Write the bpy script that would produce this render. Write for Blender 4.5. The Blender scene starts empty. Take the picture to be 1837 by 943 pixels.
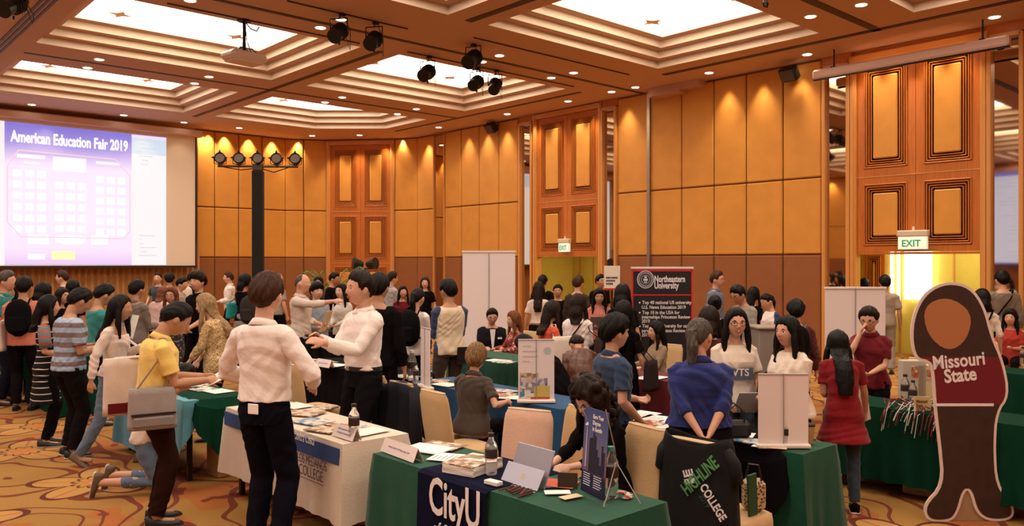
import bpy, math, random
import numpy as np
from mathutils import Vector, Matrix, noise, Euler
S = bpy.context.scene
COL = S.collection
PI = math.pi
random.seed(5)
# ------------------------------------------------------------------ camera, exposure
F, CX, CY, CAMZ = 1460.0, 918.5, 470.5, 2.0
YAW = math.radians(42.1)
VD = Vector((math.sin(YAW), math.cos(YAW), 0)); RD = Vector((math.cos(YAW), -math.sin(YAW), 0))
cam = bpy.data.cameras.new('camera'); camo = bpy.data.objects.new('camera', cam); COL.objects.link(camo)
camo.location = (0, 0, CAMZ); camo.rotation_euler = (PI/2, 0, -YAW)
cam.sensor_width = 36.0; cam.lens = 36.0*F/1837.0; cam.shift_y = -(471.5-CY)/1837.0; cam.clip_start = .05
S.camera = camo
S.view_settings.view_transform = 'Standard'; S.view_settings.look = 'None'
S.view_settings.exposure = 0.0; S.view_settings.gamma = 1.0; S.view_settings.use_curve_mapping = False
w = bpy.data.worlds.new('world'); S.world = w; w.use_nodes = True
w.node_tree.nodes['Background'].inputs[0].default_value = (.9, .6, .35, 1); w.node_tree.nodes['Background'].inputs[1].default_value = .05
WARM = (1.0, .76, .46)
PANEL_E = 6.3          # radiance of the lit ceiling panels
WASH_E = 150.0          # watts of each wall washer
DOWN_E = 18.0
H = 6.0                # ceiling height
XR = 15.2; YS = 24.45  # right wall, screen wall
XL = -6.6; YB = -6.0
# ------------------------------------------------------------------ positions
def at(px, d, z=0.0): v = VD*d + RD*((px-CX)/F*d); return Vector((v.x, v.y, z))
def P(px, py, d): return at(px, d, CAMZ+(CY-py)/F*d)
def zat(py, d): return CAMZ+(CY-py)/F*d
def onz(px, py, z): return P(px, py, F*(z-CAMZ)/(CY-py))
def onx(px, X): return X/(VD.x+RD.x*(px-CX)/F)          # depth where the column px meets plane x=X
def ony(px, Y): return Y/(VD.y+RD.y*(px-CX)/F)
def dep(v): return v.x*VD.x+v.y*VD.y
# ------------------------------------------------------------------ materials
MATS = {}
def mat(name, col, rough=.7, metal=0, bump=0, bscale=40, var=0, vscale=6, emit=None, es=0, spec=.4, alpha=1, trans=0, sheen=0, coat=0, aniso=None):
    if name in MATS: return MATS[name]
    m = bpy.data.materials.new(name); m.use_nodes = True; nt = m.node_tree; b = nt.nodes['Principled BSDF']; L = nt.links
    b.inputs['Base Color'].default_value = (*col, 1); b.inputs['Roughness'].default_value = rough; b.inputs['Metallic'].default_value = metal
    b.inputs['Specular IOR Level'].default_value = spec; b.inputs['Transmission Weight'].default_value = trans
    b.inputs['Sheen Weight'].default_value = sheen; b.inputs['Coat Weight'].default_value = coat
    tc = nt.nodes.new('ShaderNodeTexCoord')
    if var:
        n = nt.nodes.new('ShaderNodeTexNoise'); n.inputs['Scale'].default_value = vscale; n.inputs['Detail'].default_value = 5
        L.new(tc.outputs['Object'], n.inputs[0])
        if aniso:
            mp = nt.nodes.new('ShaderNodeMapping'); mp.inputs['Scale'].default_value = aniso
            L.new(tc.outputs['Object'], mp.inputs[0]); L.new(mp.outputs[0], n.inputs[0])
        r = nt.nodes.new('ShaderNodeMapRange'); r.inputs[1].default_value = .3; r.inputs[2].default_value = .7; r.inputs[3].default_value = 1-var; r.inputs[4].default_value = 1+var
        L.new(n.outputs[0], r.inputs[0])
        mx = nt.nodes.new('ShaderNodeVectorMath'); mx.operation = 'MULTIPLY'; mx.inputs[0].default_value = col
        L.new(r.outputs[0], mx.inputs[1]); L.new(mx.outputs[0], b.inputs['Base Color'])
    if bump:
        n2 = nt.nodes.new('ShaderNodeTexNoise'); n2.inputs['Scale'].default_value = bscale; n2.inputs['Detail'].default_value = 4
        L.new(tc.outputs['Object'], n2.inputs[0])
        bp = nt.nodes.new('ShaderNodeBump'); bp.inputs['Strength'].default_value = bump; bp.inputs['Distance'].default_value = .01
        L.new(n2.outputs[0], bp.inputs['Height']); L.new(bp.outputs[0], b.inputs['Normal'])
    if emit: b.inputs['Emission Color'].default_value = (*emit, 1); b.inputs['Emission Strength'].default_value = es
    MATS[name] = m; return m
def fab(c, name=None, var=.08): 
    dk = max(c) < .06; return mat(name or 'fabric_%d_%d_%d' % tuple(int(v*255) for v in c), c, .9, bump=.25, bscale=60, var=var, vscale=9, sheen=0 if dk else .12, spec=.05 if dk else .15)
def nodes_mat(name, rough=.85):
    m = bpy.data.materials.new(name); m.use_nodes = True; MATS[name] = m
    b = m.node_tree.nodes['Principled BSDF']; b.inputs['Roughness'].default_value = rough; b.inputs['Specular IOR Level'].default_value = .25
    return m, m.node_tree, b
def NN(nt, t, **k):
    n = nt.nodes.new('ShaderNode'+t)
    for a, v in k.items(): setattr(n, a, v)
    return n
def MM(nt, op, a, b=None, c=None, clamp=False):
    n = nt.nodes.new('ShaderNodeMath'); n.operation = op; n.use_clamp = clamp
    for i, v in enumerate((a, b, c)):
        if v is None: continue
        if isinstance(v, (int, float)): n.inputs[i].default_value = v
        else: nt.links.new(v, n.inputs[i])
    return n.outputs[0]
def mixc(nt, f, a, b):
    n = nt.nodes.new('ShaderNodeMix'); n.data_type = 'RGBA'
    for i, v in ((0, f), (6, a), (7, b)):
        if isinstance(v, tuple): n.inputs[i].default_value = (*v, 1)
        elif isinstance(v, (int, float)): n.inputs[i].default_value = v
        else: nt.links.new(v, n.inputs[i])
    return n.outputs[2]
# ------------------------------------------------------------------ mesh builder
class MB:
    def __init__(s): s.v = []; s.f = []; s.m = []; s.mats = []; s.mi = 0
    def use(s, m):
        if m not in s.mats: s.mats.append(m)
        s.mi = s.mats.index(m); return s
    def add(s, vs, fs):
        o = len(s.v); s.v += [tuple(v) for v in vs]; s.f += [tuple(i+o for i in f) for f in fs]; s.m += [s.mi]*len(fs); return s
    def box(s, a, b, M=None):
        x0, y0, z0 = a; x1, y1, z1 = b
        vs = [Vector(p) for p in ((x0,y0,z0),(x1,y0,z0),(x1,y1,z0),(x0,y1,z0),(x0,y0,z1),(x1,y0,z1),(x1,y1,z1),(x0,y1,z1))]
        if M is not None: vs = [M@v for v in vs]
        return s.add(vs, [(0,3,2,1),(4,5,6,7),(0,1,5,4),(1,2,6,5),(2,3,7,6),(3,0,4,7)])
    def bbox(s, a, b, r=.01, M=None):    # box with chamfered edges
        a = Vector(a); b = Vector(b); c = (a+b)/2; h = (b-a)/2; h = Vector([abs(q) for q in h]); r = min(r, *(q*.9 for q in h))
        vs = []; idx = {}
        for sx in (-1, 1):
            for sy in (-1, 1):
                for sz in (-1, 1):
                    for ax in range(3):
                        q = Vector((sx*(h.x-r), sy*(h.y-r), sz*(h.z-r))); q[ax] = (sx, sy, sz)[ax]*h[ax]
                        idx[(sx, sy, sz, ax)] = len(vs); q = q+c; vs.append(M@q if M is not None else q)
        fs = []
        for ax in range(3):
            o1, o2 = (ax+1) % 3, (ax+2) % 3
            for sg in (-1, 1):
                q = []
                for (u, v_) in ((-1,-1),(1,-1),(1,1),(-1,1)):
                    k = [0,0,0]; k[ax] = sg; k[o1] = u; k[o2] = v_; q.append(idx[(*k, ax)])
                fs.append(tuple(q) if sg > 0 else tuple(q[::-1]))
            for u in (-1, 1):
                for v_ in (-1, 1):
                    k0 = [0,0,0]; k0[ax] = -1; k0[o1] = u; k0[o2] = v_; k1 = k0[:]; k1[ax] = 1
                    q = (idx[(*k0, o1)], idx[(*k1, o1)], idx[(*k1, o2)], idx[(*k0, o2)])
                    fs.append(q if u*v_ < 0 else q[::-1])
        for sx in (-1, 1):
            for sy in (-1, 1):
                for sz in (-1, 1):
                    q = tuple(idx[(sx, sy, sz, a_)] for a_ in range(3)); fs.append(q if sx*sy*sz > 0 else q[::-1])
        return s.add(vs, fs)
    def cyl(s, a, b, r0, r1=None, n=16, cap=True):
        a = Vector(a); b = Vector(b); r1 = r0 if r1 is None else r1; d = (b-a).normalized()
        u = d.orthogonal().normalized(); v_ = d.cross(u)
        vs = [c+(u*math.cos(t)+v_*math.sin(t))*r for c, r in ((a, r0), (b, r1)) for t in [2*PI*i/n for i in range(n)]]
        fs = [(i, (i+1) % n, n+(i+1) % n, n+i) for i in range(n)]
        if cap: fs += [tuple(range(n))[::-1], tuple(range(n, 2*n))]
        return s.add(vs, fs)
    def tube(s, pts, r, n=8, flat=1.0):
        pts = [Vector(p) for p in pts]; rs = r if isinstance(r, (list, tuple)) else [r]*len(pts)
        vs = []; u = None
        for i, p in enumerate(pts):
            d = (pts[min(i+1, len(pts)-1)]-pts[max(i-1, 0)]).normalized()
            if u is None: u = d.orthogonal().normalized()
            u = (u-d*u.dot(d)); u = u.normalized() if u.length > 1e-6 else d.orthogonal().normalized()
            w_ = d.cross(u)
            vs += [p+(u*math.cos(t)*flat+w_*math.sin(t))*rs[i] for t in [2*PI*k/n for k in range(n)]]
        fs = [(i*n+k, i*n+(k+1) % n, (i+1)*n+(k+1) % n, (i+1)*n+k) for i in range(len(pts)-1) for k in range(n)]
        fs += [tuple(range(n))[::-1], tuple(range((len(pts)-1)*n, len(pts)*n))]
        return s.add(vs, fs)
    def lathe(s, prof, c=(0,0,0), n=20, M=None):
        vs = []; c = Vector(c)
        for r, z in prof: vs += [Vector((r*math.cos(t), r*math.sin(t), z))+c for t in [2*PI*k/n for k in range(n)]]
        if M is not None: vs = [M@v for v in vs]
        fs = [(i*n+k, i*n+(k+1) % n, (i+1)*n+(k+1) % n, (i+1)*n+k) for i in range(len(prof)-1) for k in range(n)]
        fs += [tuple(range(n))[::-1], tuple(range((len(prof)-1)*n, len(prof)*n))]
        return s.add(vs, fs)
    def grid(s, pts):     # pts[i][j]
        n = len(pts); m = len(pts[0]); return s.add([p for r in pts for p in r], [(i*m+j, (i+1)*m+j, (i+1)*m+j+1, i*m+j+1) for i in range(n-1) for j in range(m-1)])
    def prism(s, poly, z0, z1, M=None):   # poly ccw in xy
        n = len(poly); vs = [Vector((x, y, z0)) for x, y in poly]+[Vector((x, y, z1)) for x, y in poly]
        if M is not None: vs = [M@v for v in vs]
        return s.add(vs, [tuple(range(n))[::-1], tuple(range(n, 2*n))]+[(i, (i+1) % n, n+(i+1) % n, n+i) for i in range(n)])
    def build(s, name, m=None, parent=None, smooth=False):
        me = bpy.data.meshes.new(name); me.from_pydata(s.v, [], s.f)
        for q in (s.mats or [m]): me.materials.append(q)
        if s.mats: me.polygons.foreach_set('material_index', s.m)
        if smooth: me.polygons.foreach_set('use_smooth', [True]*len(me.polygons))
        me.update(); o = bpy.data.objects.new(name, me); COL.objects.link(o)
        if parent: o.parent = parent
        return o
def struct(o): o['kind'] = 'structure'; return o
def tag(o, label, cat, group=None, kind=None):
    o['label'] = label; o['category'] = cat
    if group: o['group'] = group
    if kind: o['kind'] = kind
    return o
def thing(name, loc, label, cat, rz=0, group=None):
    o = bpy.data.objects.new(name, None); COL.objects.link(o); o.empty_display_size = .1
    o.location = loc; o.rotation_euler = (0, 0, rz); return tag(o, label, cat, group)
def copy_tree(o, parent=None):
    c = o.copy(); COL.objects.link(c); c.parent = parent
    for ch in list(o.children): copy_tree(ch, c)
    return c
def text(body, size, m, parent=None, M=Matrix(), name='lettering', bold=0.0, align='LEFT', sx=1.0, space=1.0, shear=0.0, depth=.0012, line=1.0):
    cu = bpy.data.curves.new('t', 'FONT'); cu.body = body; cu.size = size; cu.offset = bold; cu.align_x = align; cu.extrude = depth
    cu.space_character = space; cu.shear = shear; cu.resolution_u = 3; cu.space_line = line
    o = bpy.data.objects.new('t', cu); COL.objects.link(o); bpy.context.view_layer.update()
    me = bpy.data.meshes.new_from_object(o.evaluated_get(bpy.context.evaluated_depsgraph_get()))
    bpy.data.objects.remove(o); bpy.data.curves.remove(cu)
    me.transform(M@Matrix.Diagonal((sx, 1, 1, 1))); me.materials.clear(); me.materials.append(m); me.name = name
    o = bpy.data.objects.new(name, me); COL.objects.link(o)
    if parent: o.parent = parent
    return o
def frame(o, xdir, up):      # matrix whose X is xdir, Y is up, Z the outward normal
    x = Vector(xdir).normalized(); y = Vector(up).normalized(); z = x.cross(y)
    return Matrix(((x.x, y.x, z.x, o[0]), (x.y, y.y, z.y, o[1]), (x.z, y.z, z.z, o[2]), (0, 0, 0, 1)))
# ------------------------------------------------------------------ base materials
M_ceil = mat('painted_ceiling', (.56, .34, .235), .8)
M_tier = mat('cove_paint', (.70, .56, .42), .8)
M_slot = mat('dark_slot', (.06, .03, .018), .6)
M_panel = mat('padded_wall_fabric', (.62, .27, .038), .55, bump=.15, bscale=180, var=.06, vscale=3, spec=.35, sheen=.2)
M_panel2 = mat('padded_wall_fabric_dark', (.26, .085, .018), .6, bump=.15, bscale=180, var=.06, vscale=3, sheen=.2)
M_gap = mat('panel_gap', (.20, .08, .02), .6)
M_wood = mat('honey_wood', (.50, .145, .018), .42, var=.14, vscale=5, aniso=(9, 9, .6), spec=.4)
M_woodd = mat('dark_wood_groove', (.17, .05, .012), .5)
M_trim = mat('gold_wood_trim', (.60, .27, .07), .35, spec=.5)
M_mirror = mat('bronze_mirror', (.62, .52, .42), .03, metal=1)
M_black = mat('matte_black', (.012, .011, .012), .5)
M_blackm = mat('black_metal', (.02, .02, .02), .35, metal=.5)
M_white = mat('white_plastic', (.8, .78, .75), .4)
M_chrome = mat('chrome', (.7, .7, .7), .2, metal=1)
M_lamp = mat('downlight_glow', (1, 1, 1), .5, emit=(1, .86, .62), es=9)
# ------------------------------------------------------------------ floor with floral carpet
def carpet():
    m, nt, b = nodes_mat('floral_carpet', .95); L = nt.links
    tc = NN(nt, 'TexCoord'); pos = tc.outputs['Object']
    nz = NN(nt, 'TexNoise'); nz.inputs['Scale'].default_value = 1.1; nz.inputs['Detail'].default_value = 1; L.new(pos, nz.inputs[0])
    wr = NN(nt, 'VectorMath', operation='SCALE'); L.new(nz.outputs['Color'], wr.inputs[0]); wr.inputs['Scale'].default_value = .55
    ad = NN(nt, 'VectorMath', operation='ADD'); L.new(pos, ad.inputs[0]); L.new(wr.outputs[0], ad.inputs[1])
    # big flowers on a jittered grid
    vo = NN(nt, 'TexVoronoi'); vo.voronoi_dimensions = '2D'; vo.inputs['Scale'].default_value = .55; vo.inputs['Randomness'].default_value = .55
    L.new(pos, vo.inputs['Vector'])
    sub = NN(nt, 'VectorMath', operation='SUBTRACT'); L.new(pos, sub.inputs[0])
    sc = NN(nt, 'VectorMath', operation='SCALE'); L.new(vo.outputs['Position'], sc.inputs[0]); sc.inputs['Scale'].default_value = 1.0
    L.new(sc.outputs[0], sub.inputs[1]); sp = NN(nt, 'SeparateXYZ'); L.new(sub.outputs[0], sp.inputs[0])
    x, y = sp.outputs[0], sp.outputs[1]
    r = MM(nt, 'SQRT', MM(nt, 'ADD', MM(nt, 'MULTIPLY', x, x), MM(nt, 'MULTIPLY', y, y)))
    th = MM(nt, 'ARCTAN2', y, x)
    pet = MM(nt, 'ABSOLUTE', MM(nt, 'COSINE', MM(nt, 'MULTIPLY', th, 2.5)))
    R1 = MM(nt, 'MULTIPLY_ADD', pet, .34, .24)
    q = MM(nt, 'SUBTRACT', r, R1)
    petal = MM(nt, 'LESS_THAN', q, 0.0)
    out = MM(nt, 'LESS_THAN', MM(nt, 'ABSOLUTE', q), .028)
    R2 = MM(nt, 'MULTIPLY_ADD', MM(nt, 'ABSOLUTE', MM(nt, 'COSINE', MM(nt, 'MULTIPLY', th, 6))), .06, .15)
    core = MM(nt, 'LESS_THAN', r, .13); core_o = MM(nt, 'LESS_THAN', MM(nt, 'ABSOLUTE', MM(nt, 'SUBTRACT', r, R2)), .016)
    vein = MM(nt, 'LESS_THAN', MM(nt, 'ABSOLUTE', MM(nt, 'SINE', MM(nt, 'MULTIPLY', th, 2.5))), .07)
    # scrolls
    n2 = NN(nt, 'TexNoise'); n2.inputs['Scale'].default_value = .85; n2.inputs['Detail'].default_value = 0; L.new(ad.outputs[0], n2.inputs[0])
    fr = MM(nt, 'ABSOLUTE', MM(nt, 'SUBTRACT', MM(nt, 'FRACT', MM(nt, 'MULTIPLY', n2.outputs[0], 9.0)), .5))
    scr = MM(nt, 'LESS_THAN', fr, .075)
    n3 = NN(nt, 'TexNoise'); n3.inputs['Scale'].default_value = 1.9; n3.inputs['Detail'].default_value = 1.5; L.new(ad.outputs[0], n3.inputs[0])
    leaf = MM(nt, 'GREATER_THAN', n3.outputs[0], .57)
    leafd = MM(nt, 'GREATER_THAN', n3.outputs[0], .66)
    n4 = NN(nt, 'TexNoise'); n4.inputs['Scale'].default_value = 90; L.new(pos, n4.inputs[0])
    base = mixc(nt, n4.outputs[0], (.25, .125, .026), (.38, .20, .050))
    c = mixc(nt, leaf, base, (.36, .12, .028)); c = mixc(nt, leafd, c, (.19, .04, .018))
    c = mixc(nt, scr, c, (.15, .035, .016))
    c = mixc(nt, petal, c, (.42, .22, .06)); c = mixc(nt, MM(nt, 'MULTIPLY', petal, vein), c, (.36, .12, .035))
    c = mixc(nt, out, c, (.10, .018, .012)); c = mixc(nt, core, c, (.46, .17, .04)); c = mixc(nt, core_o, c, (.10, .018, .012))
    L.new(c, b.inputs['Base Color'])
    bp = NN(nt, 'Bump'); bp.inputs['Strength'].default_value = .3; L.new(n4.outputs[0], bp.inputs['Height']); L.new(bp.outputs[0], b.inputs['Normal'])
    return m
struct(MB().box((XL, YB, -.05), (XR+4.5, YS+.1, 0)).build('floor', carpet()))
# ------------------------------------------------------------------ ceiling with stepped coffers
def inset(poly, d):
    n = len(poly); out = []
    for i in range(n):
        p0 = Vector(poly[i-1]); p1 = Vector(poly[i]); p2 = Vector(poly[(i+1) % n])
        e1 = (p1-p0).normalized(); e2 = (p2-p1).normalized(); n1 = Vector((-e1.y, e1.x)); n2 = Vector((-e2.y, e2.x))
        k = (n1+n2); k = k/(k.dot(n1)); out.append(tuple(p1+k*d))
    return out
XC = [(-6.1, -2.75), (-1.9, 2.65), (3.5, 8.05), (8.9, 13.5)]
YC = [(-4.6, -1.0), (1.7, 5.35), (6.95, 10.45), (13.1, 16.8), (18.5, 22.0)]
cm = MB(); coffers = []
xs = [XL]+[v for p in XC for v in p]+[XR+.02]; ys = [YB]+[v for p in YC for v in p]+[YS]
for i in range(len(xs)-1):
    for j in range(len(ys)-1):
        x0, x1, y0, y1 = xs[i], xs[i+1], ys[j], ys[j+1]
        if i % 2 == 1 and j % 2 == 1:
            poly = [(x0, y0), (x1, y0), (x1, y1), (x0, y1)]
            if i == 7 and j == 9:
                poly = [(x0, y0), (x1, y0), (x1, 20.58), (11.93, y1), (x0, y1)]
                cm.use(M_ceil).add([(x1, 20.58, H), (x1, y1, H), (11.93, y1, H)], [(2, 1, 0)])
            coffers.append((i//2, j//2, poly))
        else: cm.use(M_ceil).add([(x0, y0, H), (x1, y0, H), (x1, y1, H), (x0, y1, H)], [(3, 2, 1, 0)])
for ci, cj, poly in coffers:
    cur = poly; z = H
    for k, (dz, di) in enumerate(((.15, .17), (.15, .17), (.15, .17))):
        nx = inset(cur, di); n = len(cur); nz = z+dz
        cm.use(M_tier).add([(*p, z) for p in cur]+[(*p, nz) for p in inset(cur, -.03)], [(i, n+i, n+(i+1) % n, (i+1) % n) for i in range(n)])
        cm.use(M_ceil).add([(*p, nz) for p in inset(cur, -.03)]+[(*p, nz) for p in nx], [(i, n+i, n+(i+1) % n, (i+1) % n) for i in range(n)])
        cur = nx; z = nz
    coffers[coffers.index((ci, cj, poly))] = (ci, cj, cur)
    cm.use(M_tier).add([(*p, z) for p in cur]+[(*p, z+.12) for p in cur], [(i, n+i, n+(i+1) % n, (i+1) % n) for i in range(n)])
struct(cm.build('ceiling'))
struct(MB().box((XL, YB, 6.62), (XR+.2, YS+.2, 6.7)).build('ceiling_slab', M_ceil))
def lightpanel_mat():
    m, nt, b = nodes_mat('lit_ceiling_glass', .5)
    tc = NN(nt, 'TexCoord'); n = NN(nt, 'TexNoise'); n.inputs['Scale'].default_value = 1.3; n.inputs['Detail'].default_value = 3; nt.links.new(tc.outputs['Object'], n.inputs[0])
    r = NN(nt, 'ValToRGB'); r.color_ramp.elements[0].position = .35; r.color_ramp.elements[0].color = (1, .82, .62, 1); r.color_ramp.elements[1].position = .6; r.color_ramp.elements[1].color = (1, .90, .80, 1)
    nt.links.new(n.outputs[0], r.inputs[0]); nt.links.new(r.outputs[0], b.inputs['Emission Color']); b.inputs['Emission Strength'].default_value = PANEL_E
    b.inputs['Base Color'].default_value = (.8, .7, .5, 1)
    return m
M_lp = lightpanel_mat()
COLN = ['left aisle', 'left', 'middle', 'right']
M_bronze = mat('bronze_plate', (.55, .25, .08), .4, metal=.3)
M_crystal = mat('crystal_glow', (1, .95, .8), .2, emit=(1, .85, .6), es=10)
LBL = {(2, 4): 'glowing coffer light above the projection screen, left of the ceiling rail crossing', (3, 4): 'glowing coffer light nearest the far corner door, one corner cut off',
       (2, 3): 'large glowing coffer light behind the hanging white projector', (3, 3): 'glowing coffer light behind the row of black track spotlights',
       (3, 2): 'glowing coffer light at the top with a bronze plate and crystal rods', (2, 2): 'coffer light at the very top, left of the crystal rods',
       (3, 1): 'coffer light at the top right corner, only its step edge showing'}
for ci, cj, poly in coffers:
    c = Vector((sum(p[0] for p in poly)/len(poly), sum(p[1] for p in poly)/len(poly), 6.57))
    t = thing('coffer_light', c, LBL.get((ci, cj), 'coffer light of the %s column, hidden from view' % COLN[ci]), 'ceiling light', group='coffer lights')
    MB().add([(p[0]-c.x, p[1]-c.y, 0) for p in poly], [tuple(range(len(poly)))[::-1]]).build('light_panel', M_lp, t)
    dx = 1.28 if len(poly) == 4 else .9
    for sx in (-1, 1):
        for sy in (-1, 1):
            if (ci, cj) == (3, 4) and sx > 0 and sy > 0: continue
            q = MB(); a = .17; pts = []
            for k in range(4):
                p0 = Vector((math.cos(k*PI/2), math.sin(k*PI/2), 0))*a*1.3; p1 = Vector((math.cos((k+1)*PI/2), math.sin((k+1)*PI/2), 0))*a*1.3
                pts += [p0, (p0+p1)*.5*.62+(p0*.0)]
            q.prism([(p.x+sx*dx*.86, p.y+sy*.95) for p in pts], -.03, -.02).build('bronze_plate', M_bronze, t)
    if (ci, cj) in ((3, 2), (2, 3), (3, 3)):
        q = MB(); rr = random.Random(ci*9+cj)
        for k in range(46):
            an = rr.random()*2*PI; ra = .75*math.sqrt(rr.random()); q.cyl((math.cos(an)*ra*1.1, math.sin(an)*ra*.75, -.02), (math.cos(an)*ra*1.25, math.sin(an)*ra*.85, -.16-.1*rr.random()), .014, .010, 6)
        o = q.build('crystal_rods', M_crystal, t); o['kind'] = 'stuff'
# rails and slots
n_tr = [0]
def trim(mb, m): n_tr[0] += 1; return struct(mb.build('trim_%d' % n_tr[0], m))
def slot(x0, y0, x1, y1): trim(MB().box((x0, y0, H-.012), (x1, y1, H+.01)), M_slot)
slot(3.5, 17.72, 13.95, 17.79); slot(XL, 12.16, XR, 12.25); slot(XL, 6.10, 14.1, 6.25)
slot(8.44, 13.1, 8.55, 22.4); slot(8.44, 6.9, 8.58, 10.5); slot(13.96, 13.1, 14.05, 20.8); slot(13.96, 1, 14.09, 10.7)
slot(2.98, 12.3, 3.02, 22.4); slot(3.06, 12.3, 3.10, 22.4); slot(3.14, 12.3, 3.18, 22.4)
for (a, b_) in (((850, 66.5), (1103, 139)), ((731, 92), (1028, 155)), ((515, 0.5), (731, 51)), ((300, 5), (650, 75))):
    p = onz(a[0], a[1], H); q = onz(b_[0], b_[1], H); trim(MB().box((p.x, p.y-.01, H-.02), (q.x, p.y+.01, H+.01)), M_slot)
# ------------------------------------------------------------------ walls
Z1 = zat(325, onx(1377, XR)); Z2 = zat(456.8, onx(1377, XR))
def ypx(px, X=XR): d = onx(px, X); return at(px, d).y
def panel_wall(mb, A, B, n=None, cuts=None, inward=None, ztop=H-.02, zs=None):
    """padded panels between plan points A and B, wall face through AB, panels proud of it"""
    A = Vector(A); B = Vector(B); d = (B-A); Ln = d.length; u = d/Ln; nrm = Vector(inward)
    zz = zs or [0.0, .10, Z2, Z1, ztop]
    cuts = cuts or [Ln*i/n for i in range(n+1)]
    M = Matrix(((u.x, nrm.x, 0, A.x), (u.y, nrm.y, 0, A.y), (0, 0, 1, 0), (0, 0, 0, 1)))
    for i in range(len(cuts)-1):
        for j in range(1, len(zz)-1):
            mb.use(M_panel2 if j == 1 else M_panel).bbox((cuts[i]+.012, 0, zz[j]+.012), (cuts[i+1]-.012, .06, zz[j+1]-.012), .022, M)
    mb.use(M_gap).box((0, -.12, 0), (Ln, .004, ztop+.02), M)
    mb.use(M_woodd).box((0, 0, 0), (Ln, .065, .10), M)
wr_ = MB()
def rw(p0, p1, cuts):      # right wall stretch between columns p0 (left in photo) and p1
    a = ypx(p1); b_ = ypx(p0); cs = sorted(ypx(c)-a for c in cuts)
    panel_wall(wr_, (XR+.06, a), (XR+.06, b_), cuts=cs, inward=(-1, 0))
rw(798, 929, (798, 827, 859, 894, 929))
rw(1107, 1474, (1107, 1166, 1222, 1280, 1338, 1404, 1474))
panel_wall(wr_, (XR+.06, YB), (XR+.06, ypx(1837)-.6), n=6, inward=(-1, 0))
struct(wr_.build('wall_right'))
# recessed bays of the right wall: header above, side fillers
def door_leaf(mb, M, x0, x1, z0, z1, panels):
    mb.use(M_wood).box((x0, -.02, z0), (x1, .03, z1), M)
    for (a, b_, c, d) in panels:
        wdt = b_-a
        for k in range(4):
            e = k*.042
            for (p, q) in (((a+e, c+e), (b_-e, c+e+.022)), ((a+e, d-e-.022), (b_-e, d-e)), ((a+e, c+e), (a+e+.022, d-e)), ((b_-e-.022, c+e), (b_-e, d-e))):
                mb.use(M_woodd if k % 2 == 9 else M_wood).bbox((p[0], .02, p[1]), (q[0], .058-.004*k, q[1]), .006, M)
            mb.use(M_woodd).box((a+e+.022, .0, c+e+.022), (b_-e-.022, .034, d-e-.022), M)
        e = .172; mb.use(M_panel).bbox((a+e, 0, c+e), (b_-e, .06, d-e), .02, M)
def door_unit(name, A, B, inward, top, opening=None, rows=None, frame_w=.10):
    A = Vector(A); B = Vector(B); d = B-A; Ln = d.length; u = d/Ln; nr = Vector(inward)
    M = Matrix(((u.x, nr.x, 0, A.x), (u.y, nr.y, 0, A.y), (0, 0, 1, 0), (0, 0, 0, 1)))
    mb = MB(); fw = frame_w
    root = MB()
    for (a, b_) in ((0, fw), (Ln-fw, Ln)):
        root.use(M_trim).bbox((a, -.12, 0), (b_, .10, top+.12), .012, M)
        root.use(M_trim).bbox((a+.03, 0, 0), (b_-.03, .125, top+.10), .008, M)
    root.use(M_trim).bbox((0, -.12, top), (Ln, .11, top+.13), .012, M)
    root.use(M_wood).box((0, -.12, top+.13), (Ln, .03, H-.01), M)
    r = struct(root.build(name))
    mid = Ln/2
    for (a, b_) in ((fw, mid-.004), (mid+.004, Ln-fw)):
        for (z0, z1, lp) in rows:
            m = (b_-a)*.13
            leaf = MB(); door_leaf(leaf, M, a, b_, z0+.006, z1-.006, [(a+m, b_-m, lp[0], lp[1])]); leaf.build('door_panel', parent=r)
    gl = MB().use(M_trim)
    for z0, z1, lp in rows[1:]: gl.box((fw, .0, z0-.012), (Ln-fw, .04, z0+.008), M)
    gl.build('gold_inlay', parent=r)
    return r, M, Ln
dz = lambda py, px: zat(py, onx(px, XR))
# middle door (door_2) and near door (door_3)
for nm, l, r_, opl, opr in (('door_2', 957, 1081, 966, 1072), ('door_3', 1524, 1774, 1541, 1756)):
    a = ypx(r_); b_ = ypx(l); top = dz(215, 960) if nm == 'door_2' else dz(112, 1540)
    ra, M, Ln = door_unit(nm, (XR+.06, a), (XR+.06, b_), (-1, 0), top, rows=[(2.19, 3.60, (2.32, 3.46)), (3.60, top, (3.76, top-.14))], frame_w=.13)
    struct(MB().use(M_wood).box((.13, -.14, 2.15), (Ln-.13, .03, 2.19), M).build('trim_%d' % (50+int(nm[-1])), M_wood))
# mirrors
M_ = {}
for k, (l, r_, lb) in enumerate(((934, 955, 'tall narrow bronze mirror left of the middle door'), (1082, 1106, 'tall narrow bronze mirror right of the middle door'),
                 (1480, 1523, 'tall bronze mirror left of the near tall door'), (1776, 1834, 'tall bronze mirror right of the near door, reflecting a blue screen'))):
    a = ypx(r_); b_ = ypx(l); zt = 5.74
    t = thing('wall_mirror', (XR, (a+b_)/2, 0), lb, 'mirror', group='tall wall mirrors'); hy = (b_-a)/2
    z0 = .12
    MB().box((.02, -hy, z0), (.05, hy, zt)).build('mirror_glass', M_mirror, t)
    f = MB(); 
    for s_ in (-1, 1): f.bbox((-.08, s_*hy-.035, 0), (.06, s_*hy+.035, zt+.06), .01)
    f.bbox((-.08, -hy, zt), (.06, hy, zt+.08), .01); f.bbox((-.07, -hy, .0), (.05, hy, .12), .01); f.build('mirror_frame', M_trim, t)
    struct(MB().box((XR+.055, a-.1, 0), (XR+.2, b_+.1, H)).box((XR-.02, a-.05, zt+.08), (XR+.06, b_+.05, H)).build('trim_%d' % (60+k), M_wood))
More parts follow.
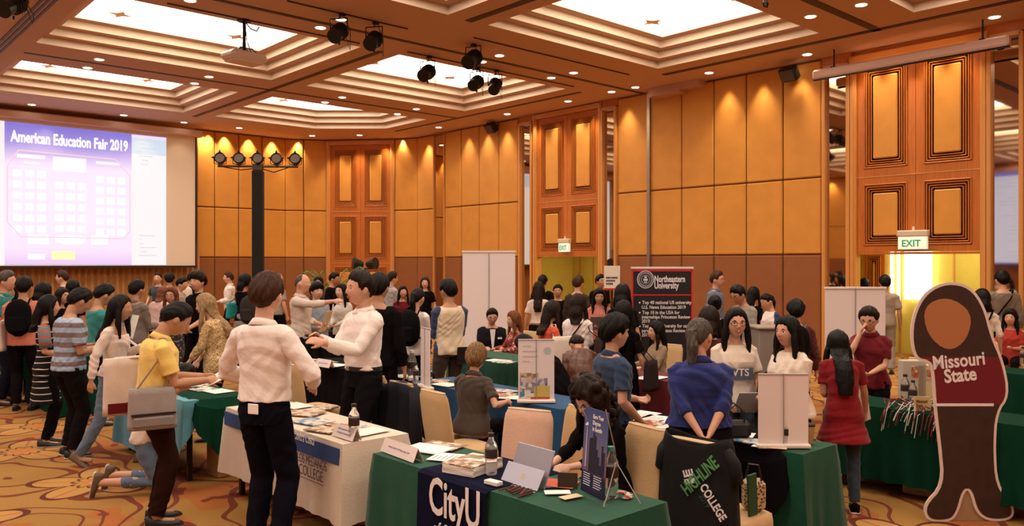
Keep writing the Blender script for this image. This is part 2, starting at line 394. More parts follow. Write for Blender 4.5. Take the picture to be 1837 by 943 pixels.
# screen wall, corner walls
C1, C2, C3, C4 = (12.70, 24.15), (13.36, 23.82), (14.85, 22.08), (XR+.06, 21.35)
ws = MB()
def perp(A, B): d = Vector(B)-Vector(A); n = Vector((d.y, -d.x)).normalized(); return tuple(n if n.dot(Vector((-1, -1))) > 0 else -n)
cutsA = [((px-352)/1.0) for px in (352, 384, 427, 469, 511)]
Apt = lambda px: at(px, ony(px, 24.45))
xsA = [Apt(px).x for px in (352, 384, 427, 469)]+[Apt(511).x]
panel_wall(ws, (xsA[0]-.02, 24.45), (xsA[-1], 24.45), cuts=[x-xsA[0]+.02 for x in xsA], inward=(0, -1))
panel_wall(ws, (xsA[-1], 24.45), C1, n=1, inward=perp((xsA[-1], 24.45), C1))
panel_wall(ws, C1, C2, n=1, inward=perp(C1, C2))
struct(ws.build('wall_back'))
wc = MB(); panel_wall(wc, C3, C4, n=1, inward=perp(C3, C4)); panel_wall(wc, C4, (XR+.06, ypx(779)), n=1, inward=(-1, 0))
struct(wc.build('wall_corner'))
r1, M1d, Ln1 = door_unit('door_1', C2, C3, perp(C2, C3), 5.82, rows=[(.03, 1.98, (.14, 1.86)), (1.98, 3.66, (2.12, 3.5)), (3.66, 5.82, (3.82, 5.66))], frame_w=.14)
# narrow bronze strip at the corner
ya = ypx(798); yb = ypx(779)
t = thing('wall_mirror', (XR, (ya+yb)/2, 0), 'dark narrow bronze mirror strip at the far corner of the room', 'mirror', group='tall wall mirrors'); hy = (yb-ya)/2
MB().box((.0, -hy+.02, .1), (.05, hy-.02, 5.9)).build('mirror_glass', M_mirror, t)
f = MB()
for s_ in (-1, 1): f.bbox((-.05, s_*hy-.02, 0), (.06, s_*hy+.02, 5.95), .008)
f.build('mirror_frame', M_trim, t); struct(MB().box((XR+.055, ya-.1, 0), (XR+.2, yb+.1, H)).build('trim_70', M_wood))
# the stretch behind the projection screen, left and rear walls
struct(MB().box((XL-.1, 24.45, 0), (xsA[0], 24.6, H+.4)).build('wall_stage', M_panel))
wl = MB(); panel_wall(wl, (XL, YB), (XL, YS), n=26, inward=(1, 0)); struct(wl.build('wall_left'))
wb = MB(); panel_wall(wb, (XL, YB), (XR, YB), n=20, inward=(0, 1)); struct(wb.build('wall_rear'))
struct(MB().box((XR+.12, YB, 5.5), (XR+.3, YS, H+.6)).build('wall_right_upper', M_panel))
# pelmet notch by the partition pocket on the right wall, and the steel strip
p0 = ypx(1176); p1 = ypx(1266)
trim(MB().box((XR-.28, p1, H-.13), (XR+.05, p0, H+.01)), M_ceil)
trim(MB().box((XR-.06, ypx(1168), 0), (XR+.03, ypx(1163), H)), mat('steel_strip', (.35, .28, .22), .35, metal=.8))
trim(MB().box((XR-.30, p1+.5, H-.20), (XR+.05, p0+.02, H-.12)), M_ceil)
# lobby behind the two openings
M_lob = mat('lobby_wall', (.62, .50, .10), .6, var=.05); M_lobg = mat('lobby_green_glass', (.45, .48, .18), .3)
lb = MB()
for (a, b_) in ((ypx(1774)-1.4, ypx(1524)+1.4), (ypx(1081)-1.0, ypx(957)+1.6)):
    lb.use(M_lob).box((XR+3.2, a, 0), (XR+3.3, b_, 3)).box((XR+.25, a-.1, 0), (XR+3.3, a, 3)).box((XR+.25, b_, 0), (XR+3.3, b_+.1, 3)).use(M_ceil).box((XR+.2, a, 2.9), (XR+3.3, b_, 3))
    k = a+.3
    while k < b_: lb.use(M_trim).box((XR+3.17, k, 0), (XR+3.2, k+.03, 2.9)); k += .55
struct(lb.build('wall_lobby'))
def lobby_light(px0, px1, z0, z1, lab, es, X=XR+3.06):
    a = at(px0, onx(px0, X)).y; b_ = at(px1, onx(px1, X)).y
    o = MB().box((X, b_, z0), (X+.03, a, z1)).build('lit_panel', mat('lobby_glow_%d' % es, (1, 1, 1), emit=(1, .93, .74), es=es)); return tag(o, lab, 'light panel')
lobby_light(1622, 1671, 1.2, 2.85, 'bright white lit lobby window seen through the near door opening', 4)
lobby_light(1597, 1603, .9, 2.3, 'left of two thin upright lobby lamps seen through the near door opening', 3)
lobby_light(1609, 1614, .9, 2.3, 'right of two thin upright lobby lamps seen through the near door opening', 3)
# lobby panelled doors
for px0, px1, nm in ((976, 1012, 'door_4'), (1550, 1588, 'door_5')):
    X = XR+3.15; a = at(px1, onx(px1, X)).y; b_ = at(px0, onx(px0, X)).y
    mb = MB(); Mx = Matrix(((0, -1, 0, X), (1, 0, 0, a), (0, 0, 1, 0), (0, 0, 0, 1))); door_leaf(mb, Mx, 0, b_-a, 0, 2.3, [(.08, b_-a-.08, .2, 2.15)]); struct(mb.build(nm))
# ------------------------------------------------------------------ lights
def spot(loc, e, ang=70, blend=.8, r=.04, col=WARM, rot=(0, 0, 0)):
    l = bpy.data.lights.new('lamp', 'SPOT'); l.energy = e; l.spot_size = math.radians(ang); l.spot_blend = blend; l.color = col; l.shadow_soft_size = r
    o = bpy.data.objects.new('ceiling_spot_light', l); o.location = loc; o.rotation_euler = rot; COL.objects.link(o); return o
for px in (842, 876, 911, 968, 1000, 1040, 1065, 1128, 1252, 1308, 1370, 1440, 1560, 1610, 1670, 1725): 
    y = ypx(px); spot((XR-.17, y, H-.05), WASH_E, 75, .9, rot=(0, math.radians(8), 0))
for px in (362, 376, 405, 448, 490, 530, 560): p = at(px, ony(px, 24.3)); spot((p.x, 24.25 if px < 520 else 24.1, H-.05), WASH_E, 75, .9, rot=(math.radians(8), 0, 0))
for px, dd in ((600, .25), (640, .3), (690, .25), (722, .2)): p = onz(px, 250, H); v = Vector((p.x, p.y, 0)); v -= v.normalized()*.35; spot((v.x, v.y, H-.05), WASH_E, 75, .9)
spot((XR-.2, ypx(770), H-.05), WASH_E, 75, .9)
for x in (5.2, 7.6): spot((x, 23.55, H-.06), WASH_E*.5, 80, .9)
y = -5
while y < 21: spot((XL+.25, y, H-.05), WASH_E*.9, 90, .9); y += 2.6
# cove light inside the lobby
for yc in (ypx(1650), ypx(1020)):
    l = bpy.data.lights.new('lobby_lamp', 'AREA'); l.energy = 70; l.size = 1.6; l.color = (1, .86, .5); o = bpy.data.objects.new('lobby_lamp', l); o.location = (XR+1.8, yc, 2.8); COL.objects.link(o)
# downlights
DL = [(178,106),(157,121),(375,137),(349,149),(57,187),(222,206),(330,219),(341,0),(429,229),(575,49),(612,34),(614,174),(583,183),(747,195),(713,204),(787,228),(645,242),(560,243),(910,204),(989,139),(896,99),(865,110),(1029,130),(1140,156),(1097,164),(1019,181),(1272,130),(1448,97),(1454,29),(1545,8),(1784,30)]
q = MB(); q.use(M_white).lathe([(.107, .002), (.104, -.006), (.085, -.009)], n=24); q.use(M_lamp).cyl((0, 0, -.012), (0, 0, 0), .084, n=24)
dl0 = q.build('downlight', smooth=False)
for i, (px, py) in enumerate(DL):
    o = dl0 if i == 0 else dl0.copy()
    if i: COL.objects.link(o)
    p = onz(px, py, H); o.location = (p.x, p.y, H-.002); tag(o, 'small round recessed white downlight in the flat ceiling bands', 'downlight', 'recessed downlights')
    if py > 40: spot((p.x, p.y, H-.03), DOWN_E, 80, .6)
for x in (1.5, 5.8, 10.4):  # grid of spots with no fixture modelled, apart from the listed downlights
    for y in (-2, .4, 3.6, 6.2, 8.6): spot((x, y, H-.03), DOWN_E*2.2, 95, .7, r=.08)
# ------------------------------------------------------------------ projection screens
def slide_mat():
    m, nt, b = nodes_mat('projected_slide', .9); tc = NN(nt, 'TexCoord'); sp = NN(nt, 'SeparateXYZ'); nt.links.new(tc.outputs['Generated'], sp.inputs[0])
    r = NN(nt, 'ValToRGB'); e = r.color_ramp.elements; e[0].position = 0; e[0].color = (.66, .48, .84, 1); e[1].position = 1; e[1].color = (.16, .15, .66, 1)
    for p, c in ((.12, (.86, .70, .92, 1)), (.35, (.90, .74, .92, 1)), (.70, (.88, .72, .94, 1)), (.86, (.30, .24, .72, 1))): q = e.new(p); q.color = c
    nt.links.new(sp.outputs[2], r.inputs[0]); nt.links.new(r.outputs[0], b.inputs['Emission Color']); b.inputs['Emission Strength'].default_value = 1.0
    b.inputs['Base Color'].default_value = (.2, .2, .2, 1); return m
M_slide = slide_mat(); M_glow = mat('projected_white', (.2, .2, .2), .9, emit=(.98, .95, 1.0), es=.85); M_glow2 = mat('projected_pale_blue', (.2, .2, .2), .9, emit=(.66, .82, .98), es=.85)
M_pink = mat('projected_pink_line', (.2, .2, .2), .9, emit=(.98, .62, .70), es=.9); M_wtext = mat('projected_white_text', (.2, .2, .2), .9, emit=(1, 1, 1), es=1.5)
M_cellp = mat('projected_table_cells', (.2, .2, .2), .9, emit=(.98, .88, 1), es=1.0); M_yel = mat('projected_yellow', (.2, .2, .2), .9, emit=(.95, .98, .45), es=.95); M_grey = mat('projected_grey_text', (.2, .2, .2), .9, emit=(.62, .64, .72), es=.9)
M_cloth_s = mat('screen_fabric', (.78, .66, .52), .8); M_hous = mat('screen_housing_paint', (.72, .52, .46), .6)
SY = 23.9
def sp_(px, py): d = ony(px, SY); v = P(px, py, d); return v
xr_, zb_, zt_ = sp_(350, 476).x, sp_(350, 476).z, sp_(350, 246).z
t = thing('projection_screen', (6.6, SY, 0), 'large pulled-down projection screen showing the pink and violet fair slide', 'projection screen')
L_ = lambda v, dy=0.0: Vector((v.x-6.6, dy, v.z))
xl_ = 3.0; X0 = xl_-6.6; X1 = xr_-6.6
MB().box((X0, 0, zb_), (X1, .012, zt_)).build('screen_fabric', M_cloth_s, t)
mb = MB(); mb.box((X0-.05, -.02, zb_-.06), (X1+.04, .03, zb_)).box((X1, -.012, zb_), (X1+.035, .014, zt_)).box((X0-.04, -.012, zb_), (X0, .014, zt_)); mb.build('black_border', M_black, t)
MB().bbox((X0-.3, -.12, zt_), (X1+.2, .16, zt_+.20), .03).build('housing', M_hous, t)
def sq(px0, py0, px1, py1, dy=-.004):     # rectangle on the screen through two photo corners measured at px0 / px1
    a = sp_(px0, py0); b_ = sp_(px1, py1); return (a.x-6.6, dy, b_.z), (b_.x-6.6, dy+.003, a.z)
a = sp_(8, 222); b_ = sp_(236, 236); c = sp_(298, 241)
zbot = zb_+.02; ztop = sp_(8, 217).z
def srect(x0, x1, z0, z1, m, name, dy): return MB().box((x0-6.6, dy, z0), (x1-6.6, dy+.003, z1)).build(name, m, t)
srect(a.x, b_.x, zbot, ztop, M_slide, 'slide', -.006); srect(xl_+.02, a.x, zbot, ztop, M_glow, 'slide_margin', -.006)
srect(b_.x, c.x, zbot, ztop-.08, M_glow, 'slide_list', -.006); srect(b_.x, c.x, ztop-.08, ztop, M_slide, 'slide_edge', -.006); srect(b_.x, c.x, ztop-.55, ztop-.10, M_glow2, 'slide_header', -.009)
slW = b_.x-a.x; slH = ztop-zbot
U = lambda u, v: (a.x-6.6+u*slW, ztop-v*slH)        # slide coordinates 0..1
def tS(body, u, v, size, m, **k): x, z = U(u, v); return text(body, size, m, t, frame((x, -.012, z), (1, 0, 0), (0, 0, 1)), **k)
tS('American Education Fair 2019', .045, .135, .40, M_wtext, bold=.010, sx=.575)
mb = MB()
poly = [(.10, .195), (.86, .205), (.985, .32), (.985, .74), (.93, .80), (.12, .80), (.02, .70), (.02, .31), (.10, .195)]
for (u0, v0), (u1, v1) in zip(poly, poly[1:]):
    x0, z0 = U(u0, v0); x1, z1 = U(u1, v1); mb.cyl((x0, -.010, z0), (x1, -.010, z1), .018, n=4)
mb.build('map_outline', M_pink, t)
mb = MB()
for cx0, cy0, cn, rn in ((.06, .33, 3, 6), (.375, .40, 3, 6), (.70, .34, 3, 6)):
    for i in range(cn):
        for j in range(rn):
            u = cx0+i*.09; v = cy0+j*.078; x0, z0 = U(u, v); x1, z1 = U(u+.065, v+.05)
            mb.box((x0, -.010, z1), (x1, -.007, z0))
            for k in range(3): mb.box((x0+.004, -.012, z1+.012+k*(z0-z1)/3), (x1-.004, -.010, z1+.03+k*(z0-z1)/3))
for u0, v0, u1, v1 in ((.36, .22, .62, .32), (.09, .22, .30, .245), (.14, .27, .26, .285), (.70, .23, .90, .25), (.17, .78, .33, .85), (.43, .78, .58, .85), (.66, .78, .80, .85), (.17, .92, .30, .96)):
    x0, z0 = U(u0, v0); x1, z1 = U(u1, v1); mb.box((x0, -.010, z1), (x1, -.007, z0))
mb.build('floor_plan_cells', M_cellp, t)
x0, z0 = U(.35, .90); x1, z1 = U(.53, .96); MB().box((x0, -.01, z1), (x1, -.007, z0)).build('yellow_logo_block', M_yel, t)
mb = MB(); rr = random.Random(3)
for k in range(30):
    if 6 < k < 24: continue
    z = ztop-.16-k*(slH-.3)/30; mb.box((b_.x-6.6+.15+.1*rr.random(), -.011, z), (c.x-6.6-.25-.5*rr.random(), -.009, z+.022))
mb.build('list_lines', M_grey, t)
# curtain below and behind the screen
def curtain(name, x0, x1, y, z0, z1, m, amp=.05, wl=.16):
    mb = MB(); n = int((x1-x0)/wl*8); rr = random.Random(9)
    rows = []
    for z in (z0, (z0+z1)/2, z1): rows.append([(x0+(x1-x0)*i/n, y+amp*math.sin(2*PI*i/8)+amp*.4*math.sin(i*.37+z), z) for i in range(n+1)])
    mb.grid(rows); return mb.build(name, m, smooth=True)
tag(curtain('stage_curtain', -3, xr_+.28, 24.25, .02, 2.6, mat('curtain_fabric', (.42, .20, .055), .75, sheen=.3)), 'pleated golden brown curtain hanging below the projection screen', 'curtain')
# second screen on the left wall (seen in the mirrors)
t2 = thing('projection_screen', (XL+.5, 9.2, 0), 'blue-edged projection screen on the opposite wall, seen in the tall mirror', 'projection screen')
MB().box((0, -2.6, 1.95), (.012, 2.6, 5.6)).build('screen_fabric', mat('blue_slide_edge', (.3, .3, .3), emit=(.10, .16, .85), es=.8), t2)
MB().box((.014, -2.45, 2.0), (.018, 2.35, 5.45)).build('slide', mat('pale_slide', (.3, .3, .3), emit=(.55, .66, 1.0), es=.95), t2)
mb = MB(); rr = random.Random(4)
for k in range(22): z = 5.3-k*.145; y0 = 2.1-rr.random()*.8; mb.box((.020, y0-.8-rr.random()*1.4, z), (.022, y0, z+.03))
mb.build('list_lines', M_grey, t2); MB().bbox((-.1, -2.9, 5.6), (.15, 2.9, 5.8), .03).build('housing', M_hous, t2)
# retracted screen housing in front of the near door
pa = P(1460, 133, onx(1460, 14.75)); pb = P(1812, 74, onx(1812, 14.75))
t = thing('screen_housing', (14.75, (pa.y+pb.y)/2, 0), 'long rolled-up screen case hanging across the top of the near door', 'screen case'); hl = abs(pa.y-pb.y)/2; zc = (pa.z+pb.z)/2
MB().bbox((-.08, -hl, zc-.09), (.08, hl, zc+.08), .03).build('case', M_hous, t); MB().bbox((-.05, -hl, zc-.12), (.0, hl, zc-.09), .01).build('bottom_bar', M_blackm, t)
mb = MB()
for s_ in (-1, 1): mb.cyl((.0, s_*(hl-.4), zc+.07), (0, s_*(hl-.4), H), .015, n=8).bbox((-.06, s_*(hl-.4)-.05, zc+.07), (.06, s_*(hl-.4)+.05, zc+.10), .01)
mb.build('hanger', M_blackm, t)
# ------------------------------------------------------------------ EXIT signs
def exit_sign(px, py, lab, w_=.50):
    d = onx(px, XR-.06); p = P(px, py, d)
    t = thing('exit_sign', (XR-.02, p.y, p.z), lab, 'sign')
    MB().bbox((-.11, -w_/2, -.17), (-.03, w_/2, .06), .01).build('sign_body', mat('exit_white', (.75, .85, .7), .4, emit=(.65, .85, .62), es=.55), t)
    MB().bbox((-.13, -w_/2-.02, .06), (-.01, w_/2+.02, .17), .015).build('battery_case', mat('exit_case', (.7, .55, .42), .5), t)
    MB().cyl((-.05, 0, .16), (-.05, 0, .24), .02, n=8).build('mount', M_white, t)
    text('EXIT', .17, mat('exit_green', (.03, .28, .16), .5, emit=(.02, .25, .12), es=.4), t, frame((-.113, .185 if w_ > .4 else .15, -.12), (0, -1, 0), (0, 0, 1)), bold=.003, sx=.95 if w_ > .4 else .75)
    for o in t.children:
        if w_ < .5: o.scale = (1, .8, 1)
    MB().box((-.03, -.02, -.16), (.04, .02, .16)).build('bracket', M_white, t)
exit_sign(1639, 430, 'lit green and white EXIT sign over the near door opening')
exit_sign(1014, 440, 'small lit EXIT sign over the middle door opening', .46)
# ------------------------------------------------------------------ wall speakers
def wall_speaker(px, py, lab):
    d = onx(px, XR-.25); p = P(px, py, d); t = thing('wall_speaker', (XR-.25, p.y, p.z), lab, 'speaker')
    Mx = Euler((0, math.radians(-35), 0)).to_matrix().to_4x4()
    MB().bbox((-.10, -.17, -.14), (.10, .17, .14), .02, Mx).build('cabinet', M_black, t)
    MB().bbox((-.112, -.14, -.11), (-.10, .14, .11), .004, Mx).build('grille', mat('grille', (.10, .08, .07), .7, bump=.5, bscale=400), t)
    MB().cyl((.05, 0, 0), (.26, 0, .10), .02, n=8).build('bracket', M_blackm, t)
wall_speaker(881, 229, 'small black speaker high on the wall left of the middle door'); wall_speaker(1416, 132, 'small black speaker high on the wall left of the near door')
# ------------------------------------------------------------------ projector on its pole
dpj = F*(H-CAMZ)/(CY-36); p = P(438, 36, dpj); zb = zat(103, dpj)
t = thing('ceiling_projector', (p.x, p.y, 0), 'white projector hanging from the ceiling on a black pole', 'projector', rz=math.radians(8))
MB().cyl((0, 0, zb+.10), (0, 0, H), .028, n=12).cyl((0, 0, H-.03), (0, 0, H), .11, n=16).build('pole', M_blackm, t)
q = MB(); q.bbox((-.33, -.21, zb-.07), (.33, .21, zb+.07), .05).bbox((-.27, -.17, zb-.10), (.27, .17, zb-.06), .03); q.build('projector_body', mat('projector_white', (.72, .60, .56), .4), t)
MB().cyl((.12, .20, zb), (.12, .25, zb), .055, n=20).cyl((.12, .24, zb), (.12, .255, zb), .045, n=20).build('lens', M_black, t)
q = MB()
for a_ in range(4): an = a_*PI/2+.7; q.tube([(0, 0, zb+.16), (.15*math.cos(an), .12*math.sin(an), zb+.14), (.24*math.cos(an), .17*math.sin(an), zb+.07)], .010, 6)
q.tube([(.02, 0, zb+.6), (.06, .02, zb+.3), (.16, .05, zb+.12), (.25, .05, zb+.06)], .008, 6); q.build('mount_arms', M_blackm, t)
MB().tube([(.02, 0, H-.03), (.15, .05, H-.10), (.30, .10, H-.10), (.36, .12, H-.01)], .012, 6).build('cable', M_black, t)
p = onz(1373, 2, 5.75); tag(MB().cyl((0, 0, 0), (0, 0, .25), .03, n=10).tube([(-.06, 0, 0), (-.03, 0, -.05), (.04, 0, -.05), (.07, 0, .02)], .016, 6).build('ceiling_hook', M_blackm), 'dark ceiling hook with a hanging pole at the top edge of the photo', 'hook').location = (p.x, p.y, 5.72)
# ------------------------------------------------------------------ stage spotlights on the track
def stage_light(px, py, apx, apy, lab, aim=(-.7, -.5, -.55), s=1.0):
    p = onz(apx, apy, H); d = dep(p); c = P(px, py, d)
    t = thing('stage_spotlight', (p.x, p.y, H), lab, 'spotlight'); c = c-Vector((p.x, p.y, H)); ad = Vector(aim).normalized()
    a0 = c-ad*.20*s; a1 = c+ad*.20*s
    q = MB(); q.cyl(a0, a0+ad*.10*s, .075*s, .125*s, 18).cyl(a0+ad*.10*s, a0+ad*.26*s, .125*s, .115*s, 18).cyl(a0+ad*.26*s, a1, .105*s, .115*s, 18)
    for k in range(4): q.cyl(a0+ad*(.11+.035*k)*s, a0+ad*(.12+.035*k)*s, .135*s, .135*s, 18)
    q.build('lamp_housing', M_black, t)
    MB().cyl(a1-ad*.01, a1+ad*.012, .12*s, .12*s, 18).build('colour_frame', M_blackm, t)
    sd = ad.cross(Vector((0, 0, 1))).normalized()
    MB().tube([c+sd*.145*s, c+sd*.145*s+Vector((0, 0, .22)), c-sd*.145*s+Vector((0, 0, .22)), c-sd*.145*s], .012, 6).build('yoke', M_blackm, t)
    MB().cyl(c+Vector((0, 0, .22)), (0, 0, -.01), .012, n=8).bbox((-.05, -.04, -.05), (.05, .04, 0), .01).build('clamp', M_blackm, t)
    MB().tube([(.03, 0, -.02), (.18*s, .05, -.25), (.16*s, .02, c.z-.25), tuple(a0)], .007, 5).build('cable', M_black, t)
    MB().cyl(c-Vector((0, 0, .15*s)), c-Vector((0, 0, .20*s)), .02, n=8).build('knob', M_blackm, t)
stage_light(608, 58, 614, 24, 'leftmost of the two black spotlights over the big coffer light')
stage_light(671, 72, 674, 39, 'right of the two black spotlights over the big coffer light')
stage_light(849, 105, 850, 79, 'black spotlight raised highest among the four right of the crossing rail', aim=(-.8, -.3, -.5), s=1.1)
stage_light(767, 130, 770, 100, 'black spotlight alone at the left of the cluster of four', aim=(-.8, -.4, -.5), s=1.05)
stage_light(855, 148, 857, 121, 'black spotlight with a visible round lens, middle of the cluster', aim=(-.8, -.4, -.5))
stage_light(888, 153, 891, 125, 'rightmost black spotlight of the cluster of four', aim=(-.6, -.5, -.65))
stage_light(24, 8, 34, -10, 'black spotlight in the top left corner of the photo', s=1.15)
# ------------------------------------------------------------------ lighting stand
dS = 19.0; b0 = at(463, dS)
t = thing('lighting_stand', b0, 'tall black draped light stand with five round lamps on a crossbar', 'light stand', rz=-YAW+math.radians(4))
zt = zat(306, dS)
MB().bbox((-.12, -.12, 0), (.12, .12, zt), .02).build('post', mat('black_drape', (.010, .008, .008), .9), t)
MB().bbox((-.45, -.45, 0), (.45, .45, .04), .01).build('base_plate', M_blackm, t)
MB().cyl((-.92, 0, zt+.10), (.92, 0, zt+.10), .028, n=10).bbox((-.12, -.06, zt), (.12, .06, zt+.15), .015).build('crossbar', mat('brown_metal', (.08, .05, .035), .4, metal=.6), t)
q = MB(); q.tube([(-.8, .0, zt+.08), (-.4, .05, zt+.02), (0, .05, zt+.07), (.35, .05, zt-.03), (.7, 0, zt+.08)], .012, 6).build('cable', M_black, t)
for k in range(5):
    x = (k-2)*.43; M = Matrix.Translation((x, -.03, zt+.28))@Euler((math.radians(80), 0, 0)).to_matrix().to_4x4()
    q = MB(); q.lathe([(.085, -.12), (.13, -.05), (.13, .05), (.12, .055), (.11, .02)], n=20, M=M); 
    for j in range(4): an = j*PI/2; v = M@Vector((.13*math.cos(an), .13*math.sin(an), .05)); v2 = M@Vector((.185*math.cos(an), .185*math.sin(an), .05)); q.cyl(v, v2, .035, .01, 4)
    lamp = q.build('lamp', M_blackm, t); MB().lathe([(.01, .03), (.105, .03), (.105, .022), (.01, .022)], n=20, M=M).build('lens', mat('lamp_lens', (.16, .13, .11), .6), lamp)
    MB().tube([(x-.14, -.03, zt+.28), (x-.14, -.02, zt+.16), (x, 0, zt+.13), (x+.14, -.02, zt+.16), (x+.14, -.03, zt+.28)], .010, 6).build('bracket', M_blackm, lamp)
# second lamp pair low in front of the corner door
dd = 20.; p = P(655, 474, dd)
t = thing('lamp_stand', at(655, dd), 'thin stand with two black lamp heads before the corner door', 'light stand', rz=-YAW)
MB().cyl((0, 0, .05), (0, 0, p.z-.1), .02, n=8).cyl((-.2, 0, p.z-.1), (.2, 0, p.z-.1), .02, n=8).build('pole', M_blackm, t)
q = MB()
for a_ in range(3): q.cyl((0, 0, .55), (.5*math.cos(a_*2.09), .5*math.sin(a_*2.09), .01), .015, n=6)
q.build('tripod', M_blackm, t)
for s_ in (-1, 1): MB().cyl((s_*.05, 0, p.z), (s_*.28, -.1, p.z+.03), .07, .15, 14).build('lamp', M_black, t)
# ------------------------------------------------------------------ tables with cloths
M_green = fab((.006, .070, .040), 'green_cloth'); M_greend = fab((.004, .036, .020), 'dark_green_cloth'); M_whitec = fab((.66, .57, .47), 'cream_cloth', .03); M_blackc = fab((.006, .005, .007), 'black_cloth'); M_bluec = fab((.012, .07, .17), 'blue_cloth'); M_cyan = fab((.10, .32, .42), 'light_blue_cloth'); M_maroon = fab((.12, .012, .016), 'maroon_cloth')
TZ = .75
def drape(x0, y0, x1, y1, zt, drops, amp=.03, seed=0, sides='snwe', top=True, wl=.17, off=.012):
    """cloth over a table: one surface; drops per side s(y0) e(x1) n(y1) w(x0)"""
    rr = random.Random(seed); mb = MB(); ring = []; st = .035
    def edge(a, b, nrm, dr0, dr1):
        L0 = math.hypot(b[0]-a[0], b[1]-a[1]); n = max(4, int(L0/st))
        for i in range(n): t_ = i/n; ring.append(((a[0]+(b[0]-a[0])*t_, a[1]+(b[1]-a[1])*t_), nrm, dr0, t_, L0))
    edge((x0, y0), (x1, y0), (0, -1), drops['s'], 0); edge((x1, y0), (x1, y1), (1, 0), drops['e'], 0); edge((x1, y1), (x0, y1), (0, 1), drops['n'], 0); edge((x0, y1), (x0, y0), (-1, 0), drops['w'], 0)
    N = len(ring); nz = 12; rows = []; ph = [rr.random()*6.28 for _ in range(4)]
    cum = 0; fold = []
    for i in range(N): fold.append(.6*math.sin(2*PI*i*st/wl+ph[0]+1.3*math.sin(i*st*1.9+ph[1]))+.4*math.sin(2*PI*i*st/(wl*.43)+ph[2]))
    dr = [r[2] for r in ring]
    nr = []
    for i in range(N):      # blend normals and drops at the corners
        a_ = Vector((0, 0)); dd_ = 0; w_ = 0
        for k in range(-3, 4): a_ += Vector(ring[(i+k) % N][1]); dd_ += dr[(i+k) % N]; w_ += 1
        nr.append(a_.normalized()); dr[i] = dr[i]
    sm = [sum(dr[(i+k) % N] for k in range(-3, 4))/7 for i in range(N)]
    for j in range(nz+1):
        t_ = j/nz; row = []
        for i in range(N):
            p, n0, _, tt, L0 = ring[i]; D = sm[i]; cor = max(0, 1-min(tt, 1-tt)*L0/.12)
            o_ = off*min(1, t_*6)+t_*(amp*(fold[i]+.6)*(.25+.75*t_))+cor*t_*.06
            row.append((p[0]+nr[i].x*o_, p[1]+nr[i].y*o_, zt-.004*(t_ > 0)-D*t_))
        rows.append(row+[row[0]])
    mb.grid(rows)
    if top: mb.add([(x0, y0, zt), (x1, y0, zt), (x1, y1, zt), (x0, y1, zt)], [(0, 1, 2, 3)])
    return mb
def base_table(x0, y0, x1, y1, lab, grp='banquet tables'):
    cx, cy = (x0+x1)/2, (y0+y1)/2; t = thing('banquet_table', (cx, cy, 0), lab, 'table', group=grp); hx, hy = (x1-x0)/2, (y1-y0)/2
    MB().bbox((-hx+.01, -hy+.01, TZ-.04), (hx-.01, hy-.01, TZ-.006), .008).build('tabletop', mat('table_board', (.25, .14, .07), .6), t)
    for sx in (-1, 1):
        for sy in (-1, 1): MB().bbox((sx*(hx-.09)-.02, sy*(hy-.12)-.025, 0), (sx*(hx-.09)+.02, sy*(hy-.12)+.025, TZ-.04), .005).build('leg', M_blackm, t)
    return t
def cloth_table(x0, y0, x1, y1, m, lab, tlab, drop=.73, drops=None, amp=.03, seed=0, wl=.17):
    base_table(x0, y0, x1, y1, tlab); D = dict(s=drop, n=drop, e=drop, w=drop); D.update(drops or {})
    cx, cy = (x0+x1)/2, (y0+y1)/2
    o = drape(x0-cx, y0-cy, x1-cx, y1-cy, TZ, D, amp, seed, wl=wl).build('tablecloth', m, smooth=False); o.location = (cx, cy, 0)
    for i, p_ in enumerate(o.data.polygons): p_.use_smooth = i < len(o.data.polygons)-1
    return tag(o, lab, 'tablecloth')
X1a, X1b = 2.90, 3.45
cloth_table(X1a, 2.61, X1b, 4.57, M_green, 'bright green tablecloth under the navy CityU runner', 'front table under the green cloth and CityU runner', seed=1, amp=.015)
lm = cloth_table(2.885, 4.93, 3.43, 6.88, M_whitec, 'white fitted tablecloth with a blue band and college lettering', 'table under the white college cloth with the blue band', drop=.55, seed=2, amp=.012, wl=.3)
cloth_table(2.72, 7.4, 3.26, 9.3, M_cyan, 'light blue cloth underneath the green one by the yellow polo man', 'table beside the man in the yellow polo shirt', drop=.66, seed=3, drops=dict(s=.2, e=.3), amp=.006)
g = drape(-.15, -.90, .285, .86, TZ+.006, dict(s=.50, n=.4, e=.5, w=.004), .035, 5, off=.055).build('tablecloth', M_greend, smooth=False); g.location = (3.01, 8.27, 0); g.scale = (1, 1.02, 1)
tag(g, 'dark green cloth hanging over the near end of the blue-covered table', 'tablecloth')
cloth_table(2.7, 14.0, 3.3, 15.9, M_greend, 'dark green cloth on the table at the left edge of the photo', 'table at the left edge under a dark green cloth', drop=.5, seed=6)
cloth_table(2.7, 11.7, 3.3, 13.3, M_greend, 'dark green cloth on the far table behind the striped shirt man', 'far table behind the man in the striped shirt', seed=7)
cloth_table(4.95, 2.66, 5.42, 4.62, M_green, 'green cloth hanging at the end of the table with the blank white banner', 'table carrying the small blank white banner', seed=8, amp=.03)
g = drape(-.245, -.80, .245, .985, TZ+.006, dict(s=.02, n=.60, e=.6, w=.66), .014, 9, off=.045).build('tablecloth', M_blackc); g.location = (5.185, 3.62, 0); tag(g, 'black cloth laid over the green one behind the black T-shirt chair', 'tablecloth')
cloth_table(4.95, 4.85, 5.5, 7.05, M_bluec, 'blue tablecloth on the table behind the seated woman in brown', 'table under the blue cloth in the second row', seed=10)
cloth_table(4.95, 7.4, 5.5, 9.5, M_blackc, 'black tablecloth on the table behind the man with the belt', 'table under the black cloth behind the man with the belt', seed=11)
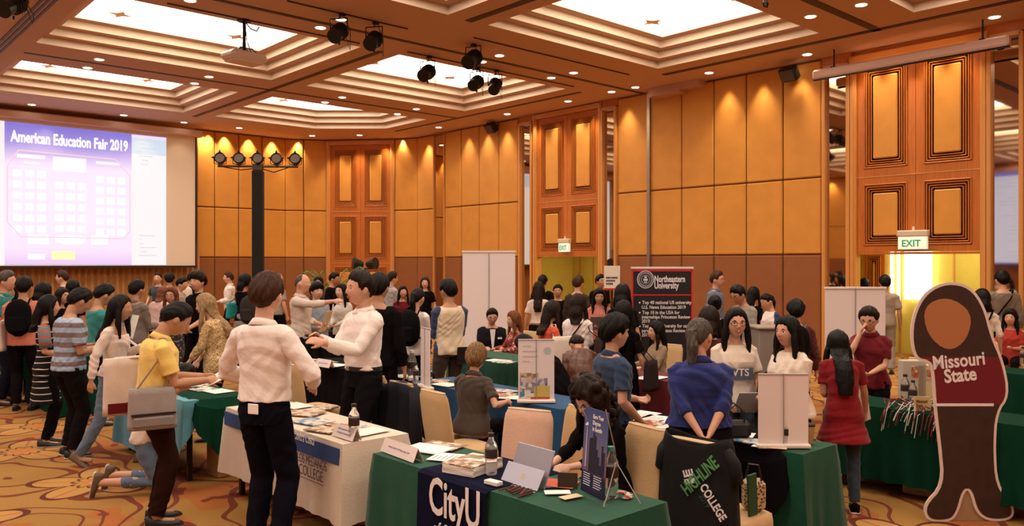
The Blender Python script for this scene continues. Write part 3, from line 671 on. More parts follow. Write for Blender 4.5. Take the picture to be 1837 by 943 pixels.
cloth_table(7.06, 1.75, 7.6, 3.55, M_greend, 'dark green cloth on the table behind the cut-out figure board', 'table behind the figure board with tassels on it', drop=.62, seed=12, amp=.04)
cloth_table(6.95, 4.7, 7.5, 6.5, M_maroon, 'dark red tablecloth before the seated woman in the tan blazer', 'table in front of the seated woman in the tan blazer', seed=13)
cloth_table(6.95, 7.1, 7.5, 9.0, M_green, 'green tablecloth before the seated man in the black suit', 'table in front of the seated man in the black suit', seed=14)
cloth_table(10.3, 1.9, 10.9, 4.0, M_greend, 'dark green tablecloth at the far right behind the figure board', 'table at the far right edge of the photo', drop=.55, seed=15)
cloth_table(7.35, 11.6, 7.9, 13.4, M_blackc, 'black tablecloth on a far table hidden in the crowd', 'far table hidden in the crowd by the corner', seed=16)
# cloth prints: blue band + lettering on the white cloth
MB().box((2.885-.022, 4.945, TZ-.145), (2.885-.014, 6.87, TZ-.03)).build('blue_band', fab((.012, .05, .20), 'blue_band'), None)
bb = bpy.data.objects['blue_band']; bb.parent = lm; bb.matrix_parent_inverse = Matrix.Translation(-lm.location)
def on_front(body, px, py, size, m, par, X=2.86, **k):
    d = onx(px, X); p = P(px, py, d); o = text(body, size, m, None, frame((X, p.y, p.z), (0, -1, 0), (0, 0, 1)), **k)
    o.parent = par; o.matrix_parent_inverse = Matrix.Translation(-par.location); return o
M_ltext = mat('pale_print', (.65, .66, .75), .7); M_dtext = mat('dark_print', (.12, .07, .09), .7); M_btext = mat('blue_print', (.05, .10, .32), .7); M_wprint = mat('white_print', (.78, .74, .76), .7)
on_front('of Contra Costa', 520, 784, .10, M_wprint, lm, sx=.56)
on_front('LOS MEDANOS', 533, 826, .10, M_dtext, lm, X=2.845, sx=.64); on_front('COLLEGE', 536, 848, .11, M_dtext, lm, X=2.845, sx=.76)
on_front('Contra', 441, 806, .07, M_btext, lm, X=2.845, sx=.8); on_front('College', 497, 836, .06, M_ltext, lm, X=2.845, sx=.9)
q = MB()
for pa_, pb_ in (((535, 819), (585, 838)), ((538, 853), (580, 866))):
    a_ = P(*pa_, onx(pa_[0], 2.845)); b2 = P(*pb_, onx(pb_[0], 2.845)); q.box((2.843, b2.y, a_.z-.004), (2.846, a_.y, a_.z))
o = q.build('rule_lines', M_dtext); o.parent = lm; o.matrix_parent_inverse = Matrix.Translation(-lm.location)
# CityU runner
M_navy = fab((.006, .007, .024), 'navy_runner')
ya = at(757, onx(757, X1a)).y; yb = at(880, onx(880, X1a)).y; w_ = ya-yb; cyr = (ya+yb)/2
q = MB(); rr_ = []
for y_ in np.linspace(-w_/2, w_/2, 5): rr_.append([(X1b+.03, y_, .35), (X1b+.025, y_, TZ-.01), (X1b, y_, TZ+.005), (X1a, y_, TZ+.005), (X1a-.030, y_, TZ-.012), (X1a-.040, y_, .4), (X1a-.044, y_, .08)])
q.grid([list(r) for r in rr_]); run = q.build('table_runner', M_navy); run.location = (0, cyr, 0); tag(run, 'navy runner with big white CityU lettering over the green table', 'table runner')
def on_run(body, px, py, size, **k):
    X = X1a-.048; d = onx(px, X); p = P(px, py, d); o = text(body, size, M_wprint, None, frame((X, p.y-cyr, p.z), (0, -1, 0), (0, 0, 1)), **k); o.parent = run; return o
on_run('CityU', 769, 916, .30, bold=.005, sx=.66); on_run('of Seattle', 776, 957, .12, sx=.8)
# ------------------------------------------------------------------ banquet chairs
M_cov = fab((.56, .37, .185), 'beige_chair_cover', .04); M_cov_lit = fab((.66, .42, .31), 'beige_chair_cover_lit', .04)  # second cover: bright light on one beige chair put into a lighter, rosier tone
def make_chair(lab, loc, face, m=None, grp='beige banquet chairs'):
    """face = world direction (angle) the sitter looks"""
    m = m or M_cov; t = thing('banquet_chair', loc, lab, 'chair', rz=face-PI/2, group=grp)
    q = MB(); rows = []        # seat cover with hanging skirt
    rr = random.Random(int(loc[0]*100+loc[1]*37)); N = 48
    def sq_(k, hx, hy, e=.22):
        an = 2*PI*k/N; c, s = math.cos(an), math.sin(an); r = 1/((abs(c)**6+abs(s)**6)**(1/6)); return (c*r*hx, s*r*hy)
    for z, gx, gy, a_ in ((.49, .14, .14, 0), (.488, .20, .20, 0), (.475, .222, .222, 0), (.43, .228, .228, .002), (.30, .23, .23, .006), (.12, .235, .24, .012), (.02, .245, .25, .016)):
        rows.append([(sq_(k, gx, gy)[0]*(1+a_*3*math.sin(k*1.7)), .02+sq_(k, gx, gy)[1]*(1+a_*3*math.cos(k*2.1)), z) for k in range(N)])
    for r_ in rows: r_.append(r_[0])
    q.grid([r_[::-1] for r_ in rows]); q.add([rows[0][k] for k in range(N)], [tuple(range(N))]); q.build('seat_cover', m, t, smooth=True)
    q = MB(); rows = []
    for i in range(15):      # backrest, leaning a little to the rear, rounded top
        v = i/14; z = .40+.56*v; wd = (.186+.010*math.sin(v*3))*(1 if v < .86 else math.sqrt(max(0.0, 1-((v-.86)/.16)**2))*.22+.78)
        th = .038*(1 if v < .93 else .55); yb_ = -.20-.09*v
        rows.append([(wd*math.copysign(min(1, abs(math.cos(a_))**.5), math.cos(a_)), yb_+th*math.sin(a_)*(1.0+.25*math.sin(v*3)), z) for a_ in [2*PI*k/24 for k in range(25)]])
    q.grid([r_[::-1] for r_ in rows]); q.add([p for p in rows[-1][:24]], [tuple(range(24))]); bc_ = q.build('back_cover', m, t, smooth=True)
    q = MB(); q.tube([(rows[-1][k][0], rows[-1][k][1], rows[-1][k][2]) for k in range(0, 25)], .005, 5).build('piping', mat('piping', (.66, .50, .34), .7), bc_)
    for sx in (-1, 1):
        for sy in (-1, 1): MB().cyl((sx*.19, .02+sy*.19, .40), (sx*.20, .02+sy*.21, 0), .013, n=8).build('leg', mat('gold_leg', (.30, .18, .06), .35, metal=.7), t)
    return t
def chair_at(px, d, lab, face=0.0, m=None): p = at(px, d); return make_chair(lab, (p.x, p.y, 0), face, m)
chair_at(560, 8.55, 'beige chair with magazines on its seat behind the white college table', .15)
chair_at(712, 7.75, 'beige chair right of the man with the belt', .1)
chair_at(768, 7.25, 'beige chair with a dark jacket hung over its back', .0)
chair_at(829, 6.75, 'beige chair the seated woman in brown sits on', -.05)
chair_at(915, 5.5, 'rosy lit empty chair facing out behind the grey tablet', PI+.35, M_cov_lit)
chair_at(1000, 5.65, 'beige chair half hidden between the rosy chair and the curly haired woman', PI)
chair_at(1098, 5.0, 'beige chair the curly haired woman sits on', PI-.15)
chair_at(1298, 4.95, 'beige chair wearing the black college T-shirt', .0)
for px, d, lab in ((882, 12.45, 'beige chair of the man in the black suit'), (925, 12.1, 'beige chair of the woman in the flowered blouse'), (1178, 10.15, 'beige chair of the woman in the tan blazer'), (1640, 8.6, 'beige chair behind the table with tassels'), (1815, 12.2, 'beige chair at the right edge of the photo')):
    chair_at(px, d, lab, PI if px > 700 else 0)
# jacket on a chair
p = at(768, 7.25); q = MB(); rows = []
for i in range(17):
    s = i/16; rows.append([])
    for k in range(15):
        u = k/14*2-1; path = s*1.32-.62     # from the front side over the top to the rear
        yy = -.29+ (.055 if path < 0 else -.055)*min(1, abs(path)/.05); zz = 1.0-abs(path)*(1.0 if path > 0 else .75)
        wv = .26+.05*abs(path); rows[-1].append((u*wv*(1-.08*math.cos(path*3)), yy+(.02*math.sin(u*9+path*4))*(1 if path > 0 else -1)*min(1, abs(path)*4)-(.05*path if path > 0 else 0)+ .09*(1-zz)*.5, zz-.03*u*u-.04*abs(u)**4))
q.grid(rows); j = q.build('jacket', mat('dark_jacket', (.005, .0055, .011), .9, bump=.3, bscale=20), smooth=True)
md = j.modifiers.new('s', 'SOLIDIFY'); md.thickness = .016; j.location = (p.x, p.y, 0); j.rotation_euler = (0, 0, -PI/2); tag(j, 'dark navy jacket hung over the back of a beige chair', 'jacket')
for s_ in (-1, 1): MB().tube([(s_*.27, -.33, .93), (s_*.31, -.35, .75), (s_*.30, -.34, .55), (s_*.29, -.33, .42)], [.05, .055, .05, .045], 10).build('sleeve', MATS['dark_jacket'], j, smooth=True)
# ------------------------------------------------------------------ bottles
M_water = mat('clear_plastic', (.92, .95, .97), .08, trans=.92, spec=.5); M_cap = mat('bottle_cap_dark', (.03, .02, .02), .4); M_blabel = mat('bottle_label', (.035, .02, .02), .45); M_capw = mat('bottle_cap_white', (.6, .65, .75), .4)
M_water.node_tree.nodes['Principled BSDF'].inputs['IOR'].default_value = 1.25
def bottle_proto(big=False):
    s = 1.0; pr = []
    Hh = .20; R0 = .031
    for z, r in ((0, .024), (.006, .030), (.02, .031), (.035, .0285), (.05, .031), (.065, .0285), (.08, .031), (.135, .031), (.15, .029), (.17, .018), (.182, .0125), (.195, .0125)): pr.append((r, z))
    t = bpy.data.objects.new('water_bottle', None); COL.objects.link(t)
    MB().lathe(pr, n=20).build('bottle_body', M_water, t, smooth=True)
    MB().lathe([(.0318, .085), (.0322, .087), (.0322, .128), (.0318, .130)], n=20).build('bottle_label', M_blabel, t, smooth=True)
    MB().cyl((0, 0, .19), (0, 0, .208), .0155, n=16).build('cap', M_cap, t)
    return t
bp0 = [None]
def bottle(px, py, lab, h=.22, z=TZ, cap=None):
    t = bottle_proto() if bp0[0] is None else copy_tree(bp0[0])
    if bp0[0] is None: bp0[0] = t
    p = onz(px, py, z); t.location = (p.x, p.y, z+.004); k = h/.208; t.scale = (k, k, k)
    tag(t, lab, 'bottle', 'plastic water bottles'); 
    if cap:
        for c_ in t.children:
            if c_.name.startswith('cap'): c_.data = c_.data.copy(); c_.data.materials[0] = cap
    return t
bottle(635, 790, 'water bottle on the white college table', .255)
bottle(881, 852, 'water bottle with dark label left of the grey tablet', .245)
bottle(1096, 893, 'tall water bottle right behind the small city skyline banner', .27, cap=mat('cap_green', (.05, .30, .22), .4))
bottle(1408, 803, 'water bottle in front of the blank white table banner', .205)
bottle(739, 683, 'tallest water bottle on the blue table beside a narrow white banner', .32, cap=M_capw)
bottle(746, 688, 'short water bottle just right of the tallest one on the blue table', .21)
bottle(770, 692, 'water bottle at the foot of the narrow white banner', .22)
bottle(1624, 722, 'left water bottle behind the tassels on the dark green table', .25)
bottle(1638, 728, 'right water bottle behind the tassels on the dark green table', .22)
bottle(1835, 655, 'water bottle on the far right table at the photo edge', .22)
# ------------------------------------------------------------------ paper goods
M_paper = mat('paper', (.78, .74, .68), .6); M_paperb = mat('bright_paper', (.9, .87, .82), .6)
def collage(name, c1, c2, sc=18, seed=0.0):
    if name in MATS: return MATS[name]
    m, nt, b = nodes_mat(name, .35); tc = NN(nt, 'TexCoord'); mp = NN(nt, 'Mapping'); mp.inputs['Location'].default_value = (seed, seed*1.7, 0); nt.links.new(tc.outputs['Object'], mp.inputs[0])
    v = NN(nt, 'TexVoronoi'); v.inputs['Scale'].default_value = sc; v.distance = 'CHEBYCHEV'; nt.links.new(mp.outputs[0], v.inputs['Vector'])
    sp = NN(nt, 'SeparateColor'); nt.links.new(v.outputs['Color'], sp.inputs[0]); r = NN(nt, 'ValToRGB'); r.color_ramp.interpolation = 'CONSTANT'
    e = r.color_ramp.elements; e[0].color = (*c1, 1); e[1].position = .55; e[1].color = (*c2, 1)
    for p_, c_ in ((.2, (.75, .70, .62)), (.38, tuple(x*.5 for x in c2)), (.75, (.55, .45, .35)), (.88, tuple(x*.6 for x in c1))): q_ = e.new(p_); q_.color = (*c_, 1)
    nt.links.new(sp.outputs[0], r.inputs[0]); nt.links.new(r.outputs[0], b.inputs['Base Color']); return m
CB = [collage('brochure_blue', (.10, .25, .45), (.55, .60, .62), 22, 1), collage('brochure_brown', (.30, .16, .09), (.55, .42, .30), 26, 4), collage('brochure_red', (.50, .08, .05), (.65, .50, .30), 24, 7), collage('brochure_teal', (.06, .35, .40), (.60, .55, .45), 20, 9)]
def sheet(x, y, z, w_, l_, rz, m, lab, n=1, name='brochure', cat='brochure', group=None, th=.004, txt=False):
    t = MB().bbox((-w_/2, -l_/2, 0), (w_/2, l_/2, th*n), .001).build(name, m); t.location = (x, y, z+.003); t.rotation_euler = (0, 0, rz); tag(t, lab, cat, group)
    if txt:
        q = MB(); rr = random.Random(int(x*50+y*70))
        for k in range(7): q.box((-w_*.38, l_*.38-k*l_*.11, th*n), (-w_*.38+w_*(.4+.35*rr.random()), l_*.38-k*l_*.11+l_*.02, th*n+.0006))
        q.build('print', M_dtext, t)
    return t
def on_table(px, py, w_, l_, rz, m, lab, z=TZ+.008, **k): p = onz(px, py, z); return sheet(p.x, p.y, z, w_, l_, rz, m, lab, **k)
on_table(768, 806, .21, .30, .3, M_paperb, 'white folder pages lying open behind the CityU name card', n=2)
on_table(793, 800, .20, .29, .3, CB[1], 'brown picture brochure under the open white pages on the green table', n=1)
on_table(812, 822, .20, .28, .5, M_paperb, 'white leaflet with pale blue edge between the pages and the catalogue stack', txt=True)
t = thing('catalogue_stack', onz(848, 842, TZ+.008), 'thick stack of glossy catalogues beside the water bottle on the green table', 'catalogues', rz=.25)
for k in range(7): MB().bbox((-.15, -.115, k*.0085), (.15, .115, k*.0085+.0078), .001, Matrix.Rotation(.03*math.sin(k*5), 4, 'Z')).build('catalogue', M_paper if k < 6 else CB[1], t)
on_table(885, 869, .05, .10, .1, mat('card_white', (.85, .8, .78), .4), 'small white box of cards in front of the catalogue stack', n=5, name='card_box', cat='box')
# pens
p = onz(930, 881, TZ+.006); rr = random.Random(2)
for k in range(11):
    q = MB().cyl((-.07, 0, .005), (.05, 0, .005), .0045, n=8).build('pen', mat('pen_dark_red', (.10, .015, .015), .3)); MB().cyl((.05, 0, .005), (.07, 0, .005), .003, .001, 8).build('pen_tip', M_white, q)
    q.location = (p.x+rr.uniform(-.02, .02), p.y+.085-k*.017, p.z+.004*(k % 2)); q.rotation_euler = (0, 0, rr.uniform(-.25, .25)+.3); tag(q, 'dark red pen in the row of pens before the grey tablet', 'pen', 'pens on the green table')
# tent name cards
def scribble(mb, x0, x1, z, amp, seed, M):
    rr = random.Random(seed); pts = []; n = 34
    for i in range(n+1): pts.append(M@Vector((x0+(x1-x0)*i/n, z+amp*math.sin(i*2.1)*(.4+.6*rr.random()), .001)))
    k = 0
    while k < n: e = min(n, k+rr.randint(5, 9)); mb.tube(pts[k:e+1], .0016, 4); k = e+1
def tent_card(a, b_, hgt, lab, lines=1):
    A = onz(*a, TZ+.008); B = onz(*b_, TZ+.008); c = (A+B)/2; d = (B-A); ln = d.length; ang = math.atan2(d.y, d.x)
    t = thing('name_card', (c.x, c.y, TZ+.008), lab, 'name card', rz=ang); q = MB(); dp = hgt*.45
    q.add([(-ln/2, 0, 0), (ln/2, 0, 0), (ln/2, dp, hgt), (-ln/2, dp, hgt), (-ln/2, dp*2, 0), (ln/2, dp*2, 0)], [(0, 1, 2, 3), (3, 2, 5, 4)])
    o = q.build('card', mat('card_pinkish', (.78, .68, .66), .5), t); m_ = o.modifiers.new('s', 'SOLIDIFY'); m_.thickness = .002
    M = frame((0, -.002, 0), (1, 0, 0), (0, dp, hgt)); q = MB()
    for l_ in range(lines): scribble(q, -ln*.32, ln*.32, hgt*(.5 if lines == 1 else .68-.3*l_)*1.1, hgt*.09, l_+int(ln*100), M)
    q.build('handwriting', M_btext, t)
tent_card((682, 808), (741, 830), .085, 'white tent name card on the near left corner of the green table')
tent_card((595, 780), (632, 792), .085, 'white tent name card with two written lines on the white college table', 2)
tent_card((565, 656), (590, 660), .09, 'small name card on the black table behind the man with the belt')
# brochures on the other tables
for px, py, w_, l_, rz, m, lab in ((562, 757, .21, .28, .2, CB[0], 'blue and brown brochure at the far end of the white college table'), (545, 742, .22, .30, .5, CB[1], 'brown brochure behind the standing young man in white shirt'), (585, 771, .20, .27, .3, CB[1], 'dark picture brochure left of the two-line name card'),
    (608, 764, .10, .21, .9, CB[2], 'narrow leaflet beside the water bottle on the white college table'), (655, 775, .30, .21, .1, M_paper, 'white sheets near the right end of the white college table'), (650, 768, .12, .07, .2, CB[0], 'dark card lying on the white sheets of the college table'),
    (530, 728, .21, .28, .1, M_paper, 'white sheet at the far end of the white college table'),
    (330, 696, .21, .28, .2, CB[0], 'left stack of blue brochures on the light blue table'), (362, 698, .21, .28, .1, CB[3], 'middle stack of brochures on the light blue table'), (392, 702, .21, .26, .1, M_paper, 'right pale leaflets on the light blue table'), (345, 690, .2, .28, .6, M_paper, 'white sheets behind the brochure stacks on the light blue table'),
    (893, 708, .22, .3, .3, CB[2], 'colourful leaflet left of the small picture banner on the blue table'), (915, 713, .2, .28, .5, M_paper, 'white leaflet just left of the small picture banner'), (900, 702, .2, .28, .1, CB[0], 'blue leaflet farthest left of the small picture banner'),
    (727, 676, .2, .28, .1, CB[3], 'leaflets at the left end of the blue table'), (800, 690, .2, .28, .1, M_paper, 'white sheet under the bottles on the blue table'), (785, 684, .18, .25, .5, CB[1], 'brown leaflet right of the bottles on the blue table'),
    (1150, 744, .30, .21, .1, M_paperb, 'white form farthest left on the table behind the blue shirt woman'), (1172, 752, .30, .21, .2, M_paperb, 'white form with dark rules beside the denim shirt boy'), (1160, 762, .28, .2, .0, CB[2], 'red and yellow leaflets at the table edge by the denim shirt boy'), (1192, 762, .28, .2, .1, M_paperb, 'white form left of the blue shirt woman'),
    (1310, 775, .28, .2, .2, CB[1], 'dark leaflet right of the blue shirt woman'), (1325, 783, .28, .2, .4, M_paperb, 'white leaflets left of the blank white table banner'), (1345, 792, .16, .2, .0, CB[0], 'dark small leaflet at the foot of the blank white banner'), (1372, 797, .25, .1, .2, M_paperb, 'white papers at the left foot of the blank banner'), (1395, 800, .2, .12, .5, mat('rosy_paper', (.75, .5, .45), .6), 'rosy papers at the foot of the blank banner'),
    (580, 650, .25, .3, .1, CB[1], 'magazines on the black table behind the pointing hand man'), (600, 655, .25, .3, .3, M_paper, 'white magazine on the black table near the phone hand'), (548, 646, .25, .3, .2, CB[0], 'dark magazine at the left of the black table'),
    (893, 647, .22, .3, .2, M_paperb, 'white papers in front of the seated man in the black suit'), (905, 650, .22, .25, .2, CB[3], 'leaflets in front of the woman in the flowered blouse'),
    (1168, 678, .35, .25, .1, M_paperb, 'white papers in front of the seated woman in the tan blazer'),
    (10, 612, .3, .25, .1, M_paper, 'papers on the table at the left edge of the photo'), (20, 618, .3, .22, .4, CB[1], 'second papers on the table at the left edge')):
    on_table(px, py, w_, l_, rz, m, lab, n=2 if m in CB else 1, txt=m is M_paperb)
p = at(565, 8.4); sheet(p.x+.05, p.y-.03, .49, .22, .29, .4, CB[1], 'magazines lying on the seat of the beige chair', n=4)
# ------------------------------------------------------------------ tablet computer
A = onz(899, 860, TZ+.006); B = onz(964, 881, TZ+.006); c = (A+B)/2; d = B-A; ang = math.atan2(d.y, d.x)
t = thing('tablet_computer', (c.x, c.y, TZ+.006), 'grey tablet computer standing on its kickstand on the green table', 'tablet', rz=ang)
ln = d.length; h_ = .215; tl = Matrix.Rotation(math.radians(-14), 4, 'X'); M_tab = mat('tablet_grey', (.34, .35, .42), .35, metal=.4); M_tab2 = mat('tablet_grey_light', (.48, .50, .62), .4, metal=.3)
tl = Matrix.Translation((0, .05, 0))@Matrix.Rotation(math.radians(-22), 4, 'X')
MB().bbox((-ln/2, 0, 0), (ln/2, .009, h_), .003, tl).build('tablet_body', M_tab, t)
MB().bbox((-ln/2+.004, .0095, .004), (ln/2-.004, .0105, h_-.004), .0005, tl).build('display', mat('display', (.02, .02, .03), .1, emit=(.3, .4, .7), es=.5), t)
MB().bbox((-ln/2, -.003, 0), (ln/2, .001, .115), .001, Matrix.Translation((0, .0, 0))@Matrix.Translation((0, .0, 0))@Matrix.Rotation(math.radians(-42) if False else math.radians(-30), 4, 'X')).build('kickstand', M_tab2, t)
q = MB(); Mk = Matrix.Rotation(math.radians(-30), 4, 'X')
for sx in (-1, 1):
    for sz in (-1, 1): q.box((sx*.0085-.007, -.0045, .055+sz*.0085-.007), (sx*.0085+.007, -.0035, .055+sz*.0085+.007), Mk)
q.build('logo', mat('logo_gold', (.65, .5, .35), .3), t)
MB().bbox((-ln/2, .07, 0), (ln/2, .25, .006), .002).build('keyboard', mat('keyboard_dark', (.05, .05, .06), .6), t)
# small folded cards, notebook, red folder near the curly haired woman
p = onz(1000, 868, TZ+.006); sheet(p.x, p.y, TZ+.006, .16, .22, .5, mat('orange_red_paper', (.62, .10, .03), .5), 'orange red booklet under the hand of the curly haired woman')
p = onz(1018, 876, TZ+.006); Mx = Matrix.Translation((p.x, p.y, p.z))
o = MB().bbox((-.055, -.002, 0), (.055, .002, .085), .001).build('dark_card', mat('dark_card', (.03, .02, .015), .4)); o.location = p; o.rotation_euler = (math.radians(-12), 0, -.9); tag(o, 'small dark card standing upright beside the orange booklet', 'card')
on_table(1000, 884, .07, .14, .9, M_paperb, 'cream folded slip in front of the standing dark card'); on_table(1024, 892, .06, .12, 1.4, mat('cream_paper', (.72, .62, .38), .6), 'yellowish slip at the foot of the skyline banner')
q = MB(); rr = random.Random(8)
for k in range(5): q.bbox((-.03+.01*k, -.02, .006*k), (.03+.008*k, .02, .006*k+.008), .003, Matrix.Rotation(k*.5, 4, 'Z'))
o = q.build('crumpled_wrapper', collage('wrapper', (.6, .05, .03), (.7, .6, .5), 60)); o.location = onz(1126, 893, TZ+.006); tag(o, 'crumpled red and white wrapper right of the tall bottle', 'wrapper')
# ------------------------------------------------------------------ city skyline X-banner on the green table
A = P(1041, 884, 4.41); B = P(1083, 905, 4.2); A.z = B.z = TZ+.01; c = (A+B)/2; d = B-A; ang = math.atan2(d.y, d.x); w_ = d.length; h_ = .465
t = thing('table_banner', (c.x, c.y, TZ+.006), 'small navy banner with a city skyline on a thin X stand', 'banner', rz=ang)
lean = Matrix.Rotation(math.radians(-4), 4, 'X')
def skym():
    m, nt, b = nodes_mat('skyline_print', .5); tc = NN(nt, 'TexCoord'); sp = NN(nt, 'SeparateXYZ'); nt.links.new(tc.outputs['Generated'], sp.inputs[0]); r = NN(nt, 'ValToRGB')
    e = r.color_ramp.elements; e[0].position = .0; e[0].color = (.012, .014, .05, 1); e[1].position = 1; e[1].color = (.05, .07, .20, 1)
    for p_, c_ in ((.24, (.012, .014, .05, 1)), (.27, (.16, .10, .16, 1)), (.55, (.13, .13, .26, 1)), (.8, (.07, .10, .26, 1))): q_ = e.new(p_); q_.color = c_
    nt.links.new(sp.outputs[2], r.inputs[0]); nt.links.new(r.outputs[0], b.inputs['Base Color']); return m
MB().bbox((-w_/2, 0, .012), (w_/2, .004, h_), .001, lean).build('banner_sheet', skym(), t)
q = MB(); rr = random.Random(6)
for k in range(9):
    x0 = -w_*.22+k*w_*.075; hh = .05+.16*rr.random() if k not in (2, 3) else .24-.03*k*.5; q.box((x0, -.0022, .13), (x0+w_*.06, -.0008, .13+hh), lean)
q.build('skyline_print', mat('tower_print', (.018, .018, .04), .6), t)
q = MB(); q.cyl(lean@Vector((-w_*.34, -.002, .15)), lean@Vector((-w_*.34, -.002, .38)), .0035, .002, 6).cyl(lean@Vector((-w_*.34, -.002, .37)), lean@Vector((-w_*.34, -.002, .385)), .012, .004, 8); q.build('tower_needle', M_ltext, t)
for j, s in enumerate(('Earn Your', 'Degree', 'in Seattle')): text(s, .030, M_wprint, t, lean@frame((-w_*.12, -.0022, h_-.05-j*.033), (1, 0, 0), (0, 0, 1)), bold=.0006, sx=.85)
q = MB()
for k in range(6):
    for cx_ in (-w_*.40, w_*.03): q.box((cx_, -.0022, .115-k*.012), (cx_+w_*.36*(1-.3*rr.random()), -.0010, .119-k*.012), lean)
q.build('small_print', M_ltext, t)
q = MB(); q.tube([(w_/2+.004, .01, h_+.02), (w_/2+.012, .06, .28), (w_/2-.02, .09, .2)], .0028, 6).tube([(w_/2-.02, .09, .2), (w_/2+.05, -.03, .0)], .0028, 6).tube([(w_/2-.02, .09, .2), (w_/2+.10, .16, .004)], .0028, 6).tube([(-w_/2, .01, h_-.01), (0, .09, .2), (-w_/2, .12, .003)], .0028, 6).cyl((w_/2+.05, -.03, .0), (w_/2+.045, -.02, .03), .005, n=8); q.build('stand_rods', mat('rod_grey', (.4, .38, .36), .4, metal=.5), t)
# ------------------------------------------------------------------ small roll-up banners on tables
M_ban = mat('banner_white', (.78, .70, .70), .55, trans=.0); M_bant = mat('banner_back', (.66, .58, .56), .6)
def mini_banner(px, py, w_, h_, ang, lab, front=None):
    p = onz(px, py, TZ+.006); t = thing('table_banner', (p.x, p.y, TZ+.006), lab, 'banner', rz=ang)
    MB().bbox((-w_/2, 0, .03), (w_/2, .003, h_), .001).build('banner_sheet', M_ban, t)
    MB().bbox((-w_/2-.01, -.035, 0), (w_/2+.01, .04, .03), .008).build('base', mat('banner_base', (.80, .74, .66), .4), t)
    MB().bbox((-w_/2, -.006, h_-.012), (w_/2, .008, h_), .003).build('top_rail', mat('rail_grey', (.45, .42, .45), .4), t)
    MB().cyl((0, -.010, .02), (0, -.008, h_), .0035, n=8).build('pole', mat('rod_grey', (.4, .38, .36)), t)
    return t
fc = -YAW    # facing the camera
mini_banner(1405, 803, .335, .50, fc-.02, 'blank white back of a small table banner right of the black T-shirt')
t = mini_banner(962, 722, .32, .565, fc, 'small table banner with a colour photo collage at its foot')
MB().bbox((-.145, -.003, .045), (.075, -.0005, .14), .0005).build('collage_print', CB[0], t); MB().bbox((-.145, -.003, .14), (.10, -.0005, .22), .0005).build('collage_print', collage('brochure_lilac', (.25, .22, .45), (.6, .55, .6), 30, 2), t); MB().bbox((-.02, -.0035, .045), (.12, -.001, .15), .0005).build('yellow_print', mat('ochre_print', (.6, .45, .12), .5), t); MB().bbox((-.145, -.003, .225), (.02, -.0005, .265), .0005).build('photo_strip', CB[1], t); MB().bbox((-.05, -.004, .035), (.12, -.001, .052), .0005).build('red_print', mat('red_print', (.5, .05, .03), .5), t)
MB().lathe([(.001, .002), (.034, .002), (.034, 0), (.001, 0)], n=20, M=Matrix.Translation((.10, -.001, .46))@Matrix.Rotation(PI/2, 4, 'X')).build('round_emblem', mat('pale_blue_print', (.45, .52, .55), .5), t)
q = MB(); rr = random.Random(1)
for k in range(4): q.box((-.12, -.002, .36+k*.045), (-.12+.10*(.5+rr.random()), -.0005, .372+k*.045))
q.build('small_print', mat('pale_print2', (.55, .48, .50), .6), t)
t = mini_banner(763, 696, .30, .60, fc-1.15, 'narrow-looking white table banner seen from its side beside the bottles')
# ------------------------------------------------------------------ big roll-up banners
def rollup(px, d, w_, ztop, ang, lab, m=None, name='rollup_banner', z0=.09):
    p = at(px, d); t = thing(name, p, lab, 'banner', rz=ang)
    MB().bbox((-w_/2, 0, z0), (w_/2, .004, ztop), .001).build('banner_sheet', m or M_ban, t)
    MB().bbox((-w_/2-.02, -.07, 0), (w_/2+.02, .07, .09), .02).build('base', mat('base_silver', (.55, .5, .48), .35, metal=.5), t)
    for s_ in (-1, 1): MB().bbox((s_*w_*.35-.02, -.2, 0), (s_*w_*.35+.02, .2, .015), .004).build('foot', MATS['base_silver'], t)
    MB().bbox((-w_/2-.01, -.012, ztop-.02), (w_/2+.01, .014, ztop+.012), .005).build('top_rail', mat('rail_light', (.70, .62, .58), .4), t)
    return t
t = rollup(877, 13.0, .84, zat(451, 13.0), fc+.02, 'tall blank white roll-up banner behind the seated man in the suit'); MB().cyl((0, -.014, .05), (0, -.014, 2.15), .007, n=8).build('pole', MATS['rod_grey'], t)
t = rollup(1534, 10.2, .75, zat(516, 10.2), fc-.03, 'blank white roll-up banner behind the woman in the maroon polo'); MB().cyl((0, -.014, .05), (0, -.014, zat(516, 10.2)), .006, n=8).build('pole', MATS['rod_grey'], t)
# Northeastern
zt = zat(480, 11.3); w_ = .85
t = rollup(1188, 11.3, w_, zt, fc+.0, 'black roll-up banner with red border and university text', mat('banner_black', (.012, .012, .016), .5))
M_red = mat('banner_red', (.62, .02, .02), .5); q = MB()
q.box((-w_/2, -.003, .1), (-w_/2+.022, -.0005, zt-.02)).box((w_/2-.022, -.003, .1), (w_/2, -.0005, zt-.02)).box((-w_/2, -.003, zt-.05), (w_/2, -.0005, zt-.02)).box((-w_/2, -.003, zt-.385), (w_/2, -.0005, zt-.37)); q.build('red_border', M_red, t)
px2 = lambda px: (px-1188)/F*11.3; pz2 = lambda py: zat(py, 11.3)
text('Northeastern', .125, M_wprint, t, frame((px2(1173.5), -.006, pz2(505.5)), (1, 0, 0), (0, 0, 1)), bold=.0035, sx=.62); text('University', .125, M_wprint, t, frame((px2(1173.5), -.006, pz2(517)), (1, 0, 0), (0, 0, 1)), bold=.0035, sx=.66)
rings = [(.118, .108), (.085, .080), (.06, .055)]; cx_, cz_ = px2(1158), pz2(501)
q = MB()
for r0, r1 in rings:
    vs = [(cx_+r*math.cos(a_), -.005, cz_+r*math.sin(a_)*1.05) for r in (r0, r1) for a_ in [2*PI*k/36 for k in range(36)]]; q.add(vs, [(k, (k+1) % 36, 36+(k+1) % 36, 36+k) for k in range(36)])
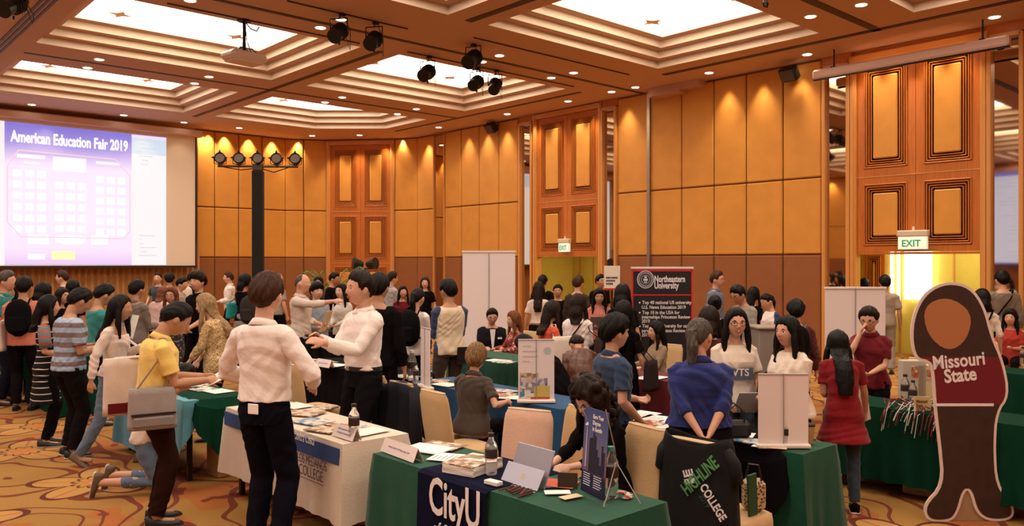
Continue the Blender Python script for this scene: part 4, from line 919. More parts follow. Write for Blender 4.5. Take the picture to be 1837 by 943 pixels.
for k in range(30): an = 2*PI*k/30; q.box((cx_+.097*math.cos(an)-.004, -.006, cz_+.1*math.sin(an)-.006), (cx_+.097*math.cos(an)+.004, -.004, cz_+.1*math.sin(an)+.006))
q.box((cx_-.03, -.006, cz_-.02), (cx_+.03, -.004, cz_+.012)).box((cx_-.018, -.006, cz_+.02), (cx_+.018, -.004, cz_+.045)).box((cx_-.02, -.006, cz_-.045), (cx_+.02, -.004, cz_-.03)); q.build('round_seal', M_ltext, t)
for s, px, py in (('Top 40 national US university', 1152, 545), ('U.S. News Education 2019', 1151, 553.5), ('Top 10 in the USA for', 1152, 563), ('internships Princeton Review', 1151, 571), ('2019', 1151, 578.5), ('Top 3 US University for career', 1152, 587), ('services Princeton Review', 1151, 595.5), ('2019', 1151, 603)):
    text(s, .066, M_wprint, t, frame((px2(px), -.006, pz2(py)), (1, 0, 0), (0, 0, 1)), bold=.0012, sx=.86)
q = MB()
for py in (542.5, 560.5, 585): q.lathe([(.001, .002), (.012, .002), (.012, 0), (.001, 0)], n=12, M=Matrix.Translation((px2(1147.5), -.002, pz2(py)))@Matrix.Rotation(PI/2, 4, 'X'))
q.build('bullets', M_wprint, t)
# white poster board left of it
p = P(1098, 497, 12.2); t = thing('poster_sign', at(1098, 12.2), 'white poster with bold black lines left of the black roll-up banner', 'sign', rz=fc-.05)
MB().bbox((-.12, 0, p.z-.19), (.12, .01, p.z+.17), .003).build('poster', mat('poster_cream', (.80, .70, .58), .6), t); MB().cyl((0, .02, 0), (0, .02, p.z-.15), .012, n=8).cyl((0, .02, 0), (0, .02, .02), .18, n=20).build('stand', M_blackm, t)
MB().box((-.12, -.002, p.z-.19), (.12, 0, p.z-.165)).build('red_edge', M_red, t)
q = MB(); rr = random.Random(2)
for k in range(3):
    x = -.09
    while x < .07-.03*k: w2 = .012+.012*rr.random(); q.box((x, -.003, p.z-.02-k*.045), (x+w2, 0, p.z+.005-k*.045)); x += w2+.006
q.build('bold_text', mat('black_print', (.02, .015, .015), .6), t)
# ------------------------------------------------------------------ figure board: plain rounded display cut-out with the wordmark
dB = 6.29; bx = at(1738, dB)
t = thing('display_board', bx, 'man-high white-edged cut-out board, maroon with Missouri State lettering', 'standee', rz=fc)
def ov(pts, it=2):
    for _ in range(it):
        o_ = []
        for i in range(len(pts)): a_ = pts[i]; b2 = pts[(i+1) % len(pts)]; o_ += [(a_[0]*.75+b2[0]*.25, a_[1]*.75+b2[1]*.25), (a_[0]*.25+b2[0]*.75, a_[1]*.25+b2[1]*.75)]
        pts = o_
    return pts
q2 = lambda px, py: ((px-1738)/F*dB, zat(py, dB))
outl = ov([q2(*p_) for p_ in ((1662, 935), (1655, 905), (1690, 870), (1684, 800), (1676, 735), (1672, 670), (1668, 650), (1640, 645), (1632, 600), (1640, 555), (1662, 520), (1700, 503), (1742, 512), (1768, 550), (1780, 600), (1802, 650), (1812, 710), (1790, 740), (1786, 800), (1790, 870), (1818, 900), (1820, 932), (1775, 936), (1750, 920), (1740, 880), (1730, 880), (1718, 925), (1700, 937))], 2)
def pl(pts, y0, y1, name, m): 
    import mathutils.geometry as mg
    n = len(pts); tr = mg.tessellate_polygon([[Vector((a_, b2, 0)) for a_, b2 in pts]]); q = MB()
    vs = [(a_, y0, b2) for a_, b2 in pts]+[(a_, y1, b2) for a_, b2 in pts]
    q.add(vs, [tuple(f) for f in tr]+[tuple(i+n for i in f)[::-1] for f in tr]+[(i, (i+1) % n, n+(i+1) % n, n+i) for i in range(n)])
    return q.build(name, m, t)
pl(outl, 0, .012, 'white_board', mat('board_white', (.74, .62, .58), .5))
def shrink(pts, e):
    A = sum(pts[i][0]*pts[(i+1) % len(pts)][1]-pts[(i+1) % len(pts)][0]*pts[i][1] for i in range(len(pts))); sg = 1 if A > 0 else -1; o_ = []; n = len(pts)
    for i in range(n):
        a_ = Vector(pts[i-2]); b2 = Vector(pts[(i+2) % n]); d_ = (b2-a_).normalized(); o_.append((pts[i][0]-d_.y*e*sg, pts[i][1]+d_.x*e*sg))
    return o_
inner = shrink(outl, .022)
def clip(pts, z, above):   # keep one side of a height
    o_ = []
    for i in range(len(pts)):
        a_ = pts[i]; b2 = pts[(i+1) % len(pts)]; ina = (a_[1] > z) == above; inb = (b2[1] > z) == above
        if ina: o_.append(a_)
        if ina != inb: k = (z-a_[1])/(b2[1]-a_[1]); o_.append((a_[0]+(b2[0]-a_[0])*k, z))
    return o_
zA = zat(640, dB); zB = zat(725, dB)
M_brn = mat('print_dark_brown', (.040, .018, .015), .55, var=.2, vscale=12); M_mar = mat('print_maroon', (.15, .010, .022), .5)
pl(clip(inner, zA, True), -.003, -.0004, 'brown_print', M_brn); pl(clip(clip(inner, zA, False), zB, True), -.003, -.0004, 'maroon_print', M_mar); pl(clip(inner, zB, False), -.003, -.0004, 'brown_print', M_brn)
o = ov([q2(*p_) for p_ in ((1655, 548), (1700, 530), (1745, 560), (1735, 610), (1700, 632), (1662, 600))], 2); pl(o, -.004, -.0032, 'tan_oval_print', mat('print_tan', (.42, .17, .07), .5))
MB().box((q2(1678, 0)[0], -.006, zat(728, dB)), (q2(1782, 0)[0], -.004, zat(723, dB))).build('white_stripe', M_wprint, t)
rM = lambda px, py: frame((q2(px, 0)[0], -.006, zat(py, dB)), (1, 0, .10), (-.10, 0, 1))
text('Missouri', .145, M_wprint, t, rM(1673, 662), bold=.003, sx=.82); text('State', .145, M_wprint, t, rM(1694, 686), bold=.004, sx=.85)
MB().bbox((-.15, .012, 0), (.15, .016, 1.0), .002).add([(-.01, .014, 0), (.01, .014, 0), (.01, .42, 0), (-.01, .42, 0), (-.01, .014, .9), (.01, .014, .9)], [(0, 1, 2, 3), (0, 4, 5, 1), (0, 3, 4), (1, 5, 2), (3, 2, 5, 4)]).build('easel_back', mat('cardboard', (.35, .22, .12), .8), t)
# ------------------------------------------------------------------ black T-shirt over the chair
p = at(1298, 4.95); q = MB(); rows = []
for i in range(22):
    v = i/21; z = 1.0-v*.80
    hw = .222+.035*math.sin(min(1, v*4)*PI/2)*(1 if v > .03 else .6)+.02*v; row = []
    for k in range(41): an = 2*PI*k/40; c_, s_ = math.cos(an), math.sin(an); row.append((math.copysign(abs(c_)**.6, c_)*hw, -.265+.11*(1-math.exp(-0))*0-.03*0+.075*s_*(1+.4*v)+.008*math.sin(k*2.3+v*5)*v*2, z-(.05*(1-abs(c_))**1.0 if i == 0 else 0)+.0))
    rows.append(row)
q.grid(rows)
tsh = q.build('tshirt', mat('black_tshirt', (.004, .0035, .0045), .9, bump=.2, bscale=25), smooth=True); md = tsh.modifiers.new('s', 'SOLIDIFY'); md.thickness = .004
tsh.location = (p.x, p.y, 0); tsh.rotation_euler = (0, 0, -PI/2); tag(tsh, 'black college T-shirt pulled over the back of a beige chair', 'T-shirt')
for s_ in (-1, 1): MB().tube([(s_*.20, -.27, .93), (s_*.25, -.27, .86), (s_*.265, -.27, .76)], [.06, .072, .07], 14, flat=.5).build('sleeve', MATS['black_tshirt'], tsh, smooth=True)
# print on its rear face; the rear faces -x in the world = local -y
def tsx(body, px, py, size, m, ang, **k):
    d = onx(px, p.x-.36); v = P(px, py, d); lx = -(v.y-p.y); M = Matrix.Translation((lx, -.352-.03*max(0, (1-v.z)), v.z))@frame((0, 0, 0), (1, 0, 0), (0, 0, 1))@Matrix.Rotation(ang, 4, 'Z')
    return text(body, size, m, tsh, M, **k)
M_gp = mat('green_print', (.09, .30, .10), .7)
tsx('HIGHLINE', 1233, 890, .105, M_gp, math.radians(45), bold=.002, sx=.66); tsx('COLLEGE', 1255, 873, .078, M_wprint, math.radians(-50), bold=.002, sx=.66)
tsx('2019', 1254, 889, .05, mat('dull_green_print', (.03, .10, .05), .7), math.radians(-50), sx=.8)
q = MB(); v = P(1235, 858, onx(1235, p.x-.36)); M = Matrix.Translation((-(v.y-p.y), -.358, v.z))
q.box((-.035, 0, -.03), (.04, .002, .0), M@Matrix.Rotation(-.35, 4, 'Y')).box((-.03, 0, .01), (.045, .002, .022), M@Matrix.Rotation(-.35, 4, 'Y'))
for k in range(4): q.box((-.028+k*.02, -.001, .02), (-.018+k*.02, .002, .05), M@Matrix.Rotation(-.35, 4, 'Y'))
q.build('emblem', M_wprint, tsh)
# bag and folder on the same chair's seat
ps = at(1298, 4.95)+Vector((.14, -.12, 0)); t = thing('leopard_bag', (ps.x, ps.y, .49), 'leopard-patterned bag standing on the seat of the T-shirt chair', 'bag', rz=.2)
def leopard(name, a_, b2, sc=60):
    m, nt, b = nodes_mat(name, .7); tc = NN(nt, 'TexCoord'); v_ = NN(nt, 'TexVoronoi'); v_.inputs['Scale'].default_value = sc; nt.links.new(tc.outputs['Object'], v_.inputs['Vector'])
    n_ = NN(nt, 'TexNoise'); n_.inputs['Scale'].default_value = sc*1.2; nt.links.new(tc.outputs['Object'], n_.inputs[0])
    f_ = MM(nt, 'GREATER_THAN', MM(nt, 'ADD', v_.outputs['Distance'], MM(nt, 'MULTIPLY', n_.outputs[0], .5)), .68)
    nt.links.new(mixc(nt, f_, a_, b2), b.inputs['Base Color']); return m
M_leo = leopard('leopard_fabric', (.10, .06, .03), (.50, .38, .22))
MB().bbox((-.045, -.07, 0), (.045, .07, .20), .03).build('bag_body', M_leo, t); MB().tube([(0, -.05, .19), (0, -.03, .28), (0, .03, .28), (0, .05, .19)], .007, 6).build('handle', M_blackm, t)
o = MB().bbox((-.04, -.008, 0), (.04, .008, .25), .003).build('green_folder', mat('folder_green', (.012, .06, .03), .5)); pf = at(1298, 4.95); o.location = (pf.x+.05, pf.y-.17, .49); o.rotation_euler = (0, -.05, -.1); tag(o, 'dark green folder standing on the T-shirt chair beside the leopard bag', 'folder')
# coffee cup on the highline table
pc = onz(1451, 797, TZ); t = thing('coffee_cup', (pc.x, pc.y, TZ+.008), 'brown paper cup half hidden behind the blank white table banner', 'cup')
MB().lathe([(.028, 0), (.030, .004), (.04, .12), (.041, .124)], n=20).build('cup_body', mat('kraft', (.40, .24, .12), .6), t); MB().lathe([(.042, .12), (.043, .13), (.036, .138), (.03, .14)], n=20).build('lid', M_black, t)
# things on the table behind the board
q = MB(); rr = random.Random(11); pt_ = onz(1618, 735, TZ)
for k in range(90):
    a_ = Vector((rr.uniform(-.16, .2), rr.uniform(-.3, .3), TZ+.02)); dr = rr.uniform(.02, .16); e_ = 1 if rr.random() < .5 else 0
    q.use((mat('tassel_red', (.25, .02, .03), .8), mat('tassel_white', (.6, .55, .5), .8), M_black)[k % 3]).tube([a_, a_+Vector((-.08, .03*rr.uniform(-1, 1), .03)), Vector((-.26, a_.y, TZ-.02)), Vector((-.28, a_.y+.02, TZ-.05-dr))] if k % 2 else [a_, a_+Vector((.08*rr.uniform(-1, 1), .1*rr.uniform(-1, 1), .02)), a_+Vector((rr.uniform(-.1, .1), rr.uniform(-.15, .15), 0))], .004, 5)
o = q.build('tassels'); o.location = (7.285, 2.75, 0); tag(o, 'heap of maroon and white tassels hanging over the dark green table edge', 'tassels', kind='stuff')
for px, lab, col, h_ in ((1655, 'cream board box with a small dark oval at the table back', (.62, .5, .30), .30), (1628, 'pale patterned carton at the back of the tassel table', (.5, .45, .36), .34)):
    pp = onz(px, 715, TZ); t = thing('display_box', (pp.x+.1, pp.y, TZ+.008), lab, 'box', rz=fc); MB().bbox((-.11, -.05, 0), (.11, .05, h_), .006).build('carton', mat('carton_%d' % px, col, .6), t)
    MB().bbox((-.03, -.054, h_*.55), (.03, -.05, h_*.85), .001).build('print', collage('brochure_red', (.5, .08, .05), (.65, .5, .3)), t)
t = thing('card_sign', onz(1655, 738, TZ)+Vector((0, 0, .006)), 'small cream card sign with brown writing beside the tassels', 'sign', rz=fc); MB().bbox((-.07, 0, 0), (.07, .006, .12), .001).build('card', mat('cream_card', (.65, .52, .26), .6), t)
text('Missouri\nState', .035, mat('brown_ink', (.2, .06, .02), .6), t, frame((-.055, -.003, .07), (1, 0, 0), (0, 0, 1)), bold=.0006, sx=.8)
# boxes / bags under tables
for px, py, w_, h_, lab, c in ((412, 848, .35, .42, 'brown carton under the light blue table', (.45, .25, .10)), (1665, 880, .45, .42, 'white printed carrier bags under the tassel table', (.60, .52, .44)), (1618, 862, .3, .36, 'plain pale box beside the carrier bags under the tassel table', (.42, .28, .2))):
    pp = onz(px, py, 0); t = thing('carton', (pp.x, pp.y, 0), lab, 'box', rz=.1); MB().bbox((-w_/2, -w_/3, 0), (w_/2, w_/3, h_), .012).build('box_body', mat('cart_%d' % px, c, .7), t); MB().bbox((-w_/2-.002, -.02, h_*.2), (w_/2+.002, .02, h_+.003), .001).build('tape', mat('tape', (.35, .25, .15), .4), t)
# potted palm near the corner door
pp = at(595, 19.5); t = thing('potted_palm', pp, 'leafy green palm in a pot near the corner door', 'plant'); MB().lathe([(.15, 0), (.18, .02), (.22, .38), (.24, .42), (.20, .42)], n=20).build('pot', mat('pot_brown', (.2, .1, .05), .6), t); q = MB(); rr = random.Random(3)
for k in range(26):
    an = rr.random()*6.28; r_ = .3+.55*rr.random(); zt2 = 1.3+.8*rr.random(); pts = [Vector((r_*f_*math.cos(an), r_*f_*math.sin(an), .45+(zt2-.45)*(1-(1-f_)**2)-.25*f_**3)) for f_ in (0, .3, .6, .85, 1)]
    q.tube(pts, .008, 4)
    for j in range(3, 17):
        f_ = j/17; i0 = min(3, int(f_*4)); b_2 = pts[i0].lerp(pts[i0+1], f_*4-i0)
        for s_ in (-1, 1):
            sd = Vector((-math.sin(an), math.cos(an), 0))*s_; e_ = b_2+sd*.16*(1-f_*.5)+Vector((0, 0, -.05)); q.add([b_2, b_2+Vector((math.cos(an), math.sin(an), 0))*.03, e_], [(0, 1, 2)])
q.build('fronds', mat('palm_green', (.10, .18, .03), .6), t)

# grey lectern and black handbag of the second row
pl_ = at(1388, 10.0); zt_ = zat(584, 10.0); t = thing('lectern', pl_, 'plain grey lectern box behind the two girls at the blank banner', 'lectern', rz=fc)
MB().bbox((-.24, -.2, .04), (.24, .2, zt_-.03), .01).build('lectern_body', mat('lectern_grey', (.28, .24, .20), .6), t); MB().bbox((-.27, -.23, zt_-.03), (.27, .23, zt_), .008).build('top', MATS['lectern_grey'], t); MB().bbox((-.26, -.22, 0), (.26, .22, .04), .008).build('base', M_black, t)
pl_ = onz(1318, 786, TZ+.008); t = thing('handbag', pl_, 'black handbag with tall handles on the table right of the blue shirt woman', 'bag', rz=fc)
MB().bbox((-.11, -.05, 0), (.11, .05, .13), .03).build('bag_body', M_black, t)
for y_ in (-.03, .03): MB().tube([(-.06, y_, .12), (-.055, y_, .20), (0, y_, .245), (.055, y_, .20), (.06, y_, .12)], .006, 6).build('handle', M_black, t)
# ------------------------------------------------------------------ people
def sstep(x): x = np.clip(x, 0, 1); return x*x*(3-2*x)
def head_grid(nt_=34, np_=40):
    th = np.linspace(.02, PI-.02, nt_)[:, None]; ph = np.linspace(-PI, PI, np_, endpoint=False)[None, :]
    x = np.sin(th)*np.sin(ph); y = np.sin(th)*np.cos(ph); z = np.cos(th)*np.ones_like(ph)
    neg = np.clip(-z, 0, 1)
    X = .077*np.sign(x)*np.abs(x)**.92*(1-.30*neg**1.7); Z = .118*z
    Y = np.where(y > 0, .094*np.abs(y)**.86*(1-.04*neg), .100*y*(1-.42*neg**1.2))
    fr = (y > .15)*1.0
    nz = np.exp(-(X/.0125)**2)*np.interp(Z, [-.040, -.031, -.024, .022], [0, .75, 1, .08], left=0, right=0)
    Y = Y+fr*(.026*nz-.010*np.exp(-((np.abs(X)-.031)/.014)**2-((Z-.010)/.011)**2)+.005*np.exp(-((np.abs(X)-.03)/.02)**2-((Z-.030)/.008)**2)
              +.007*np.exp(-(X/.024)**2-((Z+.056)/.009)**2)+.009*np.exp(-(X/.028)**2-((Z+.094)/.018)**2)+.004*np.exp(-((np.abs(X)-.042)/.018)**2-((Z+.025)/.02)**2))
    return X, Y, Z, z, ph*np.ones_like(z)
HG = head_grid()
def add_pgrid(mb, X, Y, Z, M):
    n, m = X.shape; V = [M@Vector((float(X[i, j]), float(Y[i, j]), float(Z[i, j]))) for i in range(n) for j in range(m)]
    top = M@Vector((0, float(Y[0].mean()), float(Z[0, 0]))); bot = M@Vector((0, float(Y[-1].mean()), float(Z[-1, 0]))); V += [top, bot]
    f = [(i*m+j, (i+1)*m+j, (i+1)*m+(j+1) % m, i*m+(j+1) % m) for i in range(n-1) for j in range(m)]
    f += [(n*m, j, (j+1) % m) for j in range(m)]+[(n*m+1, (n-1)*m+(j+1) % m, (n-1)*m+j) for j in range(m)]
    mb.add(V, f)
def ellip(mb, c, r, M=Matrix(), n=12):
    prof = [(math.sin(t), math.cos(t)) for t in np.linspace(.12, PI-.12, n)]
    mb.lathe(prof[::-1], n=n+4, M=M@Matrix.Translation(c)@Matrix.Diagonal((*r, 1)))
def capsule(mb, pts, rs, n=12):
    """smooth tapered limb with rounded ends"""
    P_ = [Vector(p) for p in pts]; R_ = list(rs); a = (P_[0]-P_[1]).normalized(); b = (P_[-1]-P_[-2]).normalized()
    P_ = [P_[0]+a*R_[0]*.8, P_[0]+a*R_[0]*.45]+P_+[P_[-1]+b*R_[-1]*.45, P_[-1]+b*R_[-1]*.8]; R_ = [R_[0]*.45, R_[0]*.85]+R_+[R_[-1]*.85, R_[-1]*.45]
    mb.tube(P_, R_, n)
def bake(mb, name, mats, parent, vox, smooth=2, fold=0.0, seed=0, strands=False):
    me = bpy.data.meshes.new(name); me.from_pydata(mb.v, [], mb.f); me.update()
    o = bpy.data.objects.new(name, me); COL.objects.link(o)
    r = o.modifiers.new('r', 'REMESH'); r.mode = 'VOXEL'; r.voxel_size = vox
    if smooth: sm = o.modifiers.new('s', 'SMOOTH'); sm.factor = .5; sm.iterations = smooth
    bpy.context.view_layer.update()
    m2 = bpy.data.meshes.new_from_object(o.evaluated_get(bpy.context.evaluated_depsgraph_get()))
    bpy.data.objects.remove(o); bpy.data.meshes.remove(me); m2.name = name
    nv = len(m2.vertices)
    if fold and nv:
        co = np.empty(nv*3, np.float32); m2.vertices.foreach_get('co', co); co = co.reshape(-1, 3); no = np.empty(nv*3, np.float32); m2.vertex_normals.foreach_get('vector', no); no = no.reshape(-1, 3)
        rg = np.random.RandomState(seed); d = np.zeros(nv, np.float32)
        if strands:
            an = np.arctan2(co[:, 0], co[:, 1]+.02)
            d = fold*(np.sin(an*23+co[:, 2]*14+rg.rand()*6)+.6*np.sin(an*41+co[:, 2]*-21)+.5*np.sin(an*11+co[:, 2]*30))
        else:
            wx, wy, wz = co[:, 0], co[:, 1], co[:, 2]
            for k in range(5):
                f_ = rg.uniform(14, 40); di = rg.normal(size=3)*np.array([1, 1, .55]); di /= np.linalg.norm(di); wa = .10*np.sin((wx*rg.uniform(-1, 1)+wy*rg.uniform(-1, 1)+wz)*11+rg.rand()*6)
                q = np.sin((co@di+wa)*f_*2+rg.rand()*6); d += np.sign(q)*np.abs(q)**1.6*np.float32(.5+.5*np.sin(wz*7+k*2))
            d *= fold*.27
        co += no*d[:, None]; m2.vertices.foreach_set('co', co.ravel())
    m2.materials.clear()
    for q in mats: m2.materials.append(q)
    m2.polygons.foreach_set('use_smooth', [True]*len(m2.polygons)); m2.update()
    o = bpy.data.objects.new(name, m2); COL.objects.link(o)
    if parent: o.parent = parent
    return o
SKIN = {k: mat('skin_'+k, c, .5, bump=.06, bscale=120, var=.05, vscale=12, spec=.35) for k, c in dict(light=(.60, .33, .22), pale=(.68, .42, .31), tan=(.46, .24, .14), mid=(.54, .29, .18)).items()}
for m in SKIN.values(): m.node_tree.nodes['Principled BSDF'].inputs['Subsurface Weight'].default_value = .06
def hairm(k, c, c2=None):
    m, nt, b = nodes_mat('hair_'+k, .5); b.inputs['Specular IOR Level'].default_value = .16; tc = NN(nt, 'TexCoord'); mp = NN(nt, 'Mapping'); mp.inputs['Scale'].default_value = (60, 60, 7); nt.links.new(tc.outputs['Object'], mp.inputs[0])
    n = NN(nt, 'TexNoise'); n.inputs['Scale'].default_value = 1.6; n.inputs['Detail'].default_value = 3; nt.links.new(mp.outputs[0], n.inputs[0]); f = MM(nt, 'MULTIPLY_ADD', n.outputs[0], 2.4, -.7, clamp=True)
    nt.links.new(mixc(nt, f, tuple(x*.55 for x in c), c2 or tuple(x*1.5 for x in c)), b.inputs['Base Color']); bp = NN(nt, 'Bump'); bp.inputs['Strength'].default_value = .5; bp.inputs['Distance'].default_value = .006; nt.links.new(n.outputs[0], bp.inputs['Height']); nt.links.new(bp.outputs[0], b.inputs['Normal']); return m
HAIR = dict(black=hairm('black', (.0035, .0027, .0023)), darkbrown=hairm('darkbrown', (.012, .006, .0035)), brown=hairm('brown', (.045, .018, .009)), red=hairm('auburn', (.14, .045, .018)), blond=hairm('blond', (.30, .17, .075), (.42, .28, .14)), grey=hairm('grey', (.05, .04, .035), (.12, .10, .085)), streak=hairm('streaked', (.09, .045, .022), (.34, .19, .08)))
M_eye = mat('eye_white', (.75, .70, .66), .25); M_iris = mat('iris_dark', (.02, .01, .008), .15); M_lip = mat('lip', (.42, .12, .10), .4); M_teeth = mat('teeth', (.82, .78, .72), .3); M_glass = mat('spectacle_frame', (.02, .015, .015), .3)
def stripes(name, ca, cb, period, duty=.5, off=0.0):
    m, nt, b = nodes_mat(name, .85); tc = NN(nt, 'TexCoord'); sp = NN(nt, 'SeparateXYZ'); nt.links.new(tc.outputs['Object'], sp.inputs[0])
    n = NN(nt, 'TexNoise'); n.inputs['Scale'].default_value = 5; nt.links.new(tc.outputs['Object'], n.inputs[0])
    f = MM(nt, 'FRACT', MM(nt, 'DIVIDE', MM(nt, 'ADD', MM(nt, 'MULTIPLY', n.outputs[0], .03), MM(nt, 'ADD', sp.outputs[2], off)), period)); nt.links.new(mixc(nt, MM(nt, 'LESS_THAN', f, duty), ca, cb), b.inputs['Base Color']); return m
def floral(name, base, cs, sc=28):
    m, nt, b = nodes_mat(name, .8); tc = NN(nt, 'TexCoord'); v = NN(nt, 'TexVoronoi'); v.inputs['Scale'].default_value = sc; nt.links.new(tc.outputs['Object'], v.inputs['Vector']); s_ = NN(nt, 'SeparateColor'); nt.links.new(v.outputs['Color'], s_.inputs[0])
    r = NN(nt, 'ValToRGB'); r.color_ramp.interpolation = 'CONSTANT'; e = r.color_ramp.elements; e[0].color = (*base, 1); e[1].position = .55; e[1].color = (*cs[0], 1)
    for k, c in enumerate(cs[1:]): q = e.new(.7+.13*k); q.color = (*c, 1)
    nt.links.new(s_.outputs[0], r.inputs[0]); f = MM(nt, 'LESS_THAN', v.outputs['Distance'], .5); nt.links.new(mixc(nt, f, base, r.outputs[0]), b.inputs['Base Color']); return m
TORSO = {'m': [(.80, .150, .105, .0), (.90, .165, .115, -.005), (.97, .162, .112, 0), (1.07, .150, .102, .008), (1.18, .158, .110, .010), (1.28, .172, .118, .006), (1.36, .170, .112, -.002), (1.40, .148, .096, -.010), (1.435, .112, .076, -.012), (1.465, .074, .062, -.010), (1.49, .056, .056, -.004)],
         'f': [(.80, .160, .105, .0), (.90, .172, .118, -.008), (.97, .158, .108, 0), (1.07, .125, .088, .008), (1.18, .135, .098, .014), (1.27, .146, .118, .020), (1.35, .144, .098, .004), (1.39, .124, .084, -.006), (1.43, .088, .064, -.008), (1.46, .060, .054, -.006), (1.485, .047, .048, -.002)]}
def person(label, px, d, top, face=180, sex='m', skin='light', hair=('short', 'black'), shirt=None, smat=None, low='trousers', lmat=None, lean=0, headp=0, heady=0, R='down', L='down', rp=None, lp=None, sit=False, face_on=False, glasses=False, hem=None, sleeve=None, collar=False, shoe=None, group=None, smile=False, w=1.0, feet=None, hipz=None, tucked=False, kneel=False, bare=False, y0=None, seatz=.47, extra=None):
    """top = photo row of the crown; sleeve 0 none, .5 short, 1 long"""
    heading = RD*math.sin(math.radians(face))-VD*math.cos(math.radians(face)); rz = math.atan2(heading.y, heading.x)-PI/2
    loc = at(px, d); t = thing('person', loc, label, 'person', rz=rz, group=group)
    le = math.radians(lean); vox = min(.015, max(.0058, d*.00105)); hz = zat(top, d)
    # height scale: crown height of the unscaled pose
    H0 = 1.755; 
    if sit: base = seatz+.10
    elif kneel: base = .50
    else: base = .92
    def spine(z, k=[None]):
        s = z-.95; dz0 = (base-.92) if not (sit or kneel) else base-.92
        if s <= 0: return Vector((0, 0, z+dz0)), 0.0
        o = Vector((0, 0, .95+dz0)); st = .02; q = 0; a = 0
        while q < s-1e-6:
            e = min(st, s-q); a = le*float(sstep((q+e/2)/.32)); o = o+Vector((0, math.sin(a), math.cos(a)))*e; q += e
        return o, a
    def fr(z):
        o, a = spine(z); return Matrix.Translation(o)@Matrix.Rotation(-a, 4, 'X')
    ch = fr(1.43)
    # head frame
    nb = fr(1.49); _, a_s = spine(1.49); hp = math.radians(headp); hy = math.radians(heady)
    hc = nb@Vector((0, .018, .0)); hm = Matrix.Translation(hc)@Matrix.Rotation(-a_s*.35 - hp if True else 0, 4, 'X')@Matrix.Rotation(-hy, 4, 'Z')@Matrix.Translation((0, .014, .124))@Matrix.Diagonal((1.09, 1.09, 1.07, 1))
    crown = (hm@Vector((0, -.01, .125))).z
    if sit or kneel:
        k = min(1.12, max(.85, (hz-base)/(crown-base))); lift = 0
    else: k = min(1.18, max(.78, hz/crown))
    legk = k if not (sit or kneel) else 1.0
    def done(mb):       # scale about the hips for sitters, about the ground for others
        c = Vector((0, 0, base)) if (sit or kneel) else Vector((0, 0, 0)); mb.v = [tuple(c+(Vector(v)-c)*k) for v in mb.v]; return mb
    sk = SKIN[skin]; W = w
    TR = TORSO[sex]
    def torso(mb, z0, z1, g, gd=None, n=28, hemflare=0.0):
        rows = []; zs = [z for z in np.arange(z0, z1+.001, .035)]
        for z in zs:
            We = 1+(W-1)*(1-float(sstep((z-1.36)/.09))); ax = np.interp(z, [r[0] for r in TR], [r[1] for r in TR])*We+g; ay = np.interp(z, [r[0] for r in TR], [r[2] for r in TR])*We+(gd if gd is not None else g); oy = np.interp(z, [r[0] for r in TR], [r[3] for r in TR])
            fl = hemflare*max(0, 1-(z-z0)/.25); M = fr(z); e = .85
            rows.append([M@Vector(((ax+fl)*math.copysign(abs(math.cos(a))**e, math.cos(a)), oy+(ay+fl)*math.copysign(abs(math.sin(a))**.95, math.sin(a)), 0)) for a in [2*PI*q/n for q in range(n)]])
        N = len(rows); mb.add([v for r in rows for v in r], [(i*n+j, i*n+(j+1) % n, (i+1)*n+(j+1) % n, (i+1)*n+j) for i in range(N-1) for j in range(n)]+[tuple(range(n))[::-1], tuple(range((N-1)*n, N*n))])
    shx = (.172 if sex == 'm' else .148)*(1+(W-1)*.7); ua, fa = (.285, .255) if sex == 'm' else (.265, .24)
    PRE = dict(down=(.25, .04, .84), front=(.07, .27, 1.05), phone=(.09, .27, 1.22), back=(.035, -.185, .90), hip=(.26, .02, 1.02), desk=(.14, .36, .98), face=(.02, .14, 1.50), read=(.12, .30, 1.12), bag=(.17, .12, 1.12), low=(.18, .22, .88))
    arms = {}
    for s_, tg, pole in ((1, R, rp), (-1, L, lp)):
        T = PRE[tg] if isinstance(tg, str) else tg
        T = Vector((T[0]*s_ if isinstance(tg, str) else T[0], T[1], T[2]))
        if sit and isinstance(tg, str): T = Vector((T.x, max(T.y, .22) if tg != 'back' else T.y, .78 if tg != 'face' and tg != 'phone' else T.z-.3))
        elif le > .15 and isinstance(tg, str) and tg != 'back': T = fr(T.z)@Vector((T.x, T.y, 0)) if tg != 'down' else Vector((T.x, T.y+.25*math.sin(le), T.z-.05))
        Sp = ch@Vector((s_*shx, -.012, -.060)); D = T-Sp; L_ = D.length
        if L_ > (ua+fa)*.985: T = Sp+D.normalized()*(ua+fa)*.985; D = T-Sp; L_ = D.length
        aa = (ua*ua-fa*fa+L_*L_)/(2*L_); hh = math.sqrt(max(0, ua*ua-aa*aa)); pv = Vector(pole) if pole else Vector((s_*.45, -1.0, -.55))
        if pole: pv = Vector((pole[0], pole[1], pole[2]))
        dn = D.normalized(); pv = (pv-dn*pv.dot(dn)).normalized(); E = Sp+dn*aa+pv*hh; arms[s_] = (Sp, E, T)
    # legs
    legs = {}
